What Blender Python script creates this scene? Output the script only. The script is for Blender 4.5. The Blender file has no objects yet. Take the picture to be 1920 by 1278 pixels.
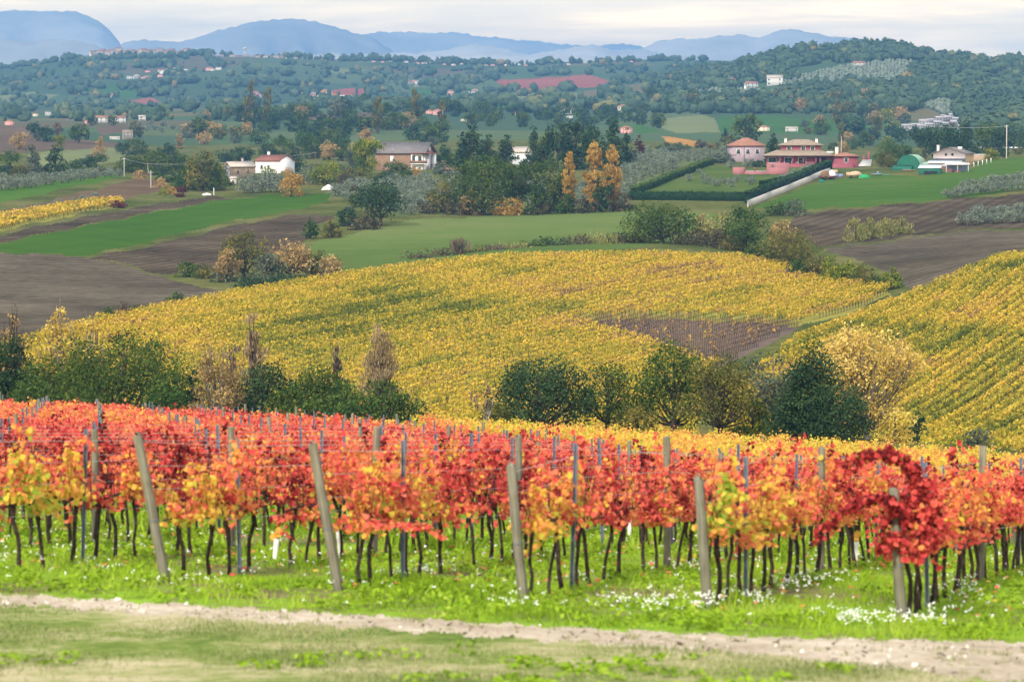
import bpy, math, random
import numpy as np
from mathutils import Vector, Matrix
S = bpy.context.scene
COL = S.collection
PI = math.pi
# ------------------------------------------------------------------ camera
FPX = 5333.0                      # focal length in pixels of the 1920 wide photograph
PITCH = math.atan((639 - 260) / FPX)
cd = bpy.data.cameras.new('camera'); cam = bpy.data.objects.new('camera', cd); COL.objects.link(cam)
cd.sensor_width = 36; cd.lens = FPX / 1920 * 36
cd.clip_start = 0.5; cd.clip_end = 40000
cam.location = (0, 0, 0); cam.rotation_euler = (PI / 2 - PITCH, 0, 0)
cd.dof.use_dof = True; cd.dof.focus_distance = 230; cd.dof.aperture_fstop = 2.8
S.camera = cam
# ------------------------------------------------------------------ exposure and renderer
S.view_settings.view_transform = 'Standard'; S.view_settings.look = 'None'
S.view_settings.exposure = 0.42; S.view_settings.gamma = 1
S.render.engine = 'CYCLES'
S.cycles.use_denoising = True
S.cycles.max_bounces = 5; S.cycles.diffuse_bounces = 3; S.cycles.transmission_bounces = 3
S.cycles.volume_bounces = 0; S.cycles.transparent_max_bounces = 8
S.cycles.sample_clamp_indirect = 6
# ------------------------------------------------------------------ sky and sun
SUN_EL, SUN_AZ = math.radians(36), math.radians(205)   # azimuth clockwise from +Y: behind and left of the camera
W = bpy.data.worlds.new('World'); S.world = W; W.use_nodes = True
nt = W.node_tree; nt.nodes.clear()
def N(tree, typ, **kw):
    n = tree.nodes.new(typ)
    for k, v in kw.items():
        if k in n.inputs and not hasattr(n, k): n.inputs[k].default_value = v
        else: setattr(n, k, v)
    return n
def math_node(tree, op, a, b=None, clamp=False):
    n = tree.nodes.new('ShaderNodeMath'); n.operation = op; n.use_clamp = clamp
    for i, v in enumerate((a, b)):
        if v is None: continue
        if isinstance(v, (int, float)): n.inputs[i].default_value = v
        else: tree.links.new(v, n.inputs[i])
    return n.outputs[0]
def ramp(tree, fac, stops, interp='LINEAR'):
    n = tree.nodes.new('ShaderNodeValToRGB'); cr = n.color_ramp; cr.interpolation = interp
    while len(cr.elements) < len(stops): cr.elements.new(0.5)
    for e, (p, c) in zip(cr.elements, stops):
        e.position = p; e.color = (c[0], c[1], c[2], 1)
    if fac is not None: tree.links.new(fac, n.inputs[0])
    return n.outputs[0]
def mixc(tree, fac, a, b, blend='MIX'):
    n = tree.nodes.new('ShaderNodeMix'); n.data_type = 'RGBA'; n.blend_type = blend
    for i, v in ((0, fac), (6, a), (7, b)):
        if isinstance(v, (int, float)): n.inputs[i].default_value = v
        elif isinstance(v, (tuple, list)): n.inputs[i].default_value = (v[0], v[1], v[2], 1)
        else: tree.links.new(v, n.inputs[i])
    return n.outputs[2]
def noise(tree, vec, scale, detail=4, rough=0.55, dist=0.0):
    n = tree.nodes.new('ShaderNodeTexNoise'); n.inputs['Scale'].default_value = scale
    n.inputs['Detail'].default_value = detail; n.inputs['Roughness'].default_value = rough
    n.inputs['Distortion'].default_value = dist
    if vec is not None: tree.links.new(vec, n.inputs['Vector'])
    return n.outputs['Fac']
def mapping(tree, vec, scale=(1, 1, 1), rot=(0, 0, 0), loc=(0, 0, 0)):
    n = tree.nodes.new('ShaderNodeMapping'); n.inputs['Scale'].default_value = scale
    n.inputs['Rotation'].default_value = rot; n.inputs['Location'].default_value = loc
    tree.links.new(vec, n.inputs['Vector']); return n.outputs[0]
tc = nt.nodes.new('ShaderNodeTexCoord')
sep = nt.nodes.new('ShaderNodeSeparateXYZ'); nt.links.new(tc.outputs['Generated'], sep.inputs[0])
elev = math_node(nt, 'MAXIMUM', sep.outputs[2], 0.0)
# overcast dome: brighter overhead than at the horizon, clouds in long level banks
cvec = mapping(nt, tc.outputs['Generated'], (5.5, 5.5, 46.0), loc=(0.7, 0.2, 0.55))
cl = noise(nt, cvec, 1.35, 7, 0.55, 0.6)
cvec2 = mapping(nt, tc.outputs['Generated'], (9, 9, 130.0), loc=(2.7, 1.2, 3.1))
cl2 = noise(nt, cvec2, 1.1, 5, 0.5, 0.4)
clm = math_node(nt, 'ADD', math_node(nt, 'MULTIPLY', cl, 0.65), math_node(nt, 'MULTIPLY', cl2, 0.35))
ccol = ramp(nt, clm, [(0.34, (0.52, 0.54, 0.62)), (0.45, (0.70, 0.71, 0.75)), (0.52, (0.84, 0.83, 0.81)), (0.60, (1.16, 1.12, 1.02))])
lum = math_node(nt, 'ADD', 1.0, math_node(nt, 'MULTIPLY', elev, 1.5))
# low sky band brightened and warmed, added to offset the blue of the haze
low = math_node(nt, 'SUBTRACT', 1.0, math_node(nt, 'DIVIDE', elev, 0.16), True)
lowc = mixc(nt, low, (1, 1, 1), (7.2, 4.75, 1.6))
cb = mixc(nt, 1.0, ccol, lowc, 'MULTIPLY')
bgc = nt.nodes.new('ShaderNodeBackground'); nt.links.new(cb, bgc.inputs[0]); nt.links.new(math_node(nt, 'MULTIPLY', lum, 0.72), bgc.inputs[1])
sky = nt.nodes.new('ShaderNodeTexSky'); sky.sky_type = 'NISHITA'; sky.sun_disc = False
sky.sun_elevation = SUN_EL; sky.sun_rotation = SUN_AZ
bgs = nt.nodes.new('ShaderNodeBackground'); nt.links.new(sky.outputs[0], bgs.inputs[0]); bgs.inputs[1].default_value = 0.05
add = nt.nodes.new('ShaderNodeAddShader'); nt.links.new(bgc.outputs[0], add.inputs[0]); nt.links.new(bgs.outputs[0], add.inputs[1])
wo = nt.nodes.new('ShaderNodeOutputWorld'); nt.links.new(add.outputs[0], wo.inputs['Surface'])
sl = bpy.data.lights.new('sun', 'SUN'); sun = bpy.data.objects.new('sun', sl); COL.objects.link(sun)
sl.energy = 3.9; sl.angle = math.radians(5); sl.color = (1.0, 0.92, 0.78)
dsun = Vector((math.sin(SUN_AZ) * math.cos(SUN_EL), math.cos(SUN_AZ) * math.cos(SUN_EL), math.sin(SUN_EL)))
sun.rotation_euler = dsun.to_track_quat('Z', 'Y').to_euler()
# ------------------------------------------------------------------ pixel of the photograph <-> direction
cp, sp = math.cos(PITCH), math.sin(PITCH)
def pix_dir(x, y):
    """photo pixel -> (X/Y, Z/Y) of the ray"""
    dx = (np.asarray(x, float) - 960) / FPX; dy = (639 - np.asarray(y, float)) / FPX
    Y = cp + dy * sp
    return dx / Y, (-sp + dy * cp) / Y
def to_pix(X, Y, Z):
    d = Y * cp - Z * sp; u = Y * sp + Z * cp
    return 960 + FPX * X / d, 639 - FPX * u / d
# ------------------------------------------------------------------ terrain: distance layers with the height seen there
XN = np.array([-700., 0, 320, 640, 960, 1280, 1600, 1920, 2620])
def zlay(D, z):               # a layer given by its depth below the eye
    D = np.broadcast_to(np.asarray(D, float), XN.shape); z = np.broadcast_to(np.asarray(z, float), XN.shape)
    return D, z / D
def ylay(D, y):               # a layer given by the photo row at which the ground shows
    D = np.broadcast_to(np.asarray(D, float), XN.shape)
    y = np.asarray(y, float); y = np.concatenate([[y[0]], y, [y[-1]]])
    return D, pix_dir(XN, y)[1]
END_A, END_B = 37.5, 34.5     # distance of the row ends, left to right
def endY(x): return np.interp(x, [312, 1690], [END_A, END_B]) + np.where(x < 312, (312 - x) * 0.0022, 0) - np.where(x > 1690, (x - 1690) * 0.0022, 0)
eY = endY(XN)
crestD = np.array([150, 145, 142, 139, 137, 134, 131.5, 129, 126.])
LAY = [
 zlay(0.6, -1.72), zlay(8, -2.35), zlay(26, -4.96), zlay(eY, -5.88),
 zlay(eY + 8.5, -6.67), zlay(eY + 45, [-9.9, -9.9, -9.95, -10.05, -10.3, -10.7, -10.95, -11.1, -11.2]),
 zlay(crestD, [-15.0, -15.1, -15.25, -15.4, -15.6, -15.75, -15.9, -16.1, -16.3]),
 zlay(200, [-22.3, -22.3, -22.0, -21.6, -20.9, -20.9, -21.0, -22.0, -22.5]),
 zlay([238, 238, 238, 238, 238, 236, 232, 228, 225], -26.2),
 ylay([270, 270, 270, 268, 266, 262, 256, 248, 245], [815, 812, 808, 806, 808, 822, 836]),
 ylay([335, 335, 330, 330, 330, 330, 320, 305, 300], [640, 650, 652, 652, 655, 660, 655]),
 ylay([430, 430, 430, 430, 430, 430, 420, 385, 380], [535, 540, 525, 492, 487, 522, 491]),
 ylay(520, [452, 462, 452, 440, 436, 440, 433]),
 ylay(620, [388, 398, 390, 399, 386, 373, 366]),
 ylay(720, [342, 347, 345, 345, 332, 328, 308]),
 ylay(800, [326, 326, 325, 318, 310, 315, 294]),
 ylay(900, [312, 312, 312, 302, 298, 305, 290]),
 ylay(1050, [284, 300, 295, 285, 284, 296, 282]),
 ylay(1300, [250, 266, 258, 258, 262, 270, 270]),
 ylay(1600, [230, 234, 222, 234, 240, 242, 240]),
 ylay(2000, [227, 218, 211, 212, 207, 184, 192]),
 ylay(2400, [212, 202, 198, 194, 178, 130, 142]),
 ylay(2800, [192, 182, 184, 178, 157, 90, 113]),
 ylay(3300, [167, 157, 160, 160, 140, 105, 125]),
 ylay(4200, [126, 103, 114, 120, 113, 120, 130]),
 ylay(4900, [140, 135, 140, 140, 135, 140, 150]),
 ylay(9000, [190, 190, 190, 190, 190, 190, 190]),
 ylay(16000, [230, 230, 230, 230, 230, 230, 230]),
]
XR = np.array([-700, 0, 80, 150, 200, 350, 420, 560, 640, 700, 830, 960, 1100, 1250, 1350, 1500, 1700, 1920, 2620.])
RIDGE = np.array([140, 127, 119, 106, 101, 102, 104, 108, 113, 112, 118, 121, 116, 112, 112, 118, 124, 130, 135.])
RX = np.array([-700, 1000, 1180, 1280, 1330, 1400, 1470, 1540, 1600, 1650, 1690, 1740, 1800, 1860, 1920, 2620.])
RR = np.array([200, 180, 165, 150, 135, 119, 103, 95, 93, 88, 94, 103, 110, 115, 112, 120.])
def _interp_x(x, xs, ys):      # smooth interpolation across the picture
    i = np.clip(np.searchsorted(xs, x) - 1, 0, len(xs) - 2)
    m = np.gradient(ys, xs); h = xs[i + 1] - xs[i]; t = np.clip((x - xs[i]) / h, 0, 1)
    return ((2*t**3-3*t**2+1)*ys[i] + (t**3-2*t**2+t)*h*m[i] + (-2*t**3+3*t**2)*ys[i+1] + (t**3-t**2)*h*m[i+1])
_rs = np.random.RandomState(3)
_WV = [(_rs.uniform(0, 2*PI), _rs.uniform(0.6, 1.7), _rs.uniform(0, 2*PI), _rs.uniform(0, 2*PI)) for _ in range(9)]
def ground(X, Y):
    """ground height at world X, Y (Y > 0)"""
    shp = np.shape(X); X = np.atleast_1d(np.asarray(X, float)).ravel(); Y = np.maximum(np.atleast_1d(np.asarray(Y, float)).ravel(), 0.6)
    px = 960 + FPX * np.clip(X / Y, -0.33, 0.33)
    L = len(LAY); LD = np.empty((len(px), L)); LE = np.empty((len(px), L))
    for k, (D, e) in enumerate(LAY):
        LD[:, k] = np.log(_interp_x(px, XN, np.array(D))); LE[:, k] = _interp_x(px, XN, np.array(e))
    LE[:, 24] = pix_dir(px, _interp_x(px, XR, RIDGE))[1]
    LE[:, 22] = pix_dir(px, _interp_x(px, RX, RR))[1]
    h = np.diff(LD, axis=1); d = np.diff(LE, axis=1) / h
    m = np.empty_like(LE); m[:, 0] = d[:, 0]; m[:, -1] = d[:, -1]
    a, b = d[:, :-1], d[:, 1:]
    m[:, 1:-1] = np.where(a * b > 0, 2 * a * b / np.where(np.abs(a + b) < 1e-12, 1e-12, a + b), 0)
    q = np.log(Y); i = np.clip((LD <= q[:, None]).sum(1) - 1, 0, L - 2); r = np.arange(len(px))
    hh = h[r, i]; t = np.clip((q - LD[r, i]) / hh, 0, 1)
    e = ((2*t**3-3*t**2+1)*LE[r, i] + (t**3-2*t**2+t)*hh*m[r, i] + (-2*t**3+3*t**2)*LE[r, i+1] + (t**3-t**2)*hh*m[r, i+1])
    z = e * Y
    amp = 0.00012 * np.clip(Y, 0, 700) + 0.0006 * np.clip(Y - 700, 0, 6000)
    wob = np.zeros_like(z)
    for ph, fr, p1, p2 in _WV:
        lam = np.clip(Y * 0.09, 2.5, 400)
        wob += np.sin((X * math.cos(ph)) * fr * 6.0 / np.clip(Y*0.10, 3, 500) + p1 + 7 * np.log(Y) * math.sin(ph) * fr * 2)
    z = z + wob * amp * 0.35
    return z.reshape(shp) if shp else float(z[0])
# ------------------------------------------------------------------ ground grid
DS = np.unique(np.concatenate([np.geomspace(0.6, 20, 24), np.linspace(20, 42, 110), np.linspace(42, 150, 100), np.linspace(150, 268, 46),
     np.linspace(268, 440, 170), np.linspace(440, 760, 190), np.linspace(760, 1100, 80), np.geomspace(1100, 4400, 230), np.geomspace(4400, 16000, 22)]))
AS = np.unique(np.concatenate([np.linspace(-0.40, -0.2, 24), np.linspace(-0.2, 0.2, 640), np.linspace(0.2, 0.40, 24)]))
GX = AS[None, :] * DS[:, None]; GY = np.broadcast_to(DS[:, None], GX.shape).copy()
GZ = np.empty_like(GX)
for r in range(0, len(DS), 40): GZ[r:r+40] = ground(GX[r:r+40], GY[r:r+40])
GPX, GPY = to_pix(GX, GY, GZ)
GE = GZ / GY
def at(x, y, Dmin=24.0, Dmax=9000.0):
    """the first ground point behind photo pixel (x, y), no nearer than Dmin"""
    a, e = pix_dir(x, y); a = float(a); e = float(e)
    c = int(np.clip(np.searchsorted(AS, a) - 1, 0, len(AS) - 2)); w = float(np.clip((a - AS[c]) / (AS[c + 1] - AS[c]), 0, 1))
    i0, i1 = np.searchsorted(DS, Dmin), np.searchsorted(DS, Dmax); D = DS[i0:i1]; v = GE[i0:i1, c] * (1 - w) + GE[i0:i1, c + 1] * w - e
    k = int(np.argmax(v >= 0))
    if v[k] < 0: k = int(np.argmax(v))
    if k == 0: Dh = D[0]; ee = v[0] + e
    else:
        t = float(np.clip(v[k-1] / (v[k-1] - v[k]), 0, 1)) if v[k] != v[k-1] else 0.0
        Dh = D[k-1] + t * (D[k] - D[k-1]); ee = e + v[k-1] + t * (v[k] - v[k-1])
    return float(a * Dh), float(Dh), float(ee * Dh)
def spot(x, D):
    a = (x - 960) / FPX / cp
    return float(a * D), float(D), float(ground(a * D, D))
def inpoly(px, py, poly):
    r = np.zeros(np.shape(px), bool); n = len(poly)
    for i in range(n):
        x0, y0 = poly[i]; x1, y1 = poly[(i + 1) % n]
        c = ((y0 > py) != (y1 > py)) & (px < (x1 - x0) * (py - y0) / ((y1 - y0) if y1 != y0 else 1e-9) + x0)
        r ^= c
    return r
# ------------------------------------------------------------------ mesh helpers
def mesh_arr(name, V, Q, mats=(), mi=None, tone=None, smooth=False, tri=False):
    k = 3 if tri else 4
    V = np.asarray(V, np.float32).reshape(-1, 3); Q = np.asarray(Q, np.int32).reshape(-1, k)
    me = bpy.data.meshes.new(name)
    me.vertices.add(len(V)); me.vertices.foreach_set('co', V.ravel())
    me.loops.add(k * len(Q)); me.loops.foreach_set('vertex_index', Q.ravel())
    me.polygons.add(len(Q)); me.polygons.foreach_set('loop_start', np.arange(len(Q), dtype=np.int32) * k)
    for m in mats: me.materials.append(m)
    if mi is not None: me.polygons.foreach_set('material_index', np.asarray(mi, np.int32))
    if smooth: me.polygons.foreach_set('use_smooth', np.ones(len(Q), bool))
    me.update(calc_edges=True)
    if tone is not None:
        at_ = me.attributes.new('tone', 'FLOAT', 'POINT'); at_.data.foreach_set('value', np.asarray(tone, np.float32))
    return me
def link(name, data, parent=None, loc=(0, 0, 0), rotz=0.0, scale=None):
    o = bpy.data.objects.new(name, data); COL.objects.link(o); o.location = loc; o.rotation_euler = (0, 0, rotz)
    if scale is not None: o.scale = scale if hasattr(scale, '__len__') else (scale,) * 3
    if parent is not None: o.parent = parent
    return o
def tag(o, label=None, cat=None, group=None, kind=None):
    for k, v in (('label', label), ('category', cat), ('group', group), ('kind', kind)):
        if v: o[k] = v
    return o
def root(name, loc, label, cat, group=None, rotz=0.0, scale=None):
    return tag(link(name, None, None, loc, rotz, scale), label, cat, group)
# ------------------------------------------------------------------ materials
MATS = {}
def new_mat(name):
    m = bpy.data.materials.new(name); m.use_nodes = True; t = m.node_tree; t.nodes.clear()
    out = t.nodes.new('ShaderNodeOutputMaterial'); MATS[name] = m
    return m, t, out
def surf(t, out, color, rough=0.9, spec=0.2, bump=None, bstr=0.3, bdist=0.05, metal=0.0):
    b = t.nodes.new('ShaderNodeBsdfPrincipled'); b.inputs['Roughness'].default_value = rough
    b.inputs['Specular IOR Level'].default_value = spec; b.inputs['Metallic'].default_value = metal
    if isinstance(color, (tuple, list)): b.inputs['Base Color'].default_value = (*color[:3], 1)
    else: t.links.new(color, b.inputs['Base Color'])
    if bump is not None:
        bn = t.nodes.new('ShaderNodeBump'); bn.inputs['Strength'].default_value = bstr; bn.inputs['Distance'].default_value = bdist
        t.links.new(bump, bn.inputs['Height']); t.links.new(bn.outputs[0], b.inputs['Normal'])
    t.links.new(b.outputs[0], out.inputs['Surface'])
    return b
def pos(t): return t.nodes.new('ShaderNodeNewGeometry').outputs['Position']
def ground_mat(name, cols, scale, fine, bstr=0.4, bdist=0.1, furrow=None, fcol=0.35, tram=None):
    """cols: low to high noise colours; furrow = (angle, spacing) of tillage lines"""
    m, t, out = new_mat(name); p = pos(t)
    n1 = noise(t, p, scale, 5, 0.6); n2 = noise(t, p, fine, 4, 0.65)
    f = math_node(t, 'ADD', math_node(t, 'MULTIPLY', n1, 0.6), math_node(t, 'MULTIPLY', n2, 0.4))
    h = n2
    if furrow:
        ang, sp_ = furrow
        w = t.nodes.new('ShaderNodeTexWave'); w.wave_type = 'BANDS'; w.bands_direction = 'X'
        w.inputs['Scale'].default_value = 1.0 / sp_ / 3.18 * 1.0; w.inputs['Distortion'].default_value = 2.2; w.inputs['Detail'].default_value = 3
        w.inputs['Detail Scale'].default_value = 0.6
        t.links.new(mapping(t, p, rot=(0, 0, ang)), w.inputs['Vector'])
        f = math_node(t, 'ADD', math_node(t, 'MULTIPLY', f, 1 - fcol), math_node(t, 'MULTIPLY', w.outputs['Fac'], fcol))
        h = math_node(t, 'ADD', h, math_node(t, 'MULTIPLY', w.outputs['Fac'], 0.6))
    if tram:                                    # wheel tracks of the tractor
        tv = mapping(t, p, rot=(0, 0, tram)); sx = t.nodes.new('ShaderNodeSeparateXYZ'); t.links.new(tv, sx.inputs[0])
        x_ = math_node(t, 'ADD', sx.outputs[0], math_node(t, 'MULTIPLY', noise(t, p, .02, 2), 6.0))
        md = math_node(t, 'ABSOLUTE', math_node(t, 'SUBTRACT', math_node(t, 'MODULO', math_node(t, 'ADD', x_, 4000.0), 11.0), 5.5))
        f = math_node(t, 'SUBTRACT', f, math_node(t, 'MULTIPLY', math_node(t, 'LESS_THAN', md, .4), .14))
        n3 = noise(t, p, .012, 4); f = math_node(t, 'ADD', math_node(t, 'MULTIPLY', f, .6), math_node(t, 'MULTIPLY', n3, .4))
    k = len(cols); st = [(0.32 + 0.36 * i / (k - 1), c) for i, c in enumerate(cols)]
    surf(t, out, ramp(t, f, st), 1.0, 0.0, h, bstr, bdist)
    return m
M_ROUGH = ground_mat('rough_grass', [(.025, .035, .012), (.055, .068, .018), (.10, .10, .032), (.13, .11, .055)], 0.05, 0.6)
M_PLOUGH_A = ground_mat('grey_brown_earth', [(.028, .022, .015), (.074, .060, .042), (.15, .122, .088)], 0.04, 0.55, 1.0, 0.5, (math.radians(62), 3.4), 0.13)
M_PLOUGH_B = ground_mat('dark_brown_earth', [(.024, .018, .011), (.060, .045, .030), (.115, .088, .06)], 0.06, 0.8, 1.0, 0.5, (math.radians(20), 3.0), 0.08)
M_PLOUGH_D = ground_mat('red_brown_earth', [(.06, .038, .022), (.10, .066, .040), (.14, .097, .06)], 0.06, 0.8, 1.0, 0.4, (math.radians(20), 3.0), 0.08)
M_CROP = ground_mat('young_green_crop', [(.026, .062, .007), (.038, .082, .011), (.066, .10, .018)], 0.03, 0.9, 0.3, 0.1, (math.radians(18), 9.0), 0.06, math.radians(-48))
M_CROPB = ground_mat('bright_green_crop', [(.034, .08, .010), (.048, .10, .014), (.07, .12, .022)], 0.03, 0.9, 0.3, 0.1)
M_CROPC = ground_mat('green_crop', [(.032, .072, .010), (.048, .094, .016), (.088, .115, .03)], 0.03, 0.5, 0.3, 0.1, (math.radians(75), 8.0), 0.08, math.radians(75))
M_MEADOW = ground_mat('pale_meadow_grass', [(.06, .092, .022), (.085, .12, .032), (.125, .14, .05)], 0.012, 0.3, 0.3, 0.1, None, 0, math.radians(-65))
M_VGROUND = ground_mat('vineyard_soil', [(.14, .11, .035), (.19, .165, .04), (.21, .20, .04), (.17, .20, .03)], 0.05, 0.8)
M_BARE = ground_mat('bare_vineyard_soil', [(.07, .05, .045), (.11, .08, .065), (.15, .115, .085)], 0.05, 0.9)
M_TRACK2 = ground_mat('worn_grass_track', [(.07, .085, .04), (.11, .115, .06), (.17, .15, .09)], 0.08, 0.9)
M_GARDEN = ground_mat('garden_lawn', [(.035, .062, .013), (.06, .09, .02), (.10, .11, .04)], 0.06, 0.9)
M_GROVE = ground_mat('olive_grove_floor', [(.06, .08, .03), (.085, .105, .04), (.11, .12, .055)], 0.04, 0.6)
def far_mat(name, c): return ground_mat(name, [tuple(v * .75 for v in c), c, tuple(min(1, v * 1.3) for v in c)], 0.006, 0.05, 0.2)
M_FRED = far_mat('far_red_earth', (.21, .07, .05)); M_FGRN = far_mat('far_green_field', (.04, .09, .022))
M_FPAL = far_mat('far_pale_field', (.125, .14, .06)); M_FOCH = far_mat('far_ochre_vines', (.27, .14, .04)); M_FBRN = far_mat('far_brown_earth', (.095, .066, .046))
M_FOLV = far_mat('far_olive_hillside', (.085, .115, .06))
m, t, out = new_mat('patchwork_hillside'); p = pos(t)
vo = t.nodes.new('ShaderNodeTexVoronoi'); vo.inputs['Scale'].default_value = 0.0075; t.links.new(mapping(t, p, (1, .55, 0)), vo.inputs['Vector'])
sx = t.nodes.new('ShaderNodeSeparateColor'); t.links.new(vo.outputs['Color'], sx.inputs[0])
pc = ramp(t, sx.outputs[0], [(0, (.045, .075, .035)), (.25, (.06, .095, .04)), (.45, (.05, .08, .045)), (.6, (.09, .115, .05)), (.74, (.07, .10, .045)), (.86, (.115, .085, .055)), (.94, (.15, .11, .055))], 'CONSTANT')
pc2 = mixc(t, math_node(t, 'MULTIPLY', noise(t, p, .02, 5, .65), .8), pc, (.045, .068, .036))
surf(t, out, pc2, 1.0, 0.0, noise(t, p, 0.05, 4), .3, 1.0); M_HILLSIDE = m
# foreground ground
m, t, out = new_mat('vineyard_grass_soil'); p = pos(t)
f = math_node(t, 'ADD', math_node(t, 'MULTIPLY', noise(t, p, 0.35, 4), 0.55), math_node(t, 'MULTIPLY', noise(t, p, 3.0, 5, 0.65), 0.45))
surf(t, out, ramp(t, f, [(.34, (.10, .075, .05)), (.44, (.16, .13, .07)), (.50, (.15, .23, .025)), (.62, (.19, .31, .03))]), 1.0, 0.0, noise(t, p, 12, 4), 0.6, 0.05)
M_NEAR = m
m, t, out = new_mat('dry_verge_grass'); p = pos(t)
f = math_node(t, 'ADD', math_node(t, 'MULTIPLY', noise(t, p, 0.5, 4), 0.6), math_node(t, 'MULTIPLY', noise(t, p, 5.0, 5, 0.65), 0.4))
surf(t, out, ramp(t, f, [(.36, (.07, .115, .022)), (.45, (.14, .18, .045)), (.52, (.25, .245, .11)), (.60, (.36, .31, .19))]), 1.0, 0.0, noise(t, p, 14, 4), 0.6, 0.04)
M_VERGE = m
m, t, out = new_mat('pale_gravel_track'); p = pos(t)
f = math_node(t, 'ADD', math_node(t, 'MULTIPLY', noise(t, p, 0.7, 4), 0.45), math_node(t, 'MULTIPLY', noise(t, p, 9.0, 6, 0.7), 0.55))
surf(t, out, ramp(t, f, [(.33, (.20, .155, .11)), (.44, (.34, .275, .20)), (.55, (.45, .375, .29)), (.66, (.58, .51, .42))]), 1.0, 0.0, noise(t, p, 22, 5, 0.7), 0.7, 0.04)
M_TRACK = m
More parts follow.
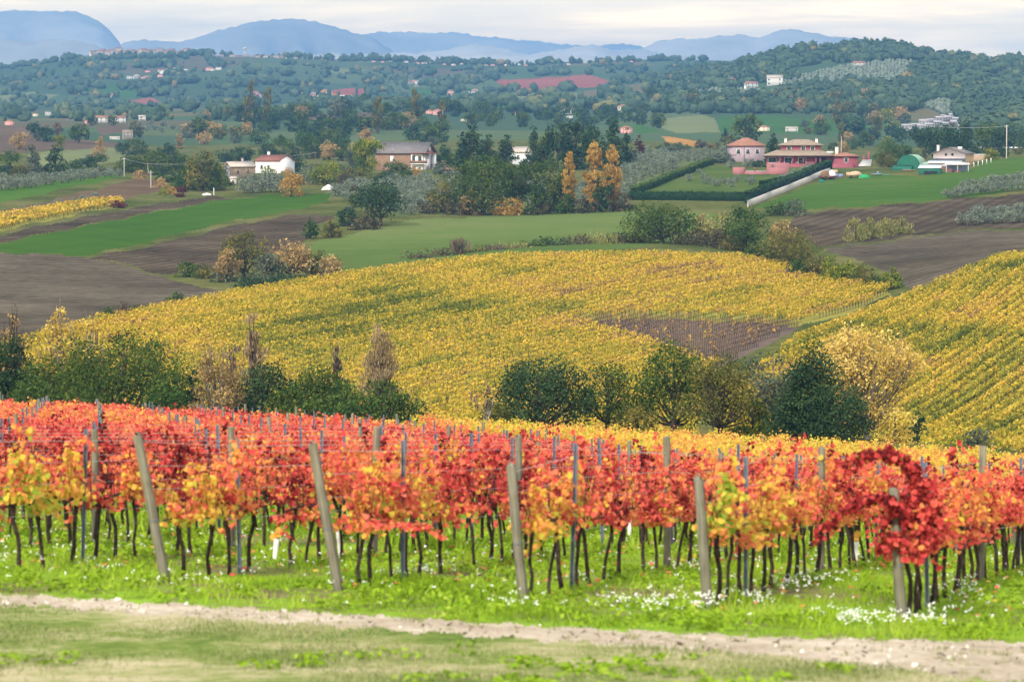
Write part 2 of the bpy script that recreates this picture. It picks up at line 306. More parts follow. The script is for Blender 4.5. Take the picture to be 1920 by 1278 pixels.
# ------------------------------------------------------------------ which ground is which field (outlines as seen in the photograph)
VINE_HILL = [(-60, 672), (60, 643), (200, 606), (430, 560), (650, 523), (800, 503), (950, 489), (1200, 485), (1400, 491), (1500, 513), (1600, 535), (1672, 550), (1600, 585), (1500, 612), (1400, 660), (1330, 700), (1300, 860), (-60, 860)]
VINE_RIGHT = [(2000, 480), (1925, 488), (1870, 491), (1780, 530), (1700, 566), (1590, 606), (1500, 642), (1430, 690), (1360, 745), (1330, 862), (2000, 862)]
BARE = [(1060, 606), (1200, 597), (1440, 606), (1500, 613), (1410, 662), (1330, 692), (1190, 642)]
STRIP = [(-60, 452), (-60, 424), (0, 410), (160, 383), (225, 378), (232, 386), (160, 399), (60, 420), (0, 434)]
FIELDS = [ # name, material, outline, nearest, farthest
 ('bare_vineyard', M_BARE, BARE, 262, 470), ('vineyard_ground', M_VGROUND, VINE_HILL, 236, 470), ('vineyard_ground', M_VGROUND, VINE_RIGHT, 222, 420),
 ('vineyard_ground', M_VGROUND, STRIP, 440, 800),
 ('ploughed_field', M_PLOUGH_A, [(-60, 470), (150, 481), (230, 497), (300, 517), (345, 532), (420, 547), (445, 554), (330, 583), (200, 606), (60, 643), (-60, 665)], 290, 560),
 ('ploughed_field', M_PLOUGH_B, [(165, 483), (240, 470), (330, 450), (430, 424), (540, 404), (612, 401), (632, 406), (575, 427), (575, 447), (560, 460), (450, 490), (420, 503), (350, 513), (300, 514), (230, 494)], 400, 720),
 ('crop_field', M_CROP, [(-60, 470), (-60, 462), (0, 456), (200, 416), (330, 391), (430, 373), (500, 367), (622, 362), (612, 376), (560, 393), (430, 415), (240, 462), (160, 479)], 400, 760),
 ('ploughed_field', M_PLOUGH_B, [(-60, 462), (-60, 458), (0, 442), (60, 427), (200, 399), (330, 377), (400, 369), (440, 372), (330, 389), (200, 414), (0, 455)], 400, 760),
 ('ploughed_field', M_PLOUGH_D, [(-60, 424), (-60, 412), (0, 398), (60, 384), (150, 361), (240, 340), (285, 333), (310, 345), (300, 358), (225, 377), (160, 382), (0, 409)], 440, 860),
 ('crop_field', M_CROPB, [(-60, 396), (-60, 370), (0, 356), (120, 338), (210, 328), (240, 331), (180, 342), (100, 358), (0, 382)], 480, 900),
 ('meadow', M_MEADOW, [(575, 470), (600, 450), (700, 431), (760, 413), (900, 406), (1060, 399), (1190, 397), (1330, 399), (1400, 412), (1330, 440), (1250, 458), (1000, 480), (900, 488), (760, 508), (650, 523), (640, 500)], 400, 680),
 ('crop_field', M_CROPC, [(1410, 391), (1480, 361), (1560, 336), (1640, 324), (1730, 331), (1800, 321), (1860, 301), (1920, 293), (2000, 285), (2000, 345), (1800, 371), (1600, 388), (1500, 393)], 540, 920),
 ('ploughed_field', M_PLOUGH_B, [(1490, 404), (1600, 391), (1800, 373), (2000, 358), (2000, 420), (1940, 425), (1800, 432), (1620, 455), (1540, 463), (1470, 430)], 440, 720),
 ('ploughed_field', M_PLOUGH_A, [(1540, 466), (1620, 458), (1800, 434), (1940, 430), (2000, 430), (2000, 468), (1880, 486), (1790, 521), (1725, 551), (1690, 531), (1640, 500)], 360, 560),
 ('garden_lawn', M_GARDEN, [(1182, 366), (1330, 310), (1420, 316), (1545, 318), (1420, 366), (1400, 372)], 580, 860),
 ('grove_floor', M_GROVE, [(600, 365), (660, 345), (850, 335), (960, 345), (1180, 345), (1190, 350), (1340, 300), (1330, 285), (1180, 300), (1100, 390), (800, 402), (740, 405), (690, 385)], 560, 900),
 ('far_field', M_FRED, [(925, 150), (1010, 147), (1100, 140), (1145, 152), (1120, 164), (1010, 168), (940, 163)], 2300, 4600),
 ('far_field', M_FRED, [(610, 172), (660, 164), (700, 168), (690, 178), (640, 180)], 2300, 4600),
 ('far_field', M_FOCH, [(560, 172), (612, 168), (645, 181), (600, 183)], 2300, 4600),
 ('far_field', M_FRED, [(700, 190), (800, 183), (830, 188), (740, 194)], 2000, 4600),
 ('far_field', M_FGRN, [(150, 168), (210, 158), (290, 168), (280, 182), (200, 180)], 2000, 4600),
 ('far_field', M_FOCH, [(125, 170), (140, 165), (172, 176), (160, 180)], 2000, 4600),
 ('far_field', M_FPAL, [(595, 132), (640, 129), (690, 133), (640, 138)], 2000, 4600),
 ('far_field', M_FRED, [(240, 190), (280, 182), (300, 190), (270, 195)], 2000, 4600),
 ('far_field', M_FPAL, [(925, 178), (1000, 172), (1090, 176), (1060, 186), (960, 186)], 1900, 4600),
 ('far_field', M_FGRN, [(900, 196), (940, 191), (990, 196), (960, 204), (910, 206)], 1600, 4600),
 ('far_field', M_FOCH, [(560, 192), (640, 189), (660, 194), (580, 198)], 1600, 4600),
 ('far_field', M_FPAL, [(0, 180), (60, 172), (110, 178), (80, 190), (10, 196)], 1600, 4600),
 ('far_field', M_FGRN, [(760, 168), (830, 162), (900, 168), (850, 178), (780, 178)], 1600, 4600),
 ('ploughed_field', M_FBRN, [(-60, 236), (50, 236), (70, 262), (130, 262), (240, 268), (240, 276), (100, 282), (-60, 292)], 1000, 1620),
 ('ploughed_field', M_FBRN, [(180, 240), (240, 234), (230, 248), (190, 254)], 1000, 1700),
 ('ploughed_field', M_FBRN, [(470, 222), (560, 215), (700, 210), (720, 218), (600, 226)], 1300, 2100),
 ('far_field', M_FPAL, [(50, 290), (110, 280), (240, 275), (235, 300), (160, 312), (70, 310)], 850, 1400),
 ('crop_field', M_FPAL, [(1236, 222), (1310, 217), (1340, 222), (1350, 248), (1270, 250), (1240, 240)], 1200, 2000),
 ('crop_field', M_FGRN, [(1345, 218), (1430, 216), (1490, 222), (1600, 228), (1640, 236), (1600, 250), (1440, 250), (1350, 246)], 1200, 2100),
 ('crop_field', M_FGRN, [(1160, 235), (1200, 232), (1240, 245), (1200, 252)], 1100, 1900),
 ('far_field', M_FOCH, [(1240, 255), (1290, 262), (1340, 272), (1330, 279), (1250, 266)], 900, 1700),
 ('far_field', M_FGRN, [(1400, 168), (1440, 166), (1520, 180), (1490, 186)], 1700, 2700),
 ('far_field', M_FOLV, [(1500, 150), (1580, 125), (1700, 112), (1790, 130), (1720, 160), (1600, 165)], 1700, 2900),
 ('far_field', M_FOLV, [(1720, 195), (1760, 185), (1900, 225), (1880, 250), (1790, 225)], 1300, 2400),
]
fx = 0.25 * (GPX[:-1, :-1] + GPX[1:, :-1] + GPX[:-1, 1:] + GPX[1:, 1:]); fy = 0.25 * (GPY[:-1, :-1] + GPY[1:, :-1] + GPY[:-1, 1:] + GPY[1:, 1:])
fX = 0.5 * (GX[:-1, :-1] + GX[1:, 1:]); fD = 0.5 * (GY[:-1, :-1] + GY[1:, 1:])
jit = np.random.RandomState(5).uniform(-1, 1, fx.shape) * 1.2 + 1.6 * np.sin(fx * 0.05 + fD * 0.02) + 1.0 * np.sin(fx * 0.13)
owner = np.full(fx.shape, -1, int)
for k in range(len(FIELDS) - 1, -1, -1):
    nm, mt, poly, d0, d1 = FIELDS[k]
    sc_ = 0.5 if d0 >= 800 else 1.0
    owner[inpoly(fx, fy + jit * sc_, poly) & (fD > d0) & (fD < d1)] = k
# the near ground: verge, gravel track, vineyard floor
TR0 = np.interp(fx, [-900, 0, 500, 960, 1450, 1920, 2800], [1105, 1112, 1142, 1170, 1194, 1202, 1205])
TR1 = np.interp(fx, [-900, 0, 500, 960, 1450, 1700, 1920, 2800], [1112, 1132, 1165, 1195, 1228, 1253, 1284, 1330])
near = fD < 150
owner[near & (fy < TR0 + jit * 1.5)] = 1000
owner[near & (fy >= TR0 + jit * 1.5) & (fy <= TR1 + jit * 2)] = 1001
owner[near & (fy > TR1 + jit * 2)] = 1002
VIDX = np.arange(GX.size).reshape(GX.shape)
FQ = np.stack([VIDX[:-1, :-1], VIDX[:-1, 1:], VIDX[1:, 1:], VIDX[1:, :-1]], -1)
GV = np.stack([GX, GY, GZ], -1).reshape(-1, 3)
def ground_piece(name, mat, mask):
    q = FQ[mask]
    if not len(q): return None
    u, inv = np.unique(q.ravel(), return_inverse=True)
    o = link(name, mesh_arr(name, GV[u], inv.reshape(-1, 4), [mat], smooth=True)); o['kind'] = 'structure'
    return o
ground_piece('terrain', M_ROUGH, (owner == -1) & (fD < 1250))
ground_piece('far_hillside', M_HILLSIDE, (owner == -1) & (fD >= 1250))
for k, (nm, mt, poly, d0, d1) in enumerate(FIELDS): ground_piece(nm, mt, owner == k)
ground_piece('vineyard_ground', M_NEAR, owner == 1000)
ground_piece('track', M_TRACK, owner == 1001)
ground_piece('verge', M_VERGE, owner == 1002)
# land behind and beside the camera, so the ground does not stop at the lens
_bx = np.linspace(-60, 60, 13); _by = np.linspace(-80, 0.6, 9)
BX, BY = np.meshgrid(_bx, _by); BZ = np.full(BX.shape, -1.74) + np.clip(-BY, 0, 80) * 0.03
bi = np.arange(BX.size).reshape(BX.shape)
o = link('terrain', mesh_arr('terrain', np.stack([BX, BY, BZ], -1), np.stack([bi[:-1, :-1], bi[:-1, 1:], bi[1:, 1:], bi[1:, :-1]], -1), [M_VERGE])); o['kind'] = 'structure'
# ------------------------------------------------------------------ far mountains, each a ridge with real depth
m, t, out = new_mat('haze_paled_mountain_slope'); p = pos(t)  # slope paled and reddened: haze and low cloud put into its colour
surf(t, out, ramp(t, noise(t, p, 0.0012, 6, 0.6), [(.35, (.24, .22, .18)), (.5, (.34, .31, .26)), (.65, (.48, .44, .37))]), 1.0, 0.0, noise(t, p, 0.004, 6, 0.6), 0.8, 60)
M_MOUNT = m
def mountain(D, pts, depth, seed):
    xs = np.array([q[0] for q in pts], float); ys = np.array([q[1] for q in pts], float)
    rs = np.random.RandomState(seed)
    n, mrow = 260, 26
    px = np.linspace(xs[0], xs[-1], n); crest = np.interp(px, xs, ys)
    ker = np.hanning(5); ker /= ker.sum(); crest = np.convolve(np.pad(crest, 2, 'edge'), ker, 'valid')
    det = np.zeros(n)
    for fr in (0.045, 0.09, 0.2, .37): det += np.sin(px * fr * rs.uniform(.8, 1.2) + rs.uniform(0, 6)) * (0.05 / fr * 0.5 + .7)
    a, e = pix_dir(px, crest)
    V = np.empty((mrow, n, 3))
    for r in range(mrow):
        s = (r / (mrow - 1)) * 2 - 0.9           # -0.9 front foot .. 1.1 rear foot
        w = np.cos(np.clip(s, -1.1, 1.1) / 1.1 * PI / 2) ** 1.25
        gul = 1 + (1 - w) * 0.35 * np.sin(px * 0.05 + 2.2 * np.sin(px * 0.017 + seed) + s * 2)
        Dr = D + s * depth * gul
        ed = pix_dir(px, crest + det * np.exp(-(s / .10) ** 2))[1]; zc = ed * D + 40
        V[r, :, 0] = a * Dr; V[r, :, 1] = Dr; V[r, :, 2] = -40 + zc * w
    i = np.arange(mrow * n).reshape(mrow, n)
    o = link('mountain', mesh_arr('mountain', V, np.stack([i[:-1, :-1], i[:-1, 1:], i[1:, 1:], i[1:, :-1]], -1), [M_MOUNT], smooth=True)); o['kind'] = 'structure'
mountain(13500, [(-700, 60), (-200, 30), (0, 22), (90, 20), (150, 25), (190, 42), (215, 68), (232, 90), (260, 140), (300, 180)], 1700, 1)
mountain(9500, [(-700, 70), (-100, 70), (0, 73), (60, 78), (130, 74), (180, 84), (240, 110), (300, 160)], 800, 2)
mountain(12500, [(200, 120), (230, 80), (270, 76), (330, 80), (400, 62), (470, 42), (515, 36), (590, 40), (640, 54), (700, 74), (760, 110), (800, 150)], 1500, 3)
mountain(14500, [(560, 120), (640, 68), (700, 62), (790, 60), (860, 68), (940, 76), (1000, 86), (1090, 92), (1200, 94), (1300, 110), (1350, 150)], 1500, 4)
mountain(10500, [(700, 140), (790, 100), (830, 94), (890, 82), (940, 92), (990, 102), (1060, 92), (1120, 85), (1160, 96), (1210, 92), (1260, 110), (1330, 150)], 900, 5)
mountain(11500, [(1130, 140), (1200, 92), (1240, 76), (1290, 74), (1340, 69), (1390, 66), (1420, 72), (1450, 60), (1485, 55), (1520, 63), (1580, 70), (1640, 78), (1700, 90), (1800, 105), (1950, 120), (2620, 140)], 1200, 6)
mountain(16500, [(600, 130), (680, 72), (760, 64), (840, 62), (930, 70), (1010, 80), (1100, 86), (1180, 84), (1260, 100), (1330, 140)], 1500, 7)
mountain(9000, [(380, 150), (520, 112), (620, 100), (700, 104), (760, 98), (830, 106), (900, 100), (980, 108), (1060, 104), (1160, 108), (1260, 104), (1380, 120), (1500, 150)], 900, 8)
# ------------------------------------------------------------------ the air
def make_haze(density, color):
    m, t, out = new_mat('hazy_air')
    v = t.nodes.new('ShaderNodeVolumePrincipled'); v.inputs['Density'].default_value = density; v.inputs['Color'].default_value = (*color, 1)
    v.inputs['Anisotropy'].default_value = 0.0
    t.links.new(v.outputs[0], out.inputs['Volume'])
    x, y0, y1, z0, z1 = 14000, -120, 19000, float(min(GZ.min(), -60)) - 1, 640
    V = [(-x, y0, z0), (x, y0, z0), (x, y1, z0), (-x, y1, z0), (-x, y0, z1), (x, y0, z1), (x, y1, z1), (-x, y1, z1)]
    Q = [(0, 3, 2, 1), (4, 5, 6, 7), (0, 1, 5, 4), (1, 2, 6, 5), (2, 3, 7, 6), (3, 0, 4, 7)]
    o = link('haze', mesh_arr('haze', V, Q, [m])); o['kind'] = 'stuff'
    return o
make_haze(0.000128, (0.145, 0.36, 0.72))
# ------------------------------------------------------------------ leaves, wood
def leaf_mat(name, stops, trans=0.3, objcol=False, rough=0.7, nscale=0.0):
    """colour runs along the stops with each leaf's own tone"""
    m, t, out = new_mat(name)
    a = t.nodes.new('ShaderNodeAttribute'); a.attribute_name = 'tone'; f = a.outputs['Fac']
    if objcol:                                   # the object's own colour shifts the tone
        oi = t.nodes.new('ShaderNodeObjectInfo'); sx = t.nodes.new('ShaderNodeSeparateColor')
        t.links.new(oi.outputs['Color'], sx.inputs[0])
        f = math_node(t, 'ADD', math_node(t, 'MULTIPLY', math_node(t, 'SUBTRACT', f, 0.5), sx.outputs[1]), sx.outputs[0])
    c = ramp(t, f, stops)
    d = t.nodes.new('ShaderNodeBsdfPrincipled'); d.inputs['Roughness'].default_value = rough; d.inputs['Specular IOR Level'].default_value = 0.06
    t.links.new(c, d.inputs['Base Color'])
    tr = t.nodes.new('ShaderNodeBsdfTranslucent'); t.links.new(c, tr.inputs[0])
    mx = t.nodes.new('ShaderNodeMixShader'); mx.inputs[0].default_value = trans
    t.links.new(d.outputs[0], mx.inputs[1]); t.links.new(tr.outputs[0], mx.inputs[2]); t.links.new(mx.outputs[0], out.inputs['Surface'])
    return m
def ev(*c): return [(i / (len(c) - 1), k) for i, k in enumerate(c)]
L_OAK = leaf_mat('oak_leaves', ev((.020, .038, .009), (.042, .078, .014), (.076, .115, .02), (.13, .145, .026)))
L_HOLM = leaf_mat('dark_evergreen_leaves', ev((.012, .028, .012), (.021, .047, .018), (.036, .068, .024), (.065, .10, .03)), 0.15)
L_MIDG = leaf_mat('mid_green_leaves', ev((.02, .045, .012), (.038, .078, .018), (.065, .11, .02), (.11, .15, .03)))
L_OLYEL = leaf_mat('olive_yellow_leaves', ev((.04, .055, .015), (.085, .09, .02), (.15, .135, .03), (.24, .19, .04)))
L_YEL = leaf_mat('yellow_leaves', ev((.24, .16, .03), (.44, .31, .05), (.60, .44, .08), (.68, .54, .15)), 0.35)
L_GOLD = leaf_mat('golden_tan_leaves', ev((.32, .215, .05), (.53, .37, .085), (.65, .475, .13), (.70, .55, .20)), 0.35)
L_TAN = leaf_mat('tan_leaves', ev((.13, .085, .035), (.24, .165, .07), (.34, .23, .09), (.42, .30, .12)))
L_PEACH = leaf_mat('peach_leaves', ev((.17, .105, .045), (.30, .195, .08), (.43, .295, .12), (.50, .37, .17)))
L_OCHRE = leaf_mat('ochre_leaves', ev((.19, .12, .03), (.34, .205, .045), (.46, .28, .065), (.52, .36, .10)))
L_RED = leaf_mat('dark_red_leaves', ev((.05, .012, .015), (.10, .022, .022), (.17, .04, .03)))
L_OLIVE = leaf_mat('olive_tree_leaves', ev((.08, .10, .07), (.135, .165, .115), (.19, .22, .16), (.25, .28, .215)), 0.15)
L_LIME = leaf_mat('yellow_green_leaves', ev((.05, .085, .012), (.10, .15, .015), (.20, .22, .02), (.34, .28, .03)))
L_TWIG = leaf_mat('bare_twigs', ev((.06, .042, .032), (.11, .08, .06), (.17, .125, .09)), 0.0)
L_BROWNT = leaf_mat('brown_poplar_twigs', ev((.17, .125, .065), (.27, .195, .105), (.36, .27, .15)), 0.05)
L_GREY = leaf_mat('grey_green_leaves', ev((.04, .055, .035), (.075, .095, .06), (.12, .14, .09), (.17, .18, .11)))
L_SCRUB = leaf_mat('brown_scrub', ev((.025, .03, .014), (.055, .05, .026), (.10, .08, .045), (.15, .13, .06)))
L_REED = leaf_mat('pale_willow_leaves', ev((.10, .11, .03), (.18, .185, .05), (.28, .27, .09), (.34, .32, .14)))
L_HEDGE = leaf_mat('clipped_hedge_leaves', ev((.008, .022, .009), (.015, .04, .013), (.035, .075, .018)), 0.1)
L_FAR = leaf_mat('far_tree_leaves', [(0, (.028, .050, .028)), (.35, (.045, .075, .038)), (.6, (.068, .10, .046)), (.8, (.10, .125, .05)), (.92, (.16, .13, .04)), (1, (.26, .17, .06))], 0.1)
m, t, out = new_mat('grey_brown_bark'); surf(t, out, ramp(t, noise(t, pos(t), 6, 5), [(.35, (.03, .022, .016)), (.65, (.085, .065, .05))]), 0.95, 0.1, noise(t, pos(t), 25, 4), 0.6, 0.02)
M_BARK = m
m, t, out = new_mat('pale_bark'); surf(t, out, ramp(t, noise(t, pos(t), 4, 5), [(.35, (.10, .085, .07)), (.65, (.22, .19, .16))]), 0.95, 0.1)
M_PALEBARK = m
def rot_frames(rng, n, outward=None, k=0.8):
    nv = rng.normal(size=(n, 3)); nv /= np.linalg.norm(nv, axis=1, keepdims=True)
    if outward is not None:
        nv = nv + outward * k; nv /= np.maximum(np.linalg.norm(nv, axis=1, keepdims=True), 1e-6)
    a = rng.normal(size=(n, 3)); tv = np.cross(nv, a); tv /= np.maximum(np.linalg.norm(tv, axis=1, keepdims=True), 1e-6)
    return nv, tv, np.cross(nv, tv)
def cards(rng, P, size, outward=None, k=0.8, aspect=0.62, fold=0.18, tdir=None, tk=0.0):
    """one small folded leaf-spray quad at each point"""
    n = len(P); nv, tv, bv = rot_frames(rng, n, outward, k)
    if tdir is not None:
        tv = tv * (1 - tk) + tdir * tk; tv /= np.maximum(np.linalg.norm(tv, axis=1, keepdims=True), 1e-6)
        bv = np.cross(nv, tv); bv /= np.maximum(np.linalg.norm(bv, axis=1, keepdims=True), 1e-6)
    s = (np.asarray(size) * np.ones(n))[:, None] * 0.5; j = rng.uniform(0.7, 1.3, (n, 4, 1))
    V = np.stack([P - tv * s * j[:, 0], P - bv * s * aspect * j[:, 1] + nv * s * fold, P + tv * s * j[:, 2], P + bv * s * aspect * j[:, 3] + nv * s * fold], 1)
    Q = np.arange(4 * n).reshape(n, 4)
    return V.reshape(-1, 3), Q
def tube(pts, rad, seg=7, cap=True):
    pts = np.asarray(pts, float); n = len(pts); rad = np.ones(n) * np.asarray(rad)
    tg = np.gradient(pts, axis=0); tg /= np.maximum(np.linalg.norm(tg, axis=1, keepdims=True), 1e-9)
    ref = np.where(np.abs(tg[:, 2:3]) > 0.9, [[1., 0, 0]], [[0, 0, 1.]]); u = np.cross(tg, ref); u /= np.maximum(np.linalg.norm(u, axis=1, keepdims=True), 1e-9); v = np.cross(tg, u)
    an = np.linspace(0, 2 * PI, seg, endpoint=False)
    V = (pts[:, None] + rad[:, None, None] * (np.cos(an)[None, :, None] * u[:, None] + np.sin(an)[None, :, None] * v[:, None])).reshape(-1, 3)
    i = np.arange(n * seg).reshape(n, seg); j = np.roll(i, -1, 1)
    Q = np.stack([i[:-1], j[:-1], j[1:], i[1:]], -1).reshape(-1, 4)
    if cap:
        V = np.vstack([V, pts[-1:]]); c = len(V) - 1
        Q = np.vstack([Q, np.stack([i[-1], j[-1], np.full(seg, c), np.full(seg, c)], -1)])
    return V, Q
def join(parts):
    V, Q, k = [], [], 0
    for v, q in parts: V.append(v); Q.append(np.asarray(q) + k); k += len(v)
    return np.vstack(V), np.vstack(Q)
def fix_tris(name, V, Q, mats, mi=None, tone=None, smooth=True):
    """quads whose last two corners coincide become triangles"""
    V = np.asarray(V, np.float32); Q = np.asarray(Q, np.int32); tri = Q[:, 2] == Q[:, 3]
    if not tri.any(): return mesh_arr(name, V, Q, mats, mi, tone, smooth)
    cnt = np.where(tri, 3, 4); loops = np.concatenate([q[:c] for q, c in zip(Q, cnt)]).astype(np.int32)
    me = bpy.data.meshes.new(name); me.vertices.add(len(V)); me.vertices.foreach_set('co', V.ravel())
    me.loops.add(len(loops)); me.loops.foreach_set('vertex_index', loops)
    me.polygons.add(len(Q)); me.polygons.foreach_set('loop_start', np.concatenate([[0], np.cumsum(cnt)[:-1]]).astype(np.int32))
    for m_ in mats: me.materials.append(m_)
    if mi is not None: me.polygons.foreach_set('material_index', np.asarray(mi, np.int32))
    if smooth: me.polygons.foreach_set('use_smooth', np.ones(len(Q), bool))
    me.update(calc_edges=True)
    if tone is not None:
        a_ = me.attributes.new('tone', 'FLOAT', 'POINT'); a_.data.foreach_set('value', np.asarray(tone, np.float32))
    return me
PROFILE = {
 'round': lambda t: np.clip(1 - np.abs(2 * t - 0.95) ** 2.4, 0, 1) ** 0.6, 'bush': lambda t: np.clip(1 - t ** 2.2, 0, 1) ** 0.6,
 'poplar': lambda t: np.clip(np.sin(PI * np.clip(t, 0, 1) ** 0.75), 0, 1) ** 0.55, 'cone': lambda t: np.clip(1.02 - t, 0, 1) ** 0.8 * np.where(t < .12, .6 + 3.3 * t, 1),
 'dome': lambda t: np.clip(1 - t ** 3.4, 0, 1) ** 0.5 * np.where(t < .2, .78 + 1.1 * t, 1), 'vase': lambda t: np.clip(0.30 + 1.0 * t - 0.15 * t * t, 0, 1) * np.clip(1 - np.clip((t - .62) / .38, 0, 1) ** 2.2, 0, 1) ** .5,
 'umbrella': lambda t: np.clip(1 - (2 * t - 0.7) ** 2 * .55, 0, 1) ** 0.8, 'column': lambda t: np.clip(1 - t ** 5, 0, 1) * np.where(t < .15, .6 + 2.6 * t, 1), 'block': lambda t: np.clip(1 - np.abs(2 * t - 1) ** 6, 0, 1)}
def crown_points(rng, shape, H, Wd, base, ncl, ncard, clr, gap=0.0, Wy=None, shell=0.5):
    """clumps spread through the crown's volume, then leaves round each clump; returns points, outward vectors, tones, clump centres"""
    Wy = Wd if Wy is None else Wy
    t = rng.uniform(0, 1, ncl * 3); w = PROFILE[shape](t); keep = rng.uniform(0, 1, len(t)) < (w * 0.9 + 0.1); t = t[keep][:ncl]; w = PROFILE[shape](t)
    n = len(t); ang = rng.uniform(0, 2 * PI, n); rr = rng.uniform(shell ** 2, 1, n) ** 0.5 * w * (1 + 0.16 * np.sin(ang * 3 + rng.uniform(0, 6) + 3 * t) + 0.13 * np.sin(ang * 5 + 9 * t + rng.uniform(0, 6)))
    C = np.stack([np.cos(ang) * rr * Wd / 2, np.sin(ang) * rr * Wy / 2, base + t * (H - base)], 1)
    r = clr * Wd * rng.uniform(0.6, 1.35, n) * (0.55 + 0.45 * w)
    idx = rng.choice(n, ncard, p=r ** 2 / np.sum(r ** 2))
    d = rng.normal(size=(ncard, 3)); d /= np.linalg.norm(d, axis=1, keepdims=True)
    P = C[idx] + d * (rng.uniform(0.15, 1, ncard) ** 0.45 * r[idx])[:, None] * np.array([1, 1, 0.8])
    mid = np.array([0, 0, base + 0.42 * (H - base)]); o = P - mid; o /= np.maximum(np.linalg.norm(o, axis=1, keepdims=True), 1e-6); o[:, 2] += 0.25
    ct = rng.uniform(0.08, 0.85, n)
    tone = np.clip(ct[idx] + rng.normal(0, 0.16, ncard), 0, 1)
    P[:, 2] = np.maximum(P[:, 2], 0.05)
    return P, o * 0.6 + d * 0.6, tone, C, r
def trunk_limbs(rng, H, base, C, r0, nl, lean=(0, 0), seg=7, top=0.75, wig=0.03):
    ht = base + (H - base) * top
    zs = np.linspace(-0.25, ht, 7); pts = np.stack([lean[0] * zs / H + rng.normal(0, wig * r0 * 4, 7), lean[1] * zs / H + rng.normal(0, wig * r0 * 4, 7), zs], 1); pts[0, :2] = 0; pts[1, :2] *= .3
    parts = [tube(pts, np.linspace(r0, r0 * 0.22, 7) * np.array([1.35, 1.05, 1, 1, 1, 1, 1]), seg)]
    if len(C) and nl:
        for c in C[rng.choice(len(C), min(nl, len(C)), replace=False)]:
            z0 = np.clip(c[2] - rng.uniform(0.25, 0.6) * (H - base) - 0.3 * np.hypot(c[0], c[1]), base * 0.6, ht * 0.95)
            s = np.array([np.interp(z0, zs, pts[:, 0]), np.interp(z0, zs, pts[:, 1]), z0]); q = s * .5 + c * .5 + np.array([0, 0, -0.04 * H]) + rng.normal(0, .02 * H, 3) * .5
            rr = r0 * (0.5 - 0.3 * z0 / H)
            parts.append(tube(np.array([s, s * .72 + q * .28, q, q * .4 + c * .6, c]), np.array([1, .8, .6, .38, .14]) * rr, 5))
    return join(parts)
def make_tree(rng, kind, H, Wd, leafm, px_per_m, base=None, ncl=None, dens=1.0, limbs=12, trunk_r=None, barkm=None, clr=None, csize_px=3.0, lean=(0, 0), aspect=.62, Wy=None, shell=.5, twigs=0, merge=False, cap_cards=16000, tdir=None):
    """meshes of trunk and crown (or of both in one) for a tree of this size; px_per_m sets how fine its leaves are"""
    base = H * {'round': .08, 'bush': .02, 'poplar': .06, 'cone': .03, 'dome': .04, 'umbrella': .66, 'column': .02, 'vase': .12, 'block': .1}[kind] if base is None else base
    cs = max(csize_px / px_per_m, 0.10)
    area = Wd * (H - base)
    n = int(np.clip(area / (cs * cs * aspect) * 6.0 * dens, 60, cap_cards))
    ncl = ncl or int(np.clip(max(n / 45, 46 if csize_px > 5 else 40), 14, 120)); clr = clr or (0.21 if kind not in ('poplar', 'column', 'cone') else 0.26)
    P, o, tone, C, r = crown_points(rng, kind, H, Wd, base, ncl, n, clr, Wy=Wy, shell=shell)
    td = None; tk = 0
    if tdir == 'up': td = np.stack([P[:, 0] * .5 / max(Wd, .1), P[:, 1] * .5 / max(Wd, .1), np.ones(n)], 1); td /= np.linalg.norm(td, axis=1, keepdims=True); tk = .75
    if tdir == 'droop': td = o * np.array([1, 1, 0.1]) + np.array([0, 0, -.35]); td /= np.linalg.norm(td, axis=1, keepdims=True); tk = .7
    V, Q = cards(rng, P, cs * rng.uniform(.7, 1.45, n), o, .7, aspect, tdir=td, tk=tk)
    tone4 = np.repeat(tone, 4)
    r0 = trunk_r or max(0.035 * H, 0.04 * Wd)
    tV, tQ = trunk_limbs(rng, H, base, C, r0, limbs, lean)
    if twigs:
        ends = C[rng.choice(len(C), twigs)]; parts = []
        for c in ends:
            d = np.array([c[0], c[1], (c[2] - base) * 1.2 + .3 * H]); d /= np.linalg.norm(d)
            L = rng.uniform(.12, .3) * H; parts.append(tube(np.array([c - d * L * .8, c + rng.normal(0, .02 * H, 3), c + d * L * .5]), np.array([.012, .008, .002]) * H * .5, 4, False))
        v2, q2 = join(parts); tV, tQ = join([(tV, tQ), (v2, q2)])
    bm_ = barkm or M_BARK
    if merge:
        Va, Qa = join([(V, Q), (tV, tQ)])
        return fix_tris('tree', Va, Qa, [leafm, bm_], np.concatenate([np.zeros(len(Q)), np.ones(len(tQ))]), np.concatenate([tone4, np.full(len(tV), .5)]), False)
    return fix_tris('trunk', tV, tQ, [bm_]), mesh_arr('crown', V, Q, [leafm], None, tone4)
PPM = FPX / 1920 * 1024                       # render pixels per metre at one metre
seedc = [100]
def tree_px(name, label, x, ytop, w, D, kind, leafm, group=None, ybot=None, cat='tree', **kw):
    """one tree: photo column x, distance D on the ground, its top at row ytop, w photo pixels wide"""
    seedc[0] += 1; rng = np.random.RandomState(seedc[0])
    if D is None: X, Y, Z = at(x, ybot)
    else: X, Y, Z = spot(x, D)
    zt = pix_dir(x, ytop)[1] * Y; H = max(zt - Z, 0.6); Wd = w / FPX * Y
    tm, cm = make_tree(rng, kind, H, Wd, leafm, PPM / Y, **kw)
    r = root(name, (X, Y, Z - .05), label, cat, group, rng.uniform(0, 6.28))
    link('trunk', tm, r); link('crown', cm, r)
    return r
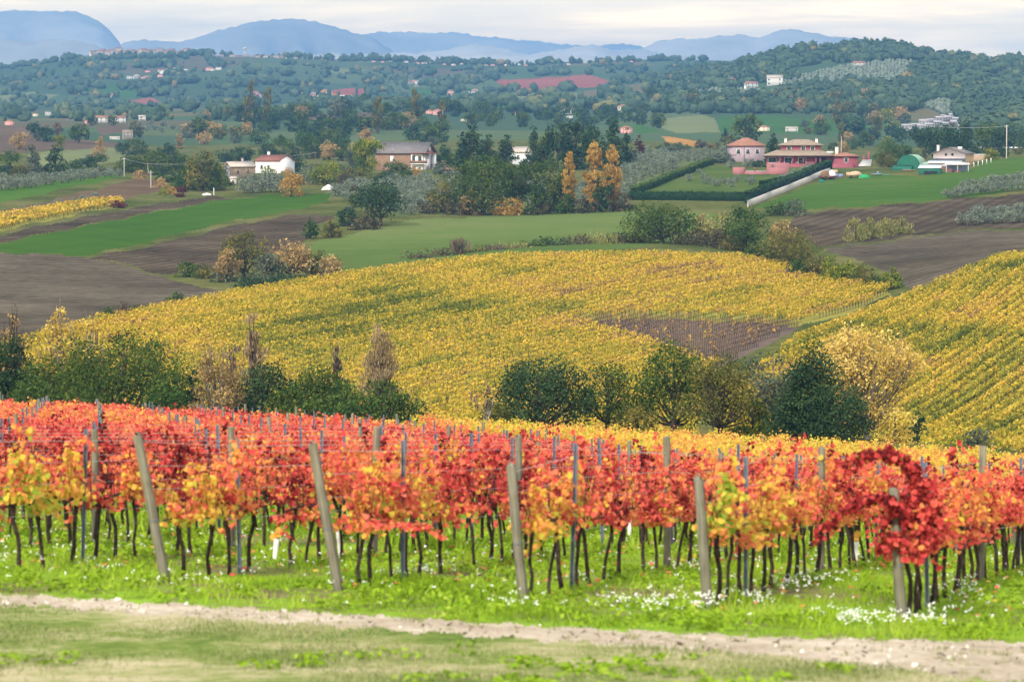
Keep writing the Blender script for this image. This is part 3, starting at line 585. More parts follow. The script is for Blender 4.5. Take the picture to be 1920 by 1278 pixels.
# ------------------------------------------------------------------ the trees in the hollow between the two vineyards
T = tree_px
T('oak_tree', 'big spreading dark green oak behind the red vines, widest crown in the hollow', 222, 628, 275, 196, 'dome', L_OAK, base=.3, limbs=26, dens=1.15, clr=.15, ncl=130, cap_cards=22000)
T('oak_tree', 'low olive green oak filling the gap left of the widest oak', 92, 676, 150, 190, 'dome', L_OAK, base=.6, limbs=16)
T('oak_tree', 'dark green tree with two heads at the left end of the hollow', 12, 622, 92, 192, 'round', L_HOLM, base=1)
T('oak_tree', 'small dark green tree between the left end tree and orange branches', 52, 668, 42, 200, 'round', L_OAK, base=1)
T('oak_tree', 'round green oak shoulder right of the widest oak', 318, 690, 90, 204, 'dome', L_MIDG, base=.6)
T('poplar_tree', 'gold leaved poplar with ragged top behind the widest oak', 112, 568, 70, 236, 'poplar', L_YEL, dens=.55, twigs=40, barkm=M_PALEBARK, limbs=18)
T('poplar_tree', 'short yellow tree right of the ragged gold poplar', 160, 590, 62, 238, 'round', L_YEL, dens=.45, twigs=30, barkm=M_PALEBARK)
T('poplar_tree', 'thin orange topped sapling over the edge of the ploughed field', 183, 586, 22, 246, 'poplar', L_YEL, dens=.7)
T('poplar_tree', 'orange half bare tree at the left edge of the photo', 22, 588, 60, 240, 'round', L_PEACH, dens=.32, twigs=60, limbs=20)
T('poplar_tree', 'tan sparse leaved tree between the widest oak and blue green oak', 402, 646, 88, 186, 'round', L_TAN, dens=.62, twigs=40, barkm=M_PALEBARK, limbs=24, base=.5)
T('ivy_covered_tree', 'narrow dark ivy column left of the tan tree', 362, 680, 26, 194, 'column', L_HOLM)
T('poplar_tree', 'slim brown bare poplar, taller of the two standing over the yellow vines', 472, 588, 46, 240, 'poplar', L_BROWNT, dens=.8, aspect=.2, tdir='up', csize_px=5, limbs=30, shell=.1)
T('poplar_tree', 'broad brown bare poplar above the yellow vines mid slope', 714, 598, 58, 226, 'poplar', L_BROWNT, dens=.8, aspect=.2, tdir='up', csize_px=5, limbs=30, shell=.1)
T('poplar_tree', 'thin grey leafless poplar between the two brown poplars', 632, 636, 22, 232, 'poplar', L_TWIG, dens=.6, aspect=.2, tdir='up', csize_px=7, shell=.1)
T('poplar_tree', 'grey leafless tree rising just left of the taller brown poplar', 436, 630, 40, 236, 'round', L_TWIG, dens=.3, aspect=.2, tdir='up', csize_px=7, shell=.1, limbs=20)
T('oak_tree', 'blue green oak right of the tan tree', 492, 682, 122, 192, 'dome', L_HOLM, base=.6, limbs=16)
T('oak_tree', 'mid green oak between the blue green oak and low bright bush', 600, 690, 112, 196, 'dome', L_OAK, base=.6, limbs=16)
T('bush', 'low bright green bush running under the broad brown poplar', 712, 712, 178, 182, 'bush', L_MIDG, cat='bush', limbs=14, clr=.13, ncl=110)
T('bush', 'small green bush at the left foot of the low bright bush', 590, 738, 70, 178, 'bush', L_MIDG, cat='bush')
T('dead_tree', 'leaning grey dead tree with bare forks beside the dark round oak', 905, 716, 34, 176, 'vase', L_TWIG, cat='dead tree', dens=.10, aspect=.2, tdir='up', csize_px=8, trunk_r=.13, limbs=8, lean=(-.9, 0), barkm=M_PALEBARK)
T('oak_tree', 'dark blue green round oak in the middle of the hollow', 1012, 674, 190, 188, 'dome', L_HOLM, base=1.0, limbs=24, clr=.16, ncl=110, dens=1.1)
T('oak_tree', 'thin oak with stems showing right of the dark round oak', 1138, 684, 108, 194, 'dome', L_OAK, base=1.5, limbs=30, dens=.8, trunk_r=.16)
T('oak_tree', 'tall dark olive tree with open right side, centre right of the hollow', 1264, 644, 146, 192, 'dome', L_OAK, base=1.4, limbs=30, dens=.9)
T('oak_tree', 'olive yellow tree with fanned dark limbs right of the tall dark tree', 1352, 664, 126, 184, 'dome', L_OLYEL, base=1.2, limbs=50, dens=.65, trunk_r=.2)
T('willow_tree', 'grey green willow between the fanned olive tree and dark cone oak', 1452, 662, 118, 188, 'round', L_GREY, dens=.7, limbs=26, base=1.5, twigs=20, barkm=M_PALEBARK)
T('oak_tree', 'dark green cone shaped evergreen oak in front of the big yellow tree', 1524, 644, 160, 182, 'cone', L_HOLM, base=.3, limbs=16, clr=.22, dens=1.4)
T('oak_tree', 'low dark evergreen skirt at the right foot of the cone oak', 1572, 726, 120, 180, 'dome', L_HOLM, base=.3)
T('yellow_tree', 'big golden yellow tree with grey branches fanning through its crown', 1626, 614, 196, 190, 'vase', L_GOLD, base=.9, limbs=90, dens=.62, twigs=70, barkm=M_PALEBARK, trunk_r=.2, clr=.15, ncl=120)
T('bush', 'faint yellow leaved bush under the right side of the big yellow tree', 1680, 764, 80, 186, 'bush', L_YEL, cat='bush', dens=.5, twigs=20)
T('bush', 'small dark bush among the vine rows right of the big yellow tree', 1720, 768, 40, 216, 'bush', L_HOLM, cat='bush', dens=.7)
T('bush', 'grey green bush at the lower edge of the right hand yellow vineyard', 1836, 800, 50, 205, 'bush', L_GREY, cat='bush', dens=.7)
for i, (x, y, w, D, lm, lb) in enumerate([(60, 706, 120, 182, L_MIDG, 'low green bush in front of the left end tree'), (150, 716, 110, 180, L_OAK, 'low dark bush before the left side of the widest oak'), (300, 716, 110, 180, L_MIDG, 'low green bush before the right side of the widest oak'), (540, 722, 110, 180, L_OAK, 'low dark bush under the blue green oak'), (650, 716, 110, 186, L_MIDG, 'green bush joining the mid green oak to the low bright bush'),
    (930, 752, 70, 184, L_OLYEL, 'olive bush at the left foot of the dark round oak'), (1196, 756, 80, 186, L_OLYEL, 'olive yellow bush between the thin oak and the tall dark olive tree'), (1412, 752, 80, 186, L_LIME, 'yellow green bush under the grey green willow')]):
    T('bush', lb, x, y, w, D, 'bush', lm, cat='bush', limbs=10)
# ------------------------------------------------------------------ hedges and trees round the fields beyond
T('oak_tree', 'big dark green oak on the hedge line above the yellow vineyard', 1240, 385, 118, 478, 'dome', L_OAK, base=1.2, limbs=18, csize_px=2.4, dens=1.2)
T('oak_tree', 'lone dark oak at the left corner of the pale meadow', 714, 336, 84, None, 'round', L_HOLM, ybot=424, base=2.6, limbs=14, csize_px=2.4)
T('ash_tree', 'upright green tree on the hedge line right of the big dark oak', 1397, 388, 70, 462, 'round', L_MIDG, base=1, csize_px=2.4, limbs=14)
T('field_maple', 'yellow green spreading tree at the right end of the hedge line', 1478, 432, 98, 432, 'dome', L_OLYEL, base=.6, csize_px=2.4)
T('field_maple', 'pale gold small tree behind the yellow green spreading tree', 1466, 410, 44, 455, 'round', L_TAN, base=1, csize_px=2.4, dens=.7)
T('field_maple', 'olive gold tree, tallest of the clump left of the pale meadow', 458, 434, 78, 445, 'round', L_OLYEL, base=1.0, csize_px=2.4, dens=.8, limbs=20)
T('field_maple', 'peach tinted tree with a pale round top in the clump left of the meadow', 545, 450, 72, 440, 'round', L_PEACH, base=1.0, csize_px=2.4, dens=.7, limbs=20, twigs=16)
T('field_maple', 'olive gold tree standing just right of the peach topped tree', 586, 464, 52, 442, 'round', L_OLYEL, csize_px=2.4, dens=.7)
T('field_maple', 'short peach brown tree at the right end of the clump', 624, 476, 46, 440, 'dome', L_PEACH, csize_px=2.4, dens=.7)
T('field_maple', 'grey green tree low between the olive gold and peach trees', 502, 478, 62, 436, 'dome', L_GREY, csize_px=2.4)
T('field_maple', 'dull gold tree leaning out left of the tallest olive gold tree', 428, 466, 46, 440, 'dome', L_TAN, csize_px=2.4, dens=.7)
for x, y, w, D, lm, lb in [(352, 490, 42, 452, L_OAK, 'dark green bush at the left end of the clump by the ploughed field'), (390, 494, 40, 448, L_OLYEL, 'yellow green bush second in the clump by the ploughed field'),
    (424, 505, 46, 440, L_GREY, 'grey bush under the tallest olive gold tree'), (478, 522, 70, 428, L_HOLM, 'dark bush below the tallest olive gold tree on the vineyard edge'),
    (540, 515, 76, 428, L_HOLM, 'dark bush below the peach topped tree on the vineyard edge'), (600, 512, 60, 430, L_SCRUB, 'brown bush below the short peach brown tree on the vineyard edge'),
    (330, 548, 38, 392, L_MIDG, 'single pale green bush on the edge of ploughed field and yellow vines'), (248, 576, 46, 372, L_MIDG, 'green bush at the foot of the big ploughed field'),
    (205, 578, 40, 360, L_OAK, 'darker green bush left of the bush at the foot of the ploughed field'), (232, 562, 24, 366, L_TWIG, 'leafless grey bush at the foot of the big ploughed field'),
    (583, 408, 28, None, L_MIDG, 'bright green bush at the end of the dark ploughed wedge'), (622, 408, 32, None, L_OLYEL, 'yellow green bush beside the end of the dark ploughed wedge'),
    (652, 390, 36, None, L_HOLM, 'dark bush on the bank left of the lone dark oak'), (684, 398, 50, None, L_SCRUB, 'brown green bush at the left foot of the lone dark oak')]:
    yb = {583: 448, 622: 446, 652: 424, 684: 430}.get(x)
    T('bush', lb, x, y, w, D, 'bush', lm, cat='bush', ybot=yb, csize_px=2.4, dens=.5 if lm is L_TWIG else 1, **(dict(aspect=.2, tdir='up') if lm is L_TWIG else {}))
T('bush', 'leafless grey bush standing up from the hedge on the meadow edge', 864, 452, 40, 462, 'vase', L_TWIG, cat='bush', dens=.7, aspect=.2, tdir='up', csize_px=6, shell=.1)
hx = [(800, 484, 60, 462, L_SCRUB), (838, 478, 50, 464, L_SCRUB), (892, 482, 44, 466, L_OLYEL), (930, 474, 40, 468, L_TWIG), (962, 470, 46, 470, L_REED), (1000, 462, 46, 474, L_OAK), (1040, 456, 56, 476, L_HOLM), (1082, 452, 50, 477, L_SCRUB), (1124, 448, 56, 478, L_REED), (1162, 446, 50, 479, L_SCRUB), (1196, 452, 40, 480, L_OLYEL), (1296, 446, 56, 474, L_SCRUB), (1340, 440, 60, 470, L_SCRUB), (1372, 452, 44, 464, L_OLYEL), (1424, 458, 44, 455, L_OAK)]
hn = ['brown', 'brown', 'olive', 'bare grey', 'straw coloured', 'green', 'dark green', 'brown', 'straw coloured', 'brown', 'olive', 'brown', 'brown', 'olive', 'green']
od = ['first', 'second', 'third', 'fourth', 'fifth', 'sixth', 'seventh', 'eighth', 'ninth', 'tenth', 'eleventh', 'twelfth', 'thirteenth', 'fourteenth', 'fifteenth', 'sixteenth', 'seventeenth', 'eighteenth', 'nineteenth', 'twentieth']
for i, (x, y, w, D, lm) in enumerate(hx):
    T('bush', f'{hn[i]} bush, {od[i]} from the left in the hedge above the yellow vineyard', x, y - 7, w * 1.3, D, 'bush', lm, 'bushes along the top of the yellow vineyard', cat='bush', csize_px=2.4, **(dict(tdir='up', aspect=.35) if lm in (L_REED, L_TWIG) else {}))
bx = [(1492, 486, 40, 416, L_MIDG), (1528, 478, 44, 414, L_OLYEL), (1560, 482, 44, 410, L_LIME), (1592, 492, 42, 404, L_LIME), (1620, 494, 34, 400, L_OLYEL), (1670, 502, 34, 392, L_LIME), (1642, 512, 36, 394, L_OAK)]
for i, (x, y, w, D, lm) in enumerate(bx):
    T('bush', f'leafy green and yellow bush, {od[i]} from the left beside the grass path', x, y, w * 1.2, D, 'bush', lm, 'bushes beside the grass path', cat='bush', csize_px=2.4)
for i, (x, y, w) in enumerate([(1604, 410, 40), (1630, 408, 44), (1660, 410, 44), (1690, 408, 34)]):
    T('willow_bush', f'pale yellow willow bush, {od[i]} from the left on the dark ploughed slope', x, y, w, None, 'bush', L_REED, 'willow bushes on the ploughed slope', ybot=452 - i * 5, cat='bush', csize_px=2.4, tdir='up', aspect=.4)
T('bush', 'dark leafy bush below the white garden wall', 1455, 378, 44, None, 'bush', L_OAK, ybot=404, cat='bush', csize_px=2.4)
T('bush', 'grey twiggy bush at the right of the dark bush below the garden wall', 1488, 372, 44, None, 'bush', L_GREY, ybot=404, cat='bush', csize_px=2.4, dens=.7)
T('bush', 'straw coloured bush left of the upright green tree on the hedge line', 1352, 398, 60, 500, 'bush', L_REED, cat='bush', csize_px=2.4)
T('bush', 'straw coloured bush right of the big dark oak', 1318, 402, 40, 505, 'bush', L_TAN, cat='bush', csize_px=2.4)
# the row at the top of the meadow
T('field_maple', 'olive yellow tree at the left end of the row above the meadow', 828, 340, 58, 616, 'dome', L_OLYEL, csize_px=2.4, base=.5)
T('oak_tree', 'massive dark green oak in the row above the meadow', 906, 294, 112, 612, 'dome', L_OAK, csize_px=2.4, base=1.5, limbs=16, dens=1.1)
T('oak_tree', 'dark green oak right of the massive oak, trunk ivy clad', 972, 298, 58, 614, 'round', L_OAK, csize_px=2.4, base=3)
T('oak_tree', 'ivy clad oak with rounded top next to the yellow poplars', 1031, 298, 68, 614, 'round', L_OAK, csize_px=2.4, base=1.0, dens=1.2)
T('poplar_tree', 'slim yellow poplar, leftmost and shortest of the three golden poplars', 1067, 284, 24, 612, 'poplar', L_OCHRE, csize_px=2.0, tdir='up', aspect=.5, ncl=130, clr=.2, dens=1.6, shell=.3)
T('poplar_tree', 'orange gold poplar, tallest and middle of the three golden poplars', 1113, 264, 31, 612, 'poplar', L_OCHRE, csize_px=2.0, tdir='up', aspect=.5, ncl=130, clr=.2, dens=1.6, shell=.3)
T('poplar_tree', 'orange gold poplar, rightmost of the three golden poplars', 1148, 271, 31, 612, 'poplar', L_OCHRE, csize_px=2.0, tdir='up', aspect=.5, ncl=130, clr=.2, dens=1.6, shell=.3)
for x, y, w in [(1120, 335, 18), (1141, 328, 20)]:
    T('ivy_column', 'dark ivy clad stem standing in front of the two taller golden poplars', x, y, w, 608, 'column', L_HOLM, 'ivy clad stems at the golden poplars', csize_px=2.4)
for i, (x, y, w, lm) in enumerate([(800, 378, 44, L_SCRUB), (858, 372, 50, L_SCRUB), (880, 352, 40, L_TAN), (935, 365, 40, L_OCHRE), (962, 370, 40, L_OCHRE), (1000, 356, 36, L_MIDG), (1060, 362, 40, L_MIDG), (1090, 372, 40, L_SCRUB), (1170, 362, 40, L_SCRUB), (1012, 378, 50, L_SCRUB)]):
    T('bush', f'undergrowth bush, {od[i]} at the foot of the tree row above the meadow', x, y, w, 610, 'bush', lm, 'undergrowth along the tree row', cat='bush', csize_px=2.4, dens=.8)
# ------------------------------------------------------------------ the front vineyard
RDIR = np.array([.2773, .9608]); RPER = np.array([.9608, -.2773]); RANG = math.atan2(RDIR[1], RDIR[0])
VSTOPS = [(0, (.075, .010, .012)), (.13, (.30, .025, .028)), (.26, (.64, .080, .078)), (.40, (.72, .165, .105)), (.54, (.70, .255, .085)), (.67, (.70, .40, .075)), (.79, (.66, .48, .07)), (.90, (.46, .45, .06)), (1, (.22, .31, .035))]
L_VINE = leaf_mat('autumn_vine_leaves', VSTOPS, 0.42, objcol=True)
L_VINEF = leaf_mat('autumn_vine_leaves_far', VSTOPS, 0.38)
m, t, out = new_mat('dark_vine_bark'); surf(t, out, ramp(t, noise(t, pos(t), 14, 5), [(.35, (.018, .012, .010)), (.65, (.065, .046, .038))]), 0.95, 0.1, noise(t, pos(t), 60, 4), 0.8, 0.01)
M_VBARK = m
m, t, out = new_mat('weathered_post_wood')
tco = t.nodes.new('ShaderNodeTexCoord').outputs['Object']
g1 = noise(t, mapping(t, tco, (30, 30, 1.5)), 1.0, 5, 0.6); g2 = noise(t, tco, 3.0, 3)
surf(t, out, ramp(t, math_node(t, 'ADD', math_node(t, 'MULTIPLY', g1, .6), math_node(t, 'MULTIPLY', g2, .4)), [(.34, (.07, .064, .046)), (.5, (.15, .14, .105)), (.64, (.22, .205, .16))]), 0.9, 0.1, g1, 0.5, 0.01)
M_POST = m
m, t, out = new_mat('blue_grey_steel'); surf(t, out, ramp(t, noise(t, pos(t), 5, 3), [(.3, (.095, .125, .185)), (.7, (.17, .205, .275))]), 0.45, 0.4, None, metal=.25)
M_STEEL = m
m, t, out = new_mat('galvanised_wire'); surf(t, out, (.42, .40, .40), 0.4, 0.5, metal=.3); M_WIRE = m
m, t, out = new_mat('white_plastic'); surf(t, out, (.78, .78, .75), 0.5, 0.3); M_WHITEP = m
def leaf_shape(rng, P, size, nrm, tipdir):
    """five sided vine leaves folded along the midrib: two quads each"""
    n = len(P); nv = nrm / np.maximum(np.linalg.norm(nrm, axis=1, keepdims=True), 1e-6)
    tv = tipdir - nv * np.sum(tipdir * nv, 1, keepdims=True); tv /= np.maximum(np.linalg.norm(tv, axis=1, keepdims=True), 1e-6); bv = np.cross(nv, tv)
    s = (np.asarray(size) * np.ones(n))[:, None]; f = rng.uniform(-.05, .22, (n, 1))
    def pt(u, w, h): return P + tv * s * u + bv * s * w + nv * s * h
    V = np.stack([pt(0, 0, 0), pt(.05, -.5, f), pt(.68, -.48, f * 1.1), pt(1.0, 0, -.06), pt(.68, .48, f * 1.1), pt(.05, .5, f)], 1)
    b = np.arange(n)[:, None] * 6
    Q = np.stack([b + np.array([0, 1, 2, 3]), b + np.array([0, 3, 4, 5])], 1).reshape(-1, 4)
    return V.reshape(-1, 3), Q
def vine_leaves(rng, curves, per_m, size, spread, tone0=0.5, tsd=0.13, lsd=0.12):
    """leaves along shoots; curves = list of point arrays"""
    PP, TT, DD = [], [], []
    for c in curves:
        c = np.asarray(c, float); seg = np.linalg.norm(np.diff(c, axis=0), axis=1); L = seg.sum(); n = max(3, int(L * per_m))
        u = np.sort(rng.uniform(0, 1, n)) * L; cu = np.concatenate([[0], np.cumsum(seg)])
        p = np.stack([np.interp(u, cu, c[:, k]) for k in range(3)], 1)
        off = rng.normal(size=(n, 3)); off /= np.linalg.norm(off, axis=1, keepdims=True); off[:, 2] = off[:, 2] * .7
        p += off * rng.uniform(.15, 1, (n, 1)) * spread
        PP.append(p); DD.append(off); TT.append(np.clip(tone0 + rng.normal(0, tsd) + rng.normal(0, lsd, n), 0, 1))
    P = np.vstack(PP); D = np.vstack(DD); tone = np.concatenate(TT); n = len(P)
    nr = D * 1.0 + rng.normal(0, .5, (n, 3)) + np.array([0, 0, .45]); tip = D * .5 + np.array([0, 0, -.8]) + rng.normal(0, .35, (n, 3))
    V, Q = leaf_shape(rng, P, size * rng.uniform(.65, 1.3, n), nr, tip)
    return V, Q, np.repeat(tone, 6)
def vine_curves(rng, n=15, zc=.96, top=1.68, half=.42):
    cs = []
    for i in range(n):
        x0 = rng.uniform(-half, half); z1 = rng.uniform(top - .75, top + .02); y1 = rng.normal(0, .13); x1 = x0 + rng.normal(0, .16)
        c = [(x0, rng.normal(0, .03), zc), (x0 * .9 + x1 * .1, y1 * .5, zc + .35 * (z1 - zc)), (x1, y1, z1)]
        if rng.uniform() < .55:
            s = np.sign(y1) if y1 else 1; c.append((x1 + rng.normal(0, .12), y1 + s * rng.uniform(.1, .28), z1 - rng.uniform(.05, .30)))
        cs.append(np.array(c))
    for i in range(5):
        x0 = rng.uniform(-half, half); s = rng.choice([-1, 1]); cs.append(np.array([(x0, 0, zc), (x0, s * .16, zc + .1), (x0 + rng.normal(0, .1), s * .26, zc - rng.uniform(-.05, .07))]))
    for i in range(rng.randint(0, 3)):
        x0 = rng.uniform(-half, half); cs.append(np.array([(x0, 0, zc + .4), (x0 + rng.normal(0, .08), rng.normal(0, .08), top + .05), (x0 + rng.normal(0, .18), rng.normal(0, .15), top + rng.uniform(.15, .38))]))
    return cs
rngv = np.random.RandomState(11)
FOL = []
for i in range(14):
    V, Q, tn = vine_leaves(rngv, vine_curves(rngv, 7 + i % 6), 44, .068, .105)
    tn = np.clip(tn + .16 * (1.22 - V[:, 2]), 0, 1)
    FOL.append(mesh_arr('foliage', V, Q, [L_VINE], None, tn))
TRK = []
for i in range(10):
    k = rngv.normal(0, .045, (6, 2)); k[0] = 0; z = np.linspace(-.12, .92, 6)
    pts = np.column_stack([np.cumsum(k[:, 0]) * .7, np.cumsum(k[:, 1]) * .7, z]); rr = rngv.uniform(.022, .036)
    parts = [tube(pts, np.array([1.35, 1.1, .95, .95, 1.0, 1.15]) * rr, 8)]; hd = pts[-1]
    for s in (-1, 1):
        if i % 4 == 3 and s > 0: continue
        a = np.array([hd, hd + (.07 * s, rngv.normal(0, .02), .035), hd + (.22 * s, rngv.normal(0, .02), .03), hd + (.44 * s, rngv.normal(0, .03), .02)]); parts.append(tube(a, np.array([1, .8, .62, .4]) * rr, 6))
        for j in range(3): 
            b = a[1] * (1 - j / 3) + a[3] * j / 3; parts.append(tube(np.array([b, b + (rngv.normal(0, .03), rngv.normal(0, .04), .25), b + (rngv.normal(0, .06), rngv.normal(0, .08), .55)]), [.007, .005, .003], 4, False))
    V, Q = join(parts); TRK.append(fix_tris('trunk', V, Q, [M_VBARK]))
K0 = -14.77; DQ = 2.44
def row_start(k):
    """where row k meets the end line"""
    q = K0 + DQ * k; s = 34.0
    for _ in range(30):
        P = RPER * q + RDIR * s; px = 960 + FPX * P[0] / P[1]; s += (endY(px) - P[1]) / RDIR[1]
    return q, s
def edge_far(X): return 137 - .32 * X
def edge_yellow(X): return 113 - .32 * X - 26 * min(1, max(0, (X + 2) / 8))
VN = []                                           # every vine of the front vineyard: k, i, X, Y
for k in range(-20, 7):
    q, s0 = row_start(k); i = 0; s = s0 + .55
    while s < s0 + 135:
        P = RPER * q + RDIR * s
        if P[1] < edge_far(P[0]) and abs(P[0] / P[1]) < .205 and P[1] > 20: VN.append((k, i, P[0], P[1], s - s0))
        s += .78 + rngv.uniform(-.08, .08); i += 1
VN = [v for v in VN if rngv.uniform() > .08 or v[4] < 3]
VN.sort(key=lambda v: v[3]); 
def patch(X, Y): return .5 * math.sin(X * .31 + Y * .11 + 1.3) + .35 * math.sin(X * .83 - Y * .37 + .4) + .25 * math.sin(X * 1.9 + Y * .71)
def vine_tone(k, X, Y, s):
    if Y > edge_yellow(X) and X > -4 + 2 * math.sin(Y): return .70 + .04 * patch(X, Y)
    b = .32 + .15 * patch(X, Y)
    if X < 2 and Y > 95: b += .08
    if s < 9: b = b * (s / 9) + (1 - s / 9) * ({-1: .57, 0: .59, 1: .58, 2: .57, 3: .73, 4: .33, 5: .36}.get(k, .42) + .06 * patch(X * 3, Y * 3))
    if X / Y < -.165 and Y < 46: b += .16
    return b
POSTN = {-1: 'off the left edge', 0: 'leftmost leaning end post', 1: 'second leaning end post', 2: 'middle end post', 3: 'fourth end post', 4: 'end post with the arching red vine'}
def tone_word(t): return 'dark red' if t < .2 else 'red' if t < .36 else 'orange red' if t < .48 else 'orange' if t < .6 else 'yellow orange' if t < .7 else 'golden yellow'
NEARV = VN[:300]; FARV = VN[300:]
for k, i, X, Y, s in NEARV:
    b = vine_tone(k, X, Y, s); 
    if 0 <= k <= 4 and i < 9:
        lb, gp = f'{tone_word(b)} vine, {od[i]} in the row behind the {POSTN[k]}', None
        if k == 4 and i == 0: lb = 'deep red vine with long canes arching left over its wooden end post'
    elif 0 <= k <= 4: lb, gp = f'vine far down the row behind the {POSTN[k]}', f'far vines in the row behind the {POSTN[k]}'
    elif k < 0: lb, gp = 'red and orange vine in the rows left of the leftmost leaning end post', 'vines in the left rows'
    else: lb, gp = 'red and orange vine in the rows right of the arching red vine', 'vines in the right rows'
    r = root('grapevine', (X, Y, float(ground(X, Y)) - .02), lb, 'grapevine', gp or 'grapevines in the front vineyard', RANG + (PI if rngv.uniform() < .5 else 0) + rngv.normal(0, .06), (1, 1, rngv.uniform(.93, 1.07)))
    if k == 4 and i == 0: ARCH = r
    link('trunk', TRK[rngv.randint(len(TRK))], r)
    if rngv.uniform() < .06 and s > 3: continue
    f = link('foliage', FOL[rngv.randint(len(FOL))], r); f.color = (b + rngv.normal(0, .07), rngv.uniform(.8, 1.15), 0, 1)
    f.scale = (rngv.uniform(.62, 1.0), 1, rngv.uniform(.8, 1.1))
# the long canes of the red vine at the right end post, and one low orange cane further left
def cane_mesh(D, curves_px, tone, per_m, spread, size, org, seed, ry):
    rng = np.random.RandomState(seed); cs = []
    for c in curves_px:
        pts = []
        for j, (x, y) in enumerate(c):
            a, e = pix_dir(x, y); dd = D + rng.uniform(-.12, .12); pts.append((a * dd - org[0], dd - org[1], e * dd - org[2]))
        pts = np.array(pts); u = np.linspace(0, len(pts) - 1, len(pts) * 4)
        cs.append(np.stack([np.interp(u, range(len(pts)), pts[:, q]) for q in range(3)], 1))
    V, Q, tn = vine_leaves(rng, cs, per_m, size, spread, tone, .05, .10)
    st = join([tube(c, np.linspace(.009, .003, len(c)), 5, False) for c in cs])
    c_, s_ = math.cos(-ry), math.sin(-ry); R = np.array([[c_, -s_, 0], [s_, c_, 0], [0, 0, 1]])
    return mesh_arr('cane_leaves', V @ R.T, Q, [L_VINE], None, tn), mesh_arr('cane', st[0] @ R.T, st[1], [M_VBARK])
def add_canes(r, D, curves, tone, per_m, spread, size, seed):
    lm, cm = cane_mesh(D, curves, .5, per_m, spread, size, np.array(r.location), seed, r.rotation_euler[2])
    z = 1 / r.scale[2]
    c = link('cane', cm, r, scale=(1, 1, z)); o = link('cane_leaves', lm, c); o.color = (tone, 1, 0, 1)
add_canes(ARCH, 34.4, [[(1712, 1010), (1722, 930), (1708, 876), (1672, 852), (1630, 848), (1596, 862), (1572, 884)], [(1718, 990), (1726, 910), (1700, 862), (1655, 846), (1618, 856)]], .13, 230, .135, .062, 5)
add_canes(ARCH, 34.2, [[(1706, 985), (1676, 938), (1642, 928), (1606, 940), (1572, 962), (1544, 990), (1528, 1016)], [(1700, 965), (1660, 930), (1620, 936), (1590, 950)]], .15, 190, .095, .060, 6)
add_canes(ARCH, 34.3, [[(1712, 1050), (1690, 1012), (1664, 1012), (1646, 1036)], [(1730, 1030), (1748, 960), (1740, 880)], [(1715, 1015), (1680, 1000), (1640, 1012)], [(1736, 1035), (1758, 1000), (1752, 930)], [(1712, 1040), (1722, 980), (1724, 920)], [(1725, 1045), (1742, 1010), (1768, 985)], [(1700, 950), (1668, 960), (1640, 985)]], .25, 140, .13, .066, 7)
for ob in S.objects:
    if ob.get('label', '').endswith('first in the row behind the second leaning end post'): add_canes(ob, 36.6, [[(690, 975), (720, 978), (760, 980), (795, 985), (822, 998), (830, 1006)], [(700, 985), (740, 982), (790, 990)]], .42, 120, .055, .062, 8)
# all the vines behind those three hundred: one mass
V_, Q_, T_, M_ = [], [], [], []; off = 0
for k, i, X, Y, s in FARV:
    z = float(ground(X, Y)); yb = Y > edge_yellow(X) and X > -4; n = 95 if Y < 85 and not yb else (210 if yb else 80)
    sz = .11 if (Y < 85 or yb) else .14
    x = rngv.uniform(-.45, .45, n); y = rngv.normal(0, .17, n); h = (.62 if yb else .86) + ((1.42 if yb else .83) + rngv.uniform(-.15, .12)) * rngv.beta(1.5, 1.5, n) + (rngv.uniform(size=n) < .05) * rngv.uniform(0, .3, n)
    P = np.stack([X + x * RDIR[0] + y * RPER[0], Y + x * RDIR[1] + y * RPER[1], z + h], 1)
    o = np.stack([y * RPER[0] * 3, y * RPER[1] * 3, (h - 1.1) * .8], 1)
    v, q = cards(rngv, P, sz * rngv.uniform(.7, 1.35, n), o, .9, .85)
    b = vine_tone(k, X, Y, s) + rngv.normal(0, .08)
    V_.append(v); Q_.append(q + off); off += len(v); T_.append(np.repeat(np.clip(b + rngv.normal(0, .085, n) + .05 * np.sin(x * 9 + i), 0, 1), 4)); M_.append(np.zeros(len(q)))
    if Y < 100:
        v, q = tube(np.array([(X, Y, z - .1), (X + rngv.normal(0, .03), Y, z + .4), (X + rngv.normal(0, .05), Y, z + .85)]), [.035, .028, .03], 5, False)
        V_.append(v); Q_.append(q + off); off += len(v); T_.append(np.full(len(v), .5)); M_.append(np.ones(len(q)))
o = link('far_grapevines', mesh_arr('far_grapevines', np.vstack(V_), np.vstack(Q_), [L_VINEF, M_VBARK], np.concatenate(M_), np.concatenate(T_)))
tag(o, 'mass of red and yellow vines filling the back of the front vineyard', 'grapevines', None, 'stuff')
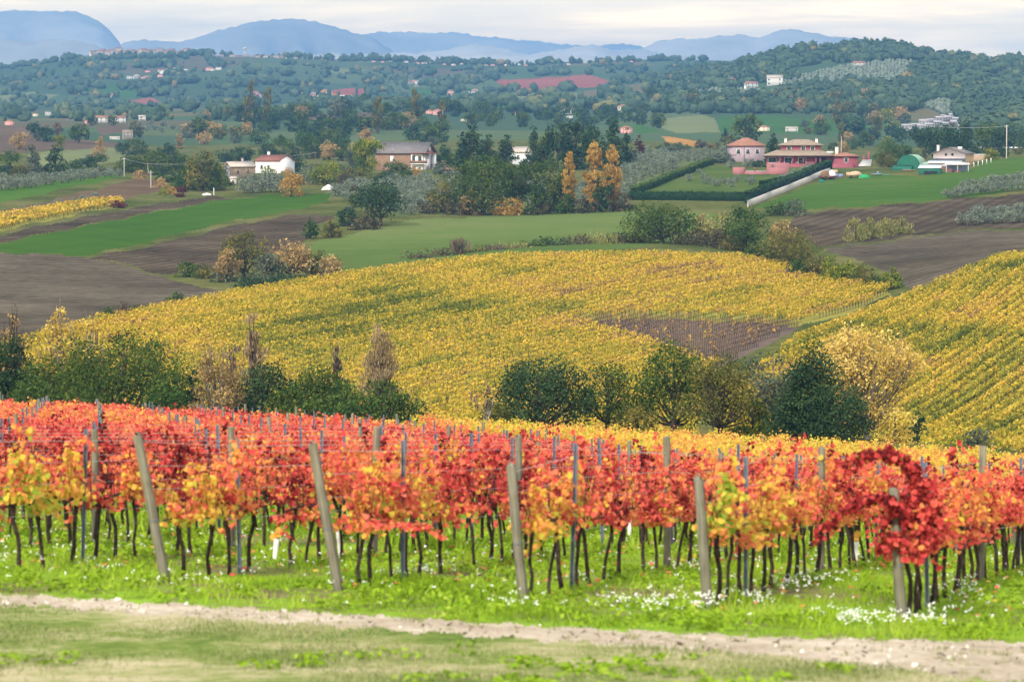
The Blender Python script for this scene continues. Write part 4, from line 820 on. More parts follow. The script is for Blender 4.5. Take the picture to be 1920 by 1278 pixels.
# ------------------------------------------------------------------ posts and wires
def wood_post(h, r, seed):
    rng = np.random.RandomState(seed); z = np.array([-.35, 0, h * .33, h * .66, h - .02, h - .004]); pts = np.column_stack([rng.normal(0, .006, 6), rng.normal(0, .006, 6), z])
    V, Q = tube(pts, np.array([1.04, 1.05, 1.0, .97, .95, .86]) * r, 12); return V, Q
WPM = []
for i in range(4):
    V, Q = wood_post(1.95, .058, 50 + i); WPM.append(fix_tris('wooden_post', V, Q, [M_POST]))
def c_profile(h, w=.052, d=.034, tck=.006):
    """open channel with lips and wire hooks along its edges"""
    prof = [(-w/2, d), (-w/2, 0), (w/2, 0), (w/2, d), (w/2 - .012, d), (w/2 - .012, d - tck), (w/2 - tck, d - tck), (w/2 - tck, tck), (-w/2 + tck, tck), (-w/2 + tck, d - tck), (-w/2 + .012, d - tck), (-w/2 + .012, d)]
    n = len(prof); V = [(x, y, z) for z in (-.3, h) for x, y in prof]; Q = [(i, (i + 1) % n, n + (i + 1) % n, n + i) for i in range(n)]
    V = np.array(V, float); Q = np.array(Q); parts = [(V, Q)]
    for z in np.arange(.55, h - .05, .12):
        for s in (-1, 1):
            x0 = s * w / 2; b = np.array([(x0, .006, z), (x0 + s * .007, .006, z + .012), (x0 + s * .007, .020, z + .012), (x0, .020, z), (x0, .006, z + .03), (x0 + s * .006, .006, z + .03), (x0 + s * .006, .020, z + .03), (x0, .020, z + .03)], float)
            parts.append((b, np.array([(0, 1, 2, 3), (4, 5, 6, 7), (0, 1, 5, 4), (1, 2, 6, 5), (2, 3, 7, 6)])))
    return join(parts)
V, Q = c_profile(1.95); SPM = mesh_arr('steel_post', V, Q, [M_STEEL])
# end posts as photographed: foot, top (photo pixels), distance
ENDP = [((312, 1088), (258, 813), 37.5), ((636, 1106), (586, 830), 36.8), ((982, 1130), (957, 872), 36.1), ((1327, 1136), (1309, 896), 35.4), ((1691, 1176), (1675, 916), 34.5)]
endtop = {}
for k, (ft, tp, D) in enumerate(ENDP):
    a, e = pix_dir(*ft); X, Y = a * D, D; Z = float(ground(X, Y)); a2, e2 = pix_dir(*tp); zt = e2 * (D - .06); top = np.array([a2 * (D - .06), D - .06, zt]); d = top - np.array([X, Y, Z]); h = float(np.linalg.norm(d))
    V, Q = wood_post(h, .066, 70 + k); o = link('end_post', fix_tris('end_post', V, Q, [M_POST]), None, (X, Y, Z)); o.rotation_euler = Vector(d).to_track_quat('Z', 'Y').to_euler(); endtop[k] = top
    tag(o, ['grey round wooden end post leaning left, leftmost at the vineyard edge', 'leaning wooden end post, second from the left at the vineyard edge', 'slightly leaning wooden end post in the middle of the vineyard edge', 'upright wooden end post in front of the golden yellow vine', 'wooden end post with deep red vine arching over it'][k], 'post', 'wooden end posts of the front rows')
    cl_ = tube(np.array([(0, 0, h * .42), (0, 0, h * .42 + .012)]), .071, 12, False); c = link('wire_clamp', mesh_arr('wire_clamp', *cl_, [M_STEEL]), o)
nst = 0; npo = 0
for k in range(-20, 7):
    q, s0 = row_start(k); L = [(2.55, 's')] + [(8.35, 'w')] + [(8.35 + 5.5 * j, 'w' if j % 5 == 0 else 's') for j in range(1, 24)]
    if k > 4: L = [(0, 'w')] + L
    for n_, (ds, typ) in enumerate(L):
        P = RPER * q + RDIR * (s0 + ds)
        if P[1] > edge_far(P[0]) or abs(P[0] / P[1]) > .186: continue
        X, Y = float(P[0]), float(P[1]); Z = float(ground(X, Y)); far = Y > 62
        if Y > edge_yellow(X) and X > -4 and (n_ + k) % 3: continue
        if typ == 'w':
            o = link('wooden_post', WPM[rngv.randint(4)], None, (X, Y, Z), rngv.uniform(0, 6)); o.rotation_euler = (rngv.normal(0, .025), rngv.normal(0, .025), rngv.uniform(0, 6)); o.scale = (1, 1, rngv.uniform(.98, 1.08))
            lb = f'upright wooden post standing among the vines behind the {POSTN[k]}' if (0 <= k <= 4 and ds < 9) else ('wooden post half sunk in the leaves far back in the vineyard' if far else 'wooden post among the vines between the end posts and far rows')
            tag(o, lb, 'post', 'wooden posts far back in the vineyard' if far else 'wooden posts among the vines')
        else:
            o = link('steel_post', SPM, None, (X, Y, Z), RANG + PI / 2); o.rotation_euler = (rngv.normal(0, .02), rngv.normal(0, .02), RANG + PI / 2 + rngv.normal(0, .2)); o.scale = (1, 1, rngv.uniform(.96, 1.04))
            lb = f'blue grey steel post close behind the {POSTN[k]}' if (0 <= k <= 4 and ds < 3) else ('blue grey steel post tip poking out of the far red vines' if far else 'blue grey steel post standing in the middle of the vineyard')
            tag(o, lb, 'post', 'steel posts far back in the vineyard' if far else 'steel posts of the vine rows')
for k in range(-5, 6):
    q, s0 = row_start(k)
    for hz, hn_ in ((.78, 'lowest'), (1.2, 'second'), (1.5, 'third'), (1.8, 'top')):
        pts = []
        for ds in np.concatenate([[0.0], np.arange(2.55, 46, 2.75)]):
            P = RPER * q + RDIR * (s0 + ds)
            if abs(P[0] / P[1]) > .2: continue
            z = float(ground(P[0], P[1])) + hz
            if ds == 0 and k in endtop:
                tp = endtop[k]; g = float(ground(P[0], P[1])); w = min(1, hz / 1.9) ; pts.append((P[0] + (tp[0] - P[0]) * w, P[1] + (tp[1] - P[1]) * w, g + (tp[2] - g) * w))
            else: pts.append((P[0], P[1], z))
        if len(pts) > 2:
            v, qd = tube(np.array(pts), .0032, 4, False); o = link('trellis_wire', mesh_arr('trellis_wire', v, qd, [M_WIRE]))
            tag(o, f'{hn_} wire strung along the row behind the {POSTN[k]}' if k in range(0, 5) else f'{hn_} wire of a row without an end post in the photo', 'wire', 'wires of the front vine rows')
for i, (x, y, h, lean, lb) in enumerate([(515, 1048, .32, .12, 'white plastic sleeve with a yellow leaf on top, in the grass between the left rows'), (1604, 1062, .42, 0, 'upright white plastic sleeve under the arching red canes'), (1180, 1010, .4, .02, 'white plastic sleeve deep between the rows right of the middle end post'), (640, 1046, .45, -.1, 'leaning white plastic sleeve just behind the second leaning end post'), (1905, 1000, .4, 0, 'white plastic sleeve at the right edge under the vines')]):
    X, Y, Z = at(x, y, 30, 120); v, qd = tube(np.array([(0, 0, -.03), (lean * h * .5, 0, h * .5), (lean * h, 0, h)]), [.036, .04, .045], 10, False); o = link('vine_guard', mesh_arr('vine_guard', v, qd, [M_WHITEP], None, None, True), None, (X, Y, Z)); tag(o, lb, 'vine guard', 'white vine guards')
    v, qd = leaf_shape(np.random.RandomState(i), np.array([(lean * h, 0, h + .02), (lean * h, .02, h + .05), (lean * h - .03, 0, h), (lean*h+.02, -.02, h + .09)]), .11, np.array([(0, -1, .4), (.5, -1, .2), (-.4, -1, 0), (.2, -.8, 0)]), np.array([(0., 0, 1), (.4, 0, 1), (-.5, 0, .6), (.1, 0, 1)])); lf = link('leaf', mesh_arr('leaf', v, qd, [L_VINE], None, np.full(len(v), .5)), o); lf.color = (.68, 1, 0, 1)
# ------------------------------------------------------------------ grass, weeds and flowers of the near ground
L_GRASS = leaf_mat('lush_grass_blades', ev((.10, .17, .012), (.185, .30, .016), (.27, .40, .022), (.34, .42, .07)), 0.35)
L_DRY = leaf_mat('verge_grass_blades', ev((.09, .13, .035), (.16, .195, .06), (.29, .29, .13), (.42, .37, .22)), 0.3)
L_FLOWER = leaf_mat('white_petals', ev((.62, .62, .55), (.80, .80, .76), (.86, .86, .84)), 0.2)
def soil(X, Y): return np.sin(X * 1.1 + .6 * np.sin(Y * .9)) + np.sin(Y * .8 + X * .35 + 1) + .8 * np.sin(X * 2.7 - Y * 1.9)
def region(X, Y):
    Z = ground(X, Y); px, py = to_pix(X, Y, Z)
    t0 = np.interp(px, [-900, 0, 500, 960, 1450, 1920, 2800], [1105, 1112, 1142, 1170, 1194, 1202, 1205]); t1 = np.interp(px, [-900, 0, 500, 960, 1450, 1700, 1920, 2800], [1112, 1132, 1165, 1195, 1228, 1253, 1284, 1330])
    return Z, np.where(py < t0, 0, np.where(py > t1, 2, 1))
def blades(n, D0, D1, seed, hmin, hmax, wid, want, mat, label, name):
    rng = np.random.RandomState(seed); D = np.sqrt(rng.uniform(D0 ** 2, D1 ** 2, n)); X = rng.uniform(-.195, .195, n) * D
    Z, rg = region(X, D); so = soil(X, D)
    keep = (rg == want) & ((so < .9) | (rng.uniform(size=n) < .22))
    if want == 0: keep &= np.sin(X * 3.1 + 1.7 * np.sin(D * 1.3)) + np.sin(D * 2.3 + X) + rng.normal(0, .7, n) > -1.1
    X, D, Z, so = X[keep], D[keep], Z[keep], so[keep]; n = len(X)
    hm = rng.uniform(hmin, hmax, n) * (.75 + .35 * np.sin(X * 1.7 + D * .6) + .25 * np.sin(X * .7 - D * 1.9)); hm = np.maximum(hm, hmin * .6)
    an = rng.uniform(0, 2 * PI, n); ux, uy = np.cos(an), np.sin(an); lx, ly = rng.normal(0, .45, n) * hm, rng.normal(0, .45, n) * hm; w = wid * rng.uniform(.6, 1.4, n)
    b = np.stack([X, D, Z - .01], 1); U = np.stack([ux, uy, 0 * ux], 1) * w[:, None]; tip = b + np.stack([lx, ly, hm], 1)
    V = np.stack([b - U, b + U, tip + U * .35, tip - U * .35], 1).reshape(-1, 3); Q = np.arange(4 * n).reshape(n, 4)
    pt = .5 + .22 * np.sin(X * .9 + D * .5) + .15 * np.sin(X * 2.3 - D * 1.1 + 2); tone = np.clip(pt + rng.normal(0, .16, n), 0, 1)
    o = link(name, mesh_arr(name, V, Q, [mat], None, np.repeat(tone, 4))); tag(o, label, 'grass', None, 'stuff')
blades(60000, 22.5, 37.5, 1, .025, .075, .006, 2, L_DRY, 'short dull green and straw coloured grass of the verge in front of the track', 'verge_grass')
blades(64000, 27, 47, 2, .05, .15, .010, 0, L_GRASS, 'lush bright green grass between the track and the first vines', 'lush_grass')
blades(60000, 47, 100, 3, .10, .26, .026, 0, L_GRASS, 'bright green grass under the vine rows', 'row_grass')
def leafy(n, D0, D1, seed, want=0, name='broadleaf_weeds', mat=None, label='low bright green broadleaf weeds covering the ground under the vines', hs=1.0):
    rng = np.random.RandomState(seed); D = np.sqrt(rng.uniform(D0 ** 2, D1 ** 2, n)); X = rng.uniform(-.19, .19, n) * D; Z, rg = region(X, D)
    k = (rg == want) & (soil(X * .8 + 4, D) < (.1 if want == 0 else -.6)); X, D, Z = X[k], D[k], Z[k]; m_ = len(X); c = 14
    idx = np.repeat(np.arange(m_), c); r = rng.uniform(.02, .17, len(idx)); a = rng.uniform(0, 2 * PI, len(idx))
    P = np.stack([X[idx] + np.cos(a) * r, D[idx] + np.sin(a) * r, Z[idx] + .02 + hs * rng.uniform(.03, .15, len(idx)) * (1 - r / .25)], 1)
    v, q = cards(rng, P, rng.uniform(.05, .11, len(idx)), np.array([[0, 0, 1.]]), 1.2, .6); tn = np.clip(.45 + rng.normal(0, .12, m_)[idx] + rng.normal(0, .14, len(idx)), 0, 1)
    o = link(name, mesh_arr(name, v, q, [mat or L_GRASS], None, np.repeat(tn, 4))); tag(o, label, 'weeds', None, 'stuff')
leafy(3400, 29, 62, 4)
leafy(700, 22.5, 37, 6, 2, 'verge_weeds', L_GRASS, 'low green weed clumps dotted through the verge grass', .35)
def flowers(seed):
    rng = np.random.RandomState(seed); PX, PY, R, C = [], [], [], []
    for x, y, rx, n in [(a_, b_, c_ * 1.15, int(d_ * .33)) for a_, b_, c_, d_ in [(1600, 1172, .30, 170), (1322, 1142, .17, 110), (1180, 1143, .50, 110), (1230, 1140, .35, 70), (1410, 1130, .45, 110), (1475, 1105, .55, 120), (1530, 1095, .45, 90), (1730, 1170, .5, 120), (1675, 1175, .25, 50), (1790, 1120, .35, 90), (1800, 1095, .3, 60), (760, 1080, .35, 50), (770, 1090, .3, 40), (975, 1148, .5, 30), (350, 1095, .5, 36), (900, 1130, .6, 20), (860, 1060, .8, 44), (1100, 1090, .7, 40), (560, 1060, .8, 40), (130, 1035, 1.2, 60), (60, 1050, .9, 40), (260, 1025, 1., 44), (450, 1010, .9, 40), (1480, 1060, .6, 40), (1890, 1150, .8, 24), (1290, 1075, .6, 30), (480, 1070, .4, 14)]]:
        X, Y, Z = at(x, y + 4, 25, 70)
        PX.append(X + rng.normal(0, rx * .5, n)); PY.append(Y + rng.normal(0, rx * .8, n))
    n = 800; D = np.sqrt(rng.uniform(33 ** 2, 64 ** 2, n)); PX.append(rng.uniform(-.19, .19, n) * D); PY.append(D)
    X = np.concatenate(PX); Y = np.concatenate(PY); Z, rg = region(X, Y); k = (rg == 0) & (Y > 26); X, Y, Z = X[k], Y[k], Z[k]; c = 4
    idx = np.repeat(np.arange(len(X)), c); hh = rng.uniform(.08, .24, len(X))
    P = np.stack([X[idx] + rng.normal(0, .016, len(idx)), Y[idx] + rng.normal(0, .016, len(idx)), Z[idx] + hh[idx] + rng.normal(0, .012, len(idx))], 1)
    v, q = cards(rng, P, rng.uniform(.016, .032, len(idx)), np.array([[0, -.5, 1.]]), 1.0, .8); tn = rng.uniform(.2, 1, len(idx))
    o = link('white_flowers', mesh_arr('white_flowers', v, q, [L_FLOWER], None, np.repeat(tn, 4))); tag(o, 'small white wild flowers scattered through the grass under the vines', 'flowers', None, 'stuff')
flowers(9)
def litter(seed):
    rng = np.random.RandomState(seed); n = 2600; i = rng.randint(0, min(700, len(VN)), n); X = np.array([VN[k][2] for k in i]) + rng.normal(0, .7, n); Y = np.array([VN[k][3] for k in i]) + rng.normal(0, .7, n); Z, rg = region(X, Y); P = np.stack([X, Y, Z + rng.uniform(.02, .10, n)], 1)
    nr = np.stack([rng.normal(0, .35, n), rng.normal(0, .35, n), np.ones(n)], 1); v, q = leaf_shape(rng, P, rng.uniform(.05, .09, n), nr, rng.normal(size=(n, 3))); o = link('fallen_leaves', mesh_arr('fallen_leaves', v, q, [L_VINEF], None, np.repeat(np.clip(rng.normal(.45, .16, n), .05, .8), 6))); tag(o, 'fallen red and orange vine leaves lying in the grass under the rows', 'leaves', None, 'stuff')
    n = 5200; D = np.sqrt(rng.uniform(23 ** 2, 45 ** 2, n)); X = rng.uniform(-.19, .19, n) * D; Z, rg = region(X, D); k = rg == 1; X, D, Z = X[k], D[k], Z[k]; n = len(X)
    nv = np.stack([rng.normal(0, .5, n), rng.normal(0, .5, n), np.ones(n)], 1); v, q = cards(rng, np.stack([X, D, Z + .012], 1), rng.uniform(.02, .075, n) * rng.choice([.6, 1, 1.5], n), nv, 3.0, .7, .35); o = link('track_stones', mesh_arr('track_stones', v, q, [L_STONE], None, np.repeat(rng.uniform(0, 1, n), 4))); tag(o, 'small pale stones lying on the gravel track', 'stones', None, 'stuff')
    n = 900; D = np.sqrt(rng.uniform(24 ** 2, 45 ** 2, n)); X = rng.uniform(-.19, .19, n) * D; Z, rg = region(X, D); k = (rg == 1) & (rng.uniform(size=n) < .8); X, D, Z = X[k], D[k], Z[k]; c = 16; idx = np.repeat(np.arange(len(X)), c); m_ = len(idx)
    b = np.stack([X[idx] + rng.normal(0, .05, m_), D[idx] + rng.normal(0, .05, m_), Z[idx] - .01], 1); h = rng.uniform(.02, .07, m_); a = rng.uniform(0, 6.28, m_); U = np.stack([np.cos(a), np.sin(a), 0 * a], 1) * .006; tp = b + np.stack([rng.normal(0, .03, m_), rng.normal(0, .03, m_), h], 1)
    o = link('track_grass', mesh_arr('track_grass', np.stack([b - U, b + U, tp + U * .3, tp - U * .3], 1).reshape(-1, 3), np.arange(4 * m_).reshape(-1, 4), [L_DRY], None, np.repeat(rng.uniform(.2, .9, m_), 4))); tag(o, 'short tufts of grass growing on the gravel track', 'grass', None, 'stuff')
L_STONE = leaf_mat('pale_stones', ev((.16, .13, .10), (.36, .31, .25), (.58, .53, .46)), 0.0)
litter(14)
# ------------------------------------------------------------------ the yellow vineyards on the slopes
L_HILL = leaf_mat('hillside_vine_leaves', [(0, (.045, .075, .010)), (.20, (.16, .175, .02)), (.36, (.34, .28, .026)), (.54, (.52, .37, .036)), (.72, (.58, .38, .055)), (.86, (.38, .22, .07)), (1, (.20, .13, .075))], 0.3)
m, t, out = new_mat('vine_stem_brown'); surf(t, out, (.07, .05, .04), .9, .1); M_STEM = m
BLOBS = [(770, 585, 160, 42, -.25), (640, 620, 120, 40, -.17), (520, 650, 130, 40, -.12), (1040, 592, 120, 14, -.20), (1100, 548, 190, 28, .13), (1300, 520, 140, 22, .17), (1010, 520, 120, 14, -.10), (960, 560, 90, 14, .10), (1050, 620, 90, 16, .12), (900, 690, 240, 40, -.06), (760, 720, 120, 20, .08), (350, 660, 90, 20, .12),
         (1180, 600, 90, 16, .2), (1860, 600, 90, 34, .22), (1690, 700, 90, 16, .2), (1640, 640, 120, 30, -.10), (1780, 650, 160, 26, -.14), (1900, 520, 70, 26, -.12), (1600, 600, 120, 20, .04), (1500, 700, 80, 30, .1), (1760, 780, 120, 24, -.06), (1480, 520, 90, 20, .10), (230, 620, 90, 14, .03), (1450, 590, 150, 16, .04)]
def hill_vines(name, poly, ang, spacing, bbox, D0, D1, label, seed, per=14, size=.28, bare=None, step=.5, base=.545, tops=1.55):
    rng = np.random.RandomState(seed); d = np.array([math.sin(ang), math.cos(ang)]); p = np.array([d[1], -d[0]])
    cx, cy = (bbox[0] + bbox[1]) / 2, (bbox[2] + bbox[3]) / 2; R = math.hypot(bbox[1] - bbox[0], bbox[3] - bbox[2]) / 2
    qs = np.arange(-R, R, spacing); ss = np.arange(-R, R, step); Qg, Sg = np.meshgrid(qs, ss); ri = np.broadcast_to(np.arange(len(qs)), Qg.shape)
    X = cx + p[0] * Qg + d[0] * Sg; Y = cy + p[1] * Qg + d[1] * Sg
    ok = (Y > D0) & (Y < D1) & (np.abs(X / np.maximum(Y, 1)) < .2); X, Y, ri = X[ok], Y[ok], ri[ok]; Z = ground(X, Y); px, py = to_pix(X, Y, Z)
    ok = inpoly(px, py, poly)
    tone = np.full(len(px), base)
    for bx_, by_, rx, ry, dt in BLOBS: tone += dt * np.exp(-((px - bx_) / rx) ** 2 - ((py - by_) / ry) ** 2) * 1.25
    thin = np.zeros(len(px))
    if bare is not None: thin = inpoly(px, py, bare) * .93
    bX, bY, bZ = X[ok & (thin > 0)], Y[ok & (thin > 0)], Z[ok & (thin > 0)]
    ok &= rng.uniform(size=len(px)) > thin; tone = np.where(thin > 0, .93, tone)
    tone += .10 * np.sin(ri * 2.4) + .08 * np.sin(ri * 5.3) + .07 * np.sin(px * .021 + 2 * np.sin(py * .03)) * np.sin(py * .055 + px * .008) + .05 * np.sin(X * .5 + Y * .23) + .045 * np.sin(X * .21 - Y * .37 + 2)
    X, Y, Z, tone, ri = X[ok], Y[ok], Z[ok], tone[ok], ri[ok]; n = len(X); idx = np.repeat(np.arange(n), per); N_ = len(idx)
    vt = rng.normal(0, .095, n)
    u = rng.uniform(-.5, .5, N_) * step * 1.2; w = rng.normal(0, .12, N_); h = .55 + (tops - .55) * rng.beta(1.7, 1.4, N_)
    P = np.stack([X[idx] + d[0] * u + p[0] * w, Y[idx] + d[1] * u + p[1] * w, Z[idx] + h], 1)
    o_ = np.stack([p[0] * w * 2, p[1] * w * 2, h - .9], 1); v, q = cards(rng, P, size * rng.uniform(.65, 1.3, N_), o_, .8, .75)
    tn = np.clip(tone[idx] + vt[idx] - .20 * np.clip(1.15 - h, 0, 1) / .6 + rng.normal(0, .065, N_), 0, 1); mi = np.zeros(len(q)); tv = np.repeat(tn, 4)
    sX, sY, sZ = X[::2], Y[::2], Z[::2]; k = len(sX); e = .04
    sv = np.stack([np.stack([sX - e, sY, sZ - .1], 1), np.stack([sX + e, sY, sZ - .1], 1), np.stack([sX + e, sY + .02, sZ + .95], 1), np.stack([sX - e, sY + .02, sZ + .95], 1)], 1).reshape(-1, 3)
    if len(bX):                                 # leafless rows: a stem and a few brown canes at every plant
        sX, sY, sZ = np.concatenate([sX, bX]), np.concatenate([sY, bY]), np.concatenate([sZ, bZ]); k = len(sX)
        sv = np.stack([np.stack([sX - e, sY, sZ - .1], 1), np.stack([sX + e, sY, sZ - .1], 1), np.stack([sX + e, sY + .02, sZ + .8], 1), np.stack([sX - e, sY + .02, sZ + .8], 1)], 1).reshape(-1, 3)
        ib = np.repeat(np.arange(len(bX)), 4); P = np.stack([bX[ib] + d[0] * rng.uniform(-.3, .3, len(ib)), bY[ib] + d[1] * rng.uniform(-.3, .3, len(ib)), bZ[ib] + rng.uniform(.55, 1.2, len(ib))], 1)
        v2, q2 = cards(rng, P, rng.uniform(.16, .34, len(ib)), None, 0, .35); v, q = join([(v, q), (v2, q2)]); mi = np.zeros(len(q)); tv = np.concatenate([tv, np.repeat(np.clip(rng.normal(.97, .06, len(ib)), 0, 1), 4)])
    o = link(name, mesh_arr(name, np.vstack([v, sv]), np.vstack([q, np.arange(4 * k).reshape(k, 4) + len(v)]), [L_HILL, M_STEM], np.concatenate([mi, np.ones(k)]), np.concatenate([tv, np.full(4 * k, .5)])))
    tag(o, label, 'vineyard', None, 'stuff'); return n
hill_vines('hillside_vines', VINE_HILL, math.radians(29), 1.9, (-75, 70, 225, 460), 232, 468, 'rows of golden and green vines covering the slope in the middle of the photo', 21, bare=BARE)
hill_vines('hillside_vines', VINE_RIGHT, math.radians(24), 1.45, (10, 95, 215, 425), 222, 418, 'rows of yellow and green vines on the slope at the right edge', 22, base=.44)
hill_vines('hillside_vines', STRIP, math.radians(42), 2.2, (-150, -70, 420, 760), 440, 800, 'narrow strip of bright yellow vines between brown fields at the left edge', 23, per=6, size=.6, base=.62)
# ------------------------------------------------------------------ trees round the farms and beyond: a few meshes, copied
LIB = {}
PROT = {'round': (8, 7.5), 'dome': (8, 8.5), 'bush': (4, 5), 'cone': (12, 6.5), 'poplar': (14, 4), 'column': (10, 2.2), 'umbrella': (9, 8), 'vase': (8, 6.5), 'block': (6, 7)}
def lib_mesh(kind, lm, fine):
    key = (kind, lm.name, fine)
    if key not in LIB:
        L = []; H, Wd = PROT[kind]
        for v in range(3 if fine else 2):
            seedc[0] += 1; rng = np.random.RandomState(seedc[0])
            ap = dict(tdir='up', aspect=.45) if kind in ('poplar', 'vase') else (dict(tdir='droop') if kind == 'cone' else {})
            L.append(make_tree(rng, kind, H, Wd, lm, 3.6 if fine else 2.0, csize_px=2.1, dens=1.0, limbs=6, **ap))
        LIB[key] = L
    return LIB[key]
rngm = np.random.RandomState(77)
def mid_tree(name, label, x, ytop, w, ybase, kind, lm, group, cat='tree', D=None, parts=None):
    X, Y, Z = at(x, ybase, 300) if D is None else spot(x, D)
    H = max((pix_dir(x, ytop)[1]) * Y - Z, .8); Wd = w / FPX * Y; h0, w0 = PROT[kind]
    fine = Y < 1150 if parts is None else parts
    me = lib_mesh(kind, lm, fine); me = me[rngm.randint(len(me))]; sc = (Wd / w0, Wd / w0, H / h0)
    r = root(name, (X, Y, Z - .1), label, cat, group, rngm.uniform(0, 6.28), sc); link('trunk', me[0], r); link('crown', me[1], r)
    return r
G_L, G_H, G_C, G_R, G_F = 'trees on the left slope', 'trees round the white farmhouse', 'trees round the brown gabled house', 'trees round the pink villa and barns', 'trees on the far slopes'
KN = {L_OAK.name: 'dark green', L_HOLM.name: 'blackish green', L_MIDG.name: 'fresh green', L_OLYEL.name: 'olive yellow', L_YEL.name: 'yellow', L_TAN.name: 'tan', L_PEACH.name: 'peach orange', L_OCHRE.name: 'ochre', L_LIME.name: 'yellow green', L_GREY.name: 'grey green', L_TWIG.name: 'bare grey', L_RED.name: 'dark red', L_SCRUB.name: 'brown', L_REED.name: 'straw coloured'}
A = mid_tree
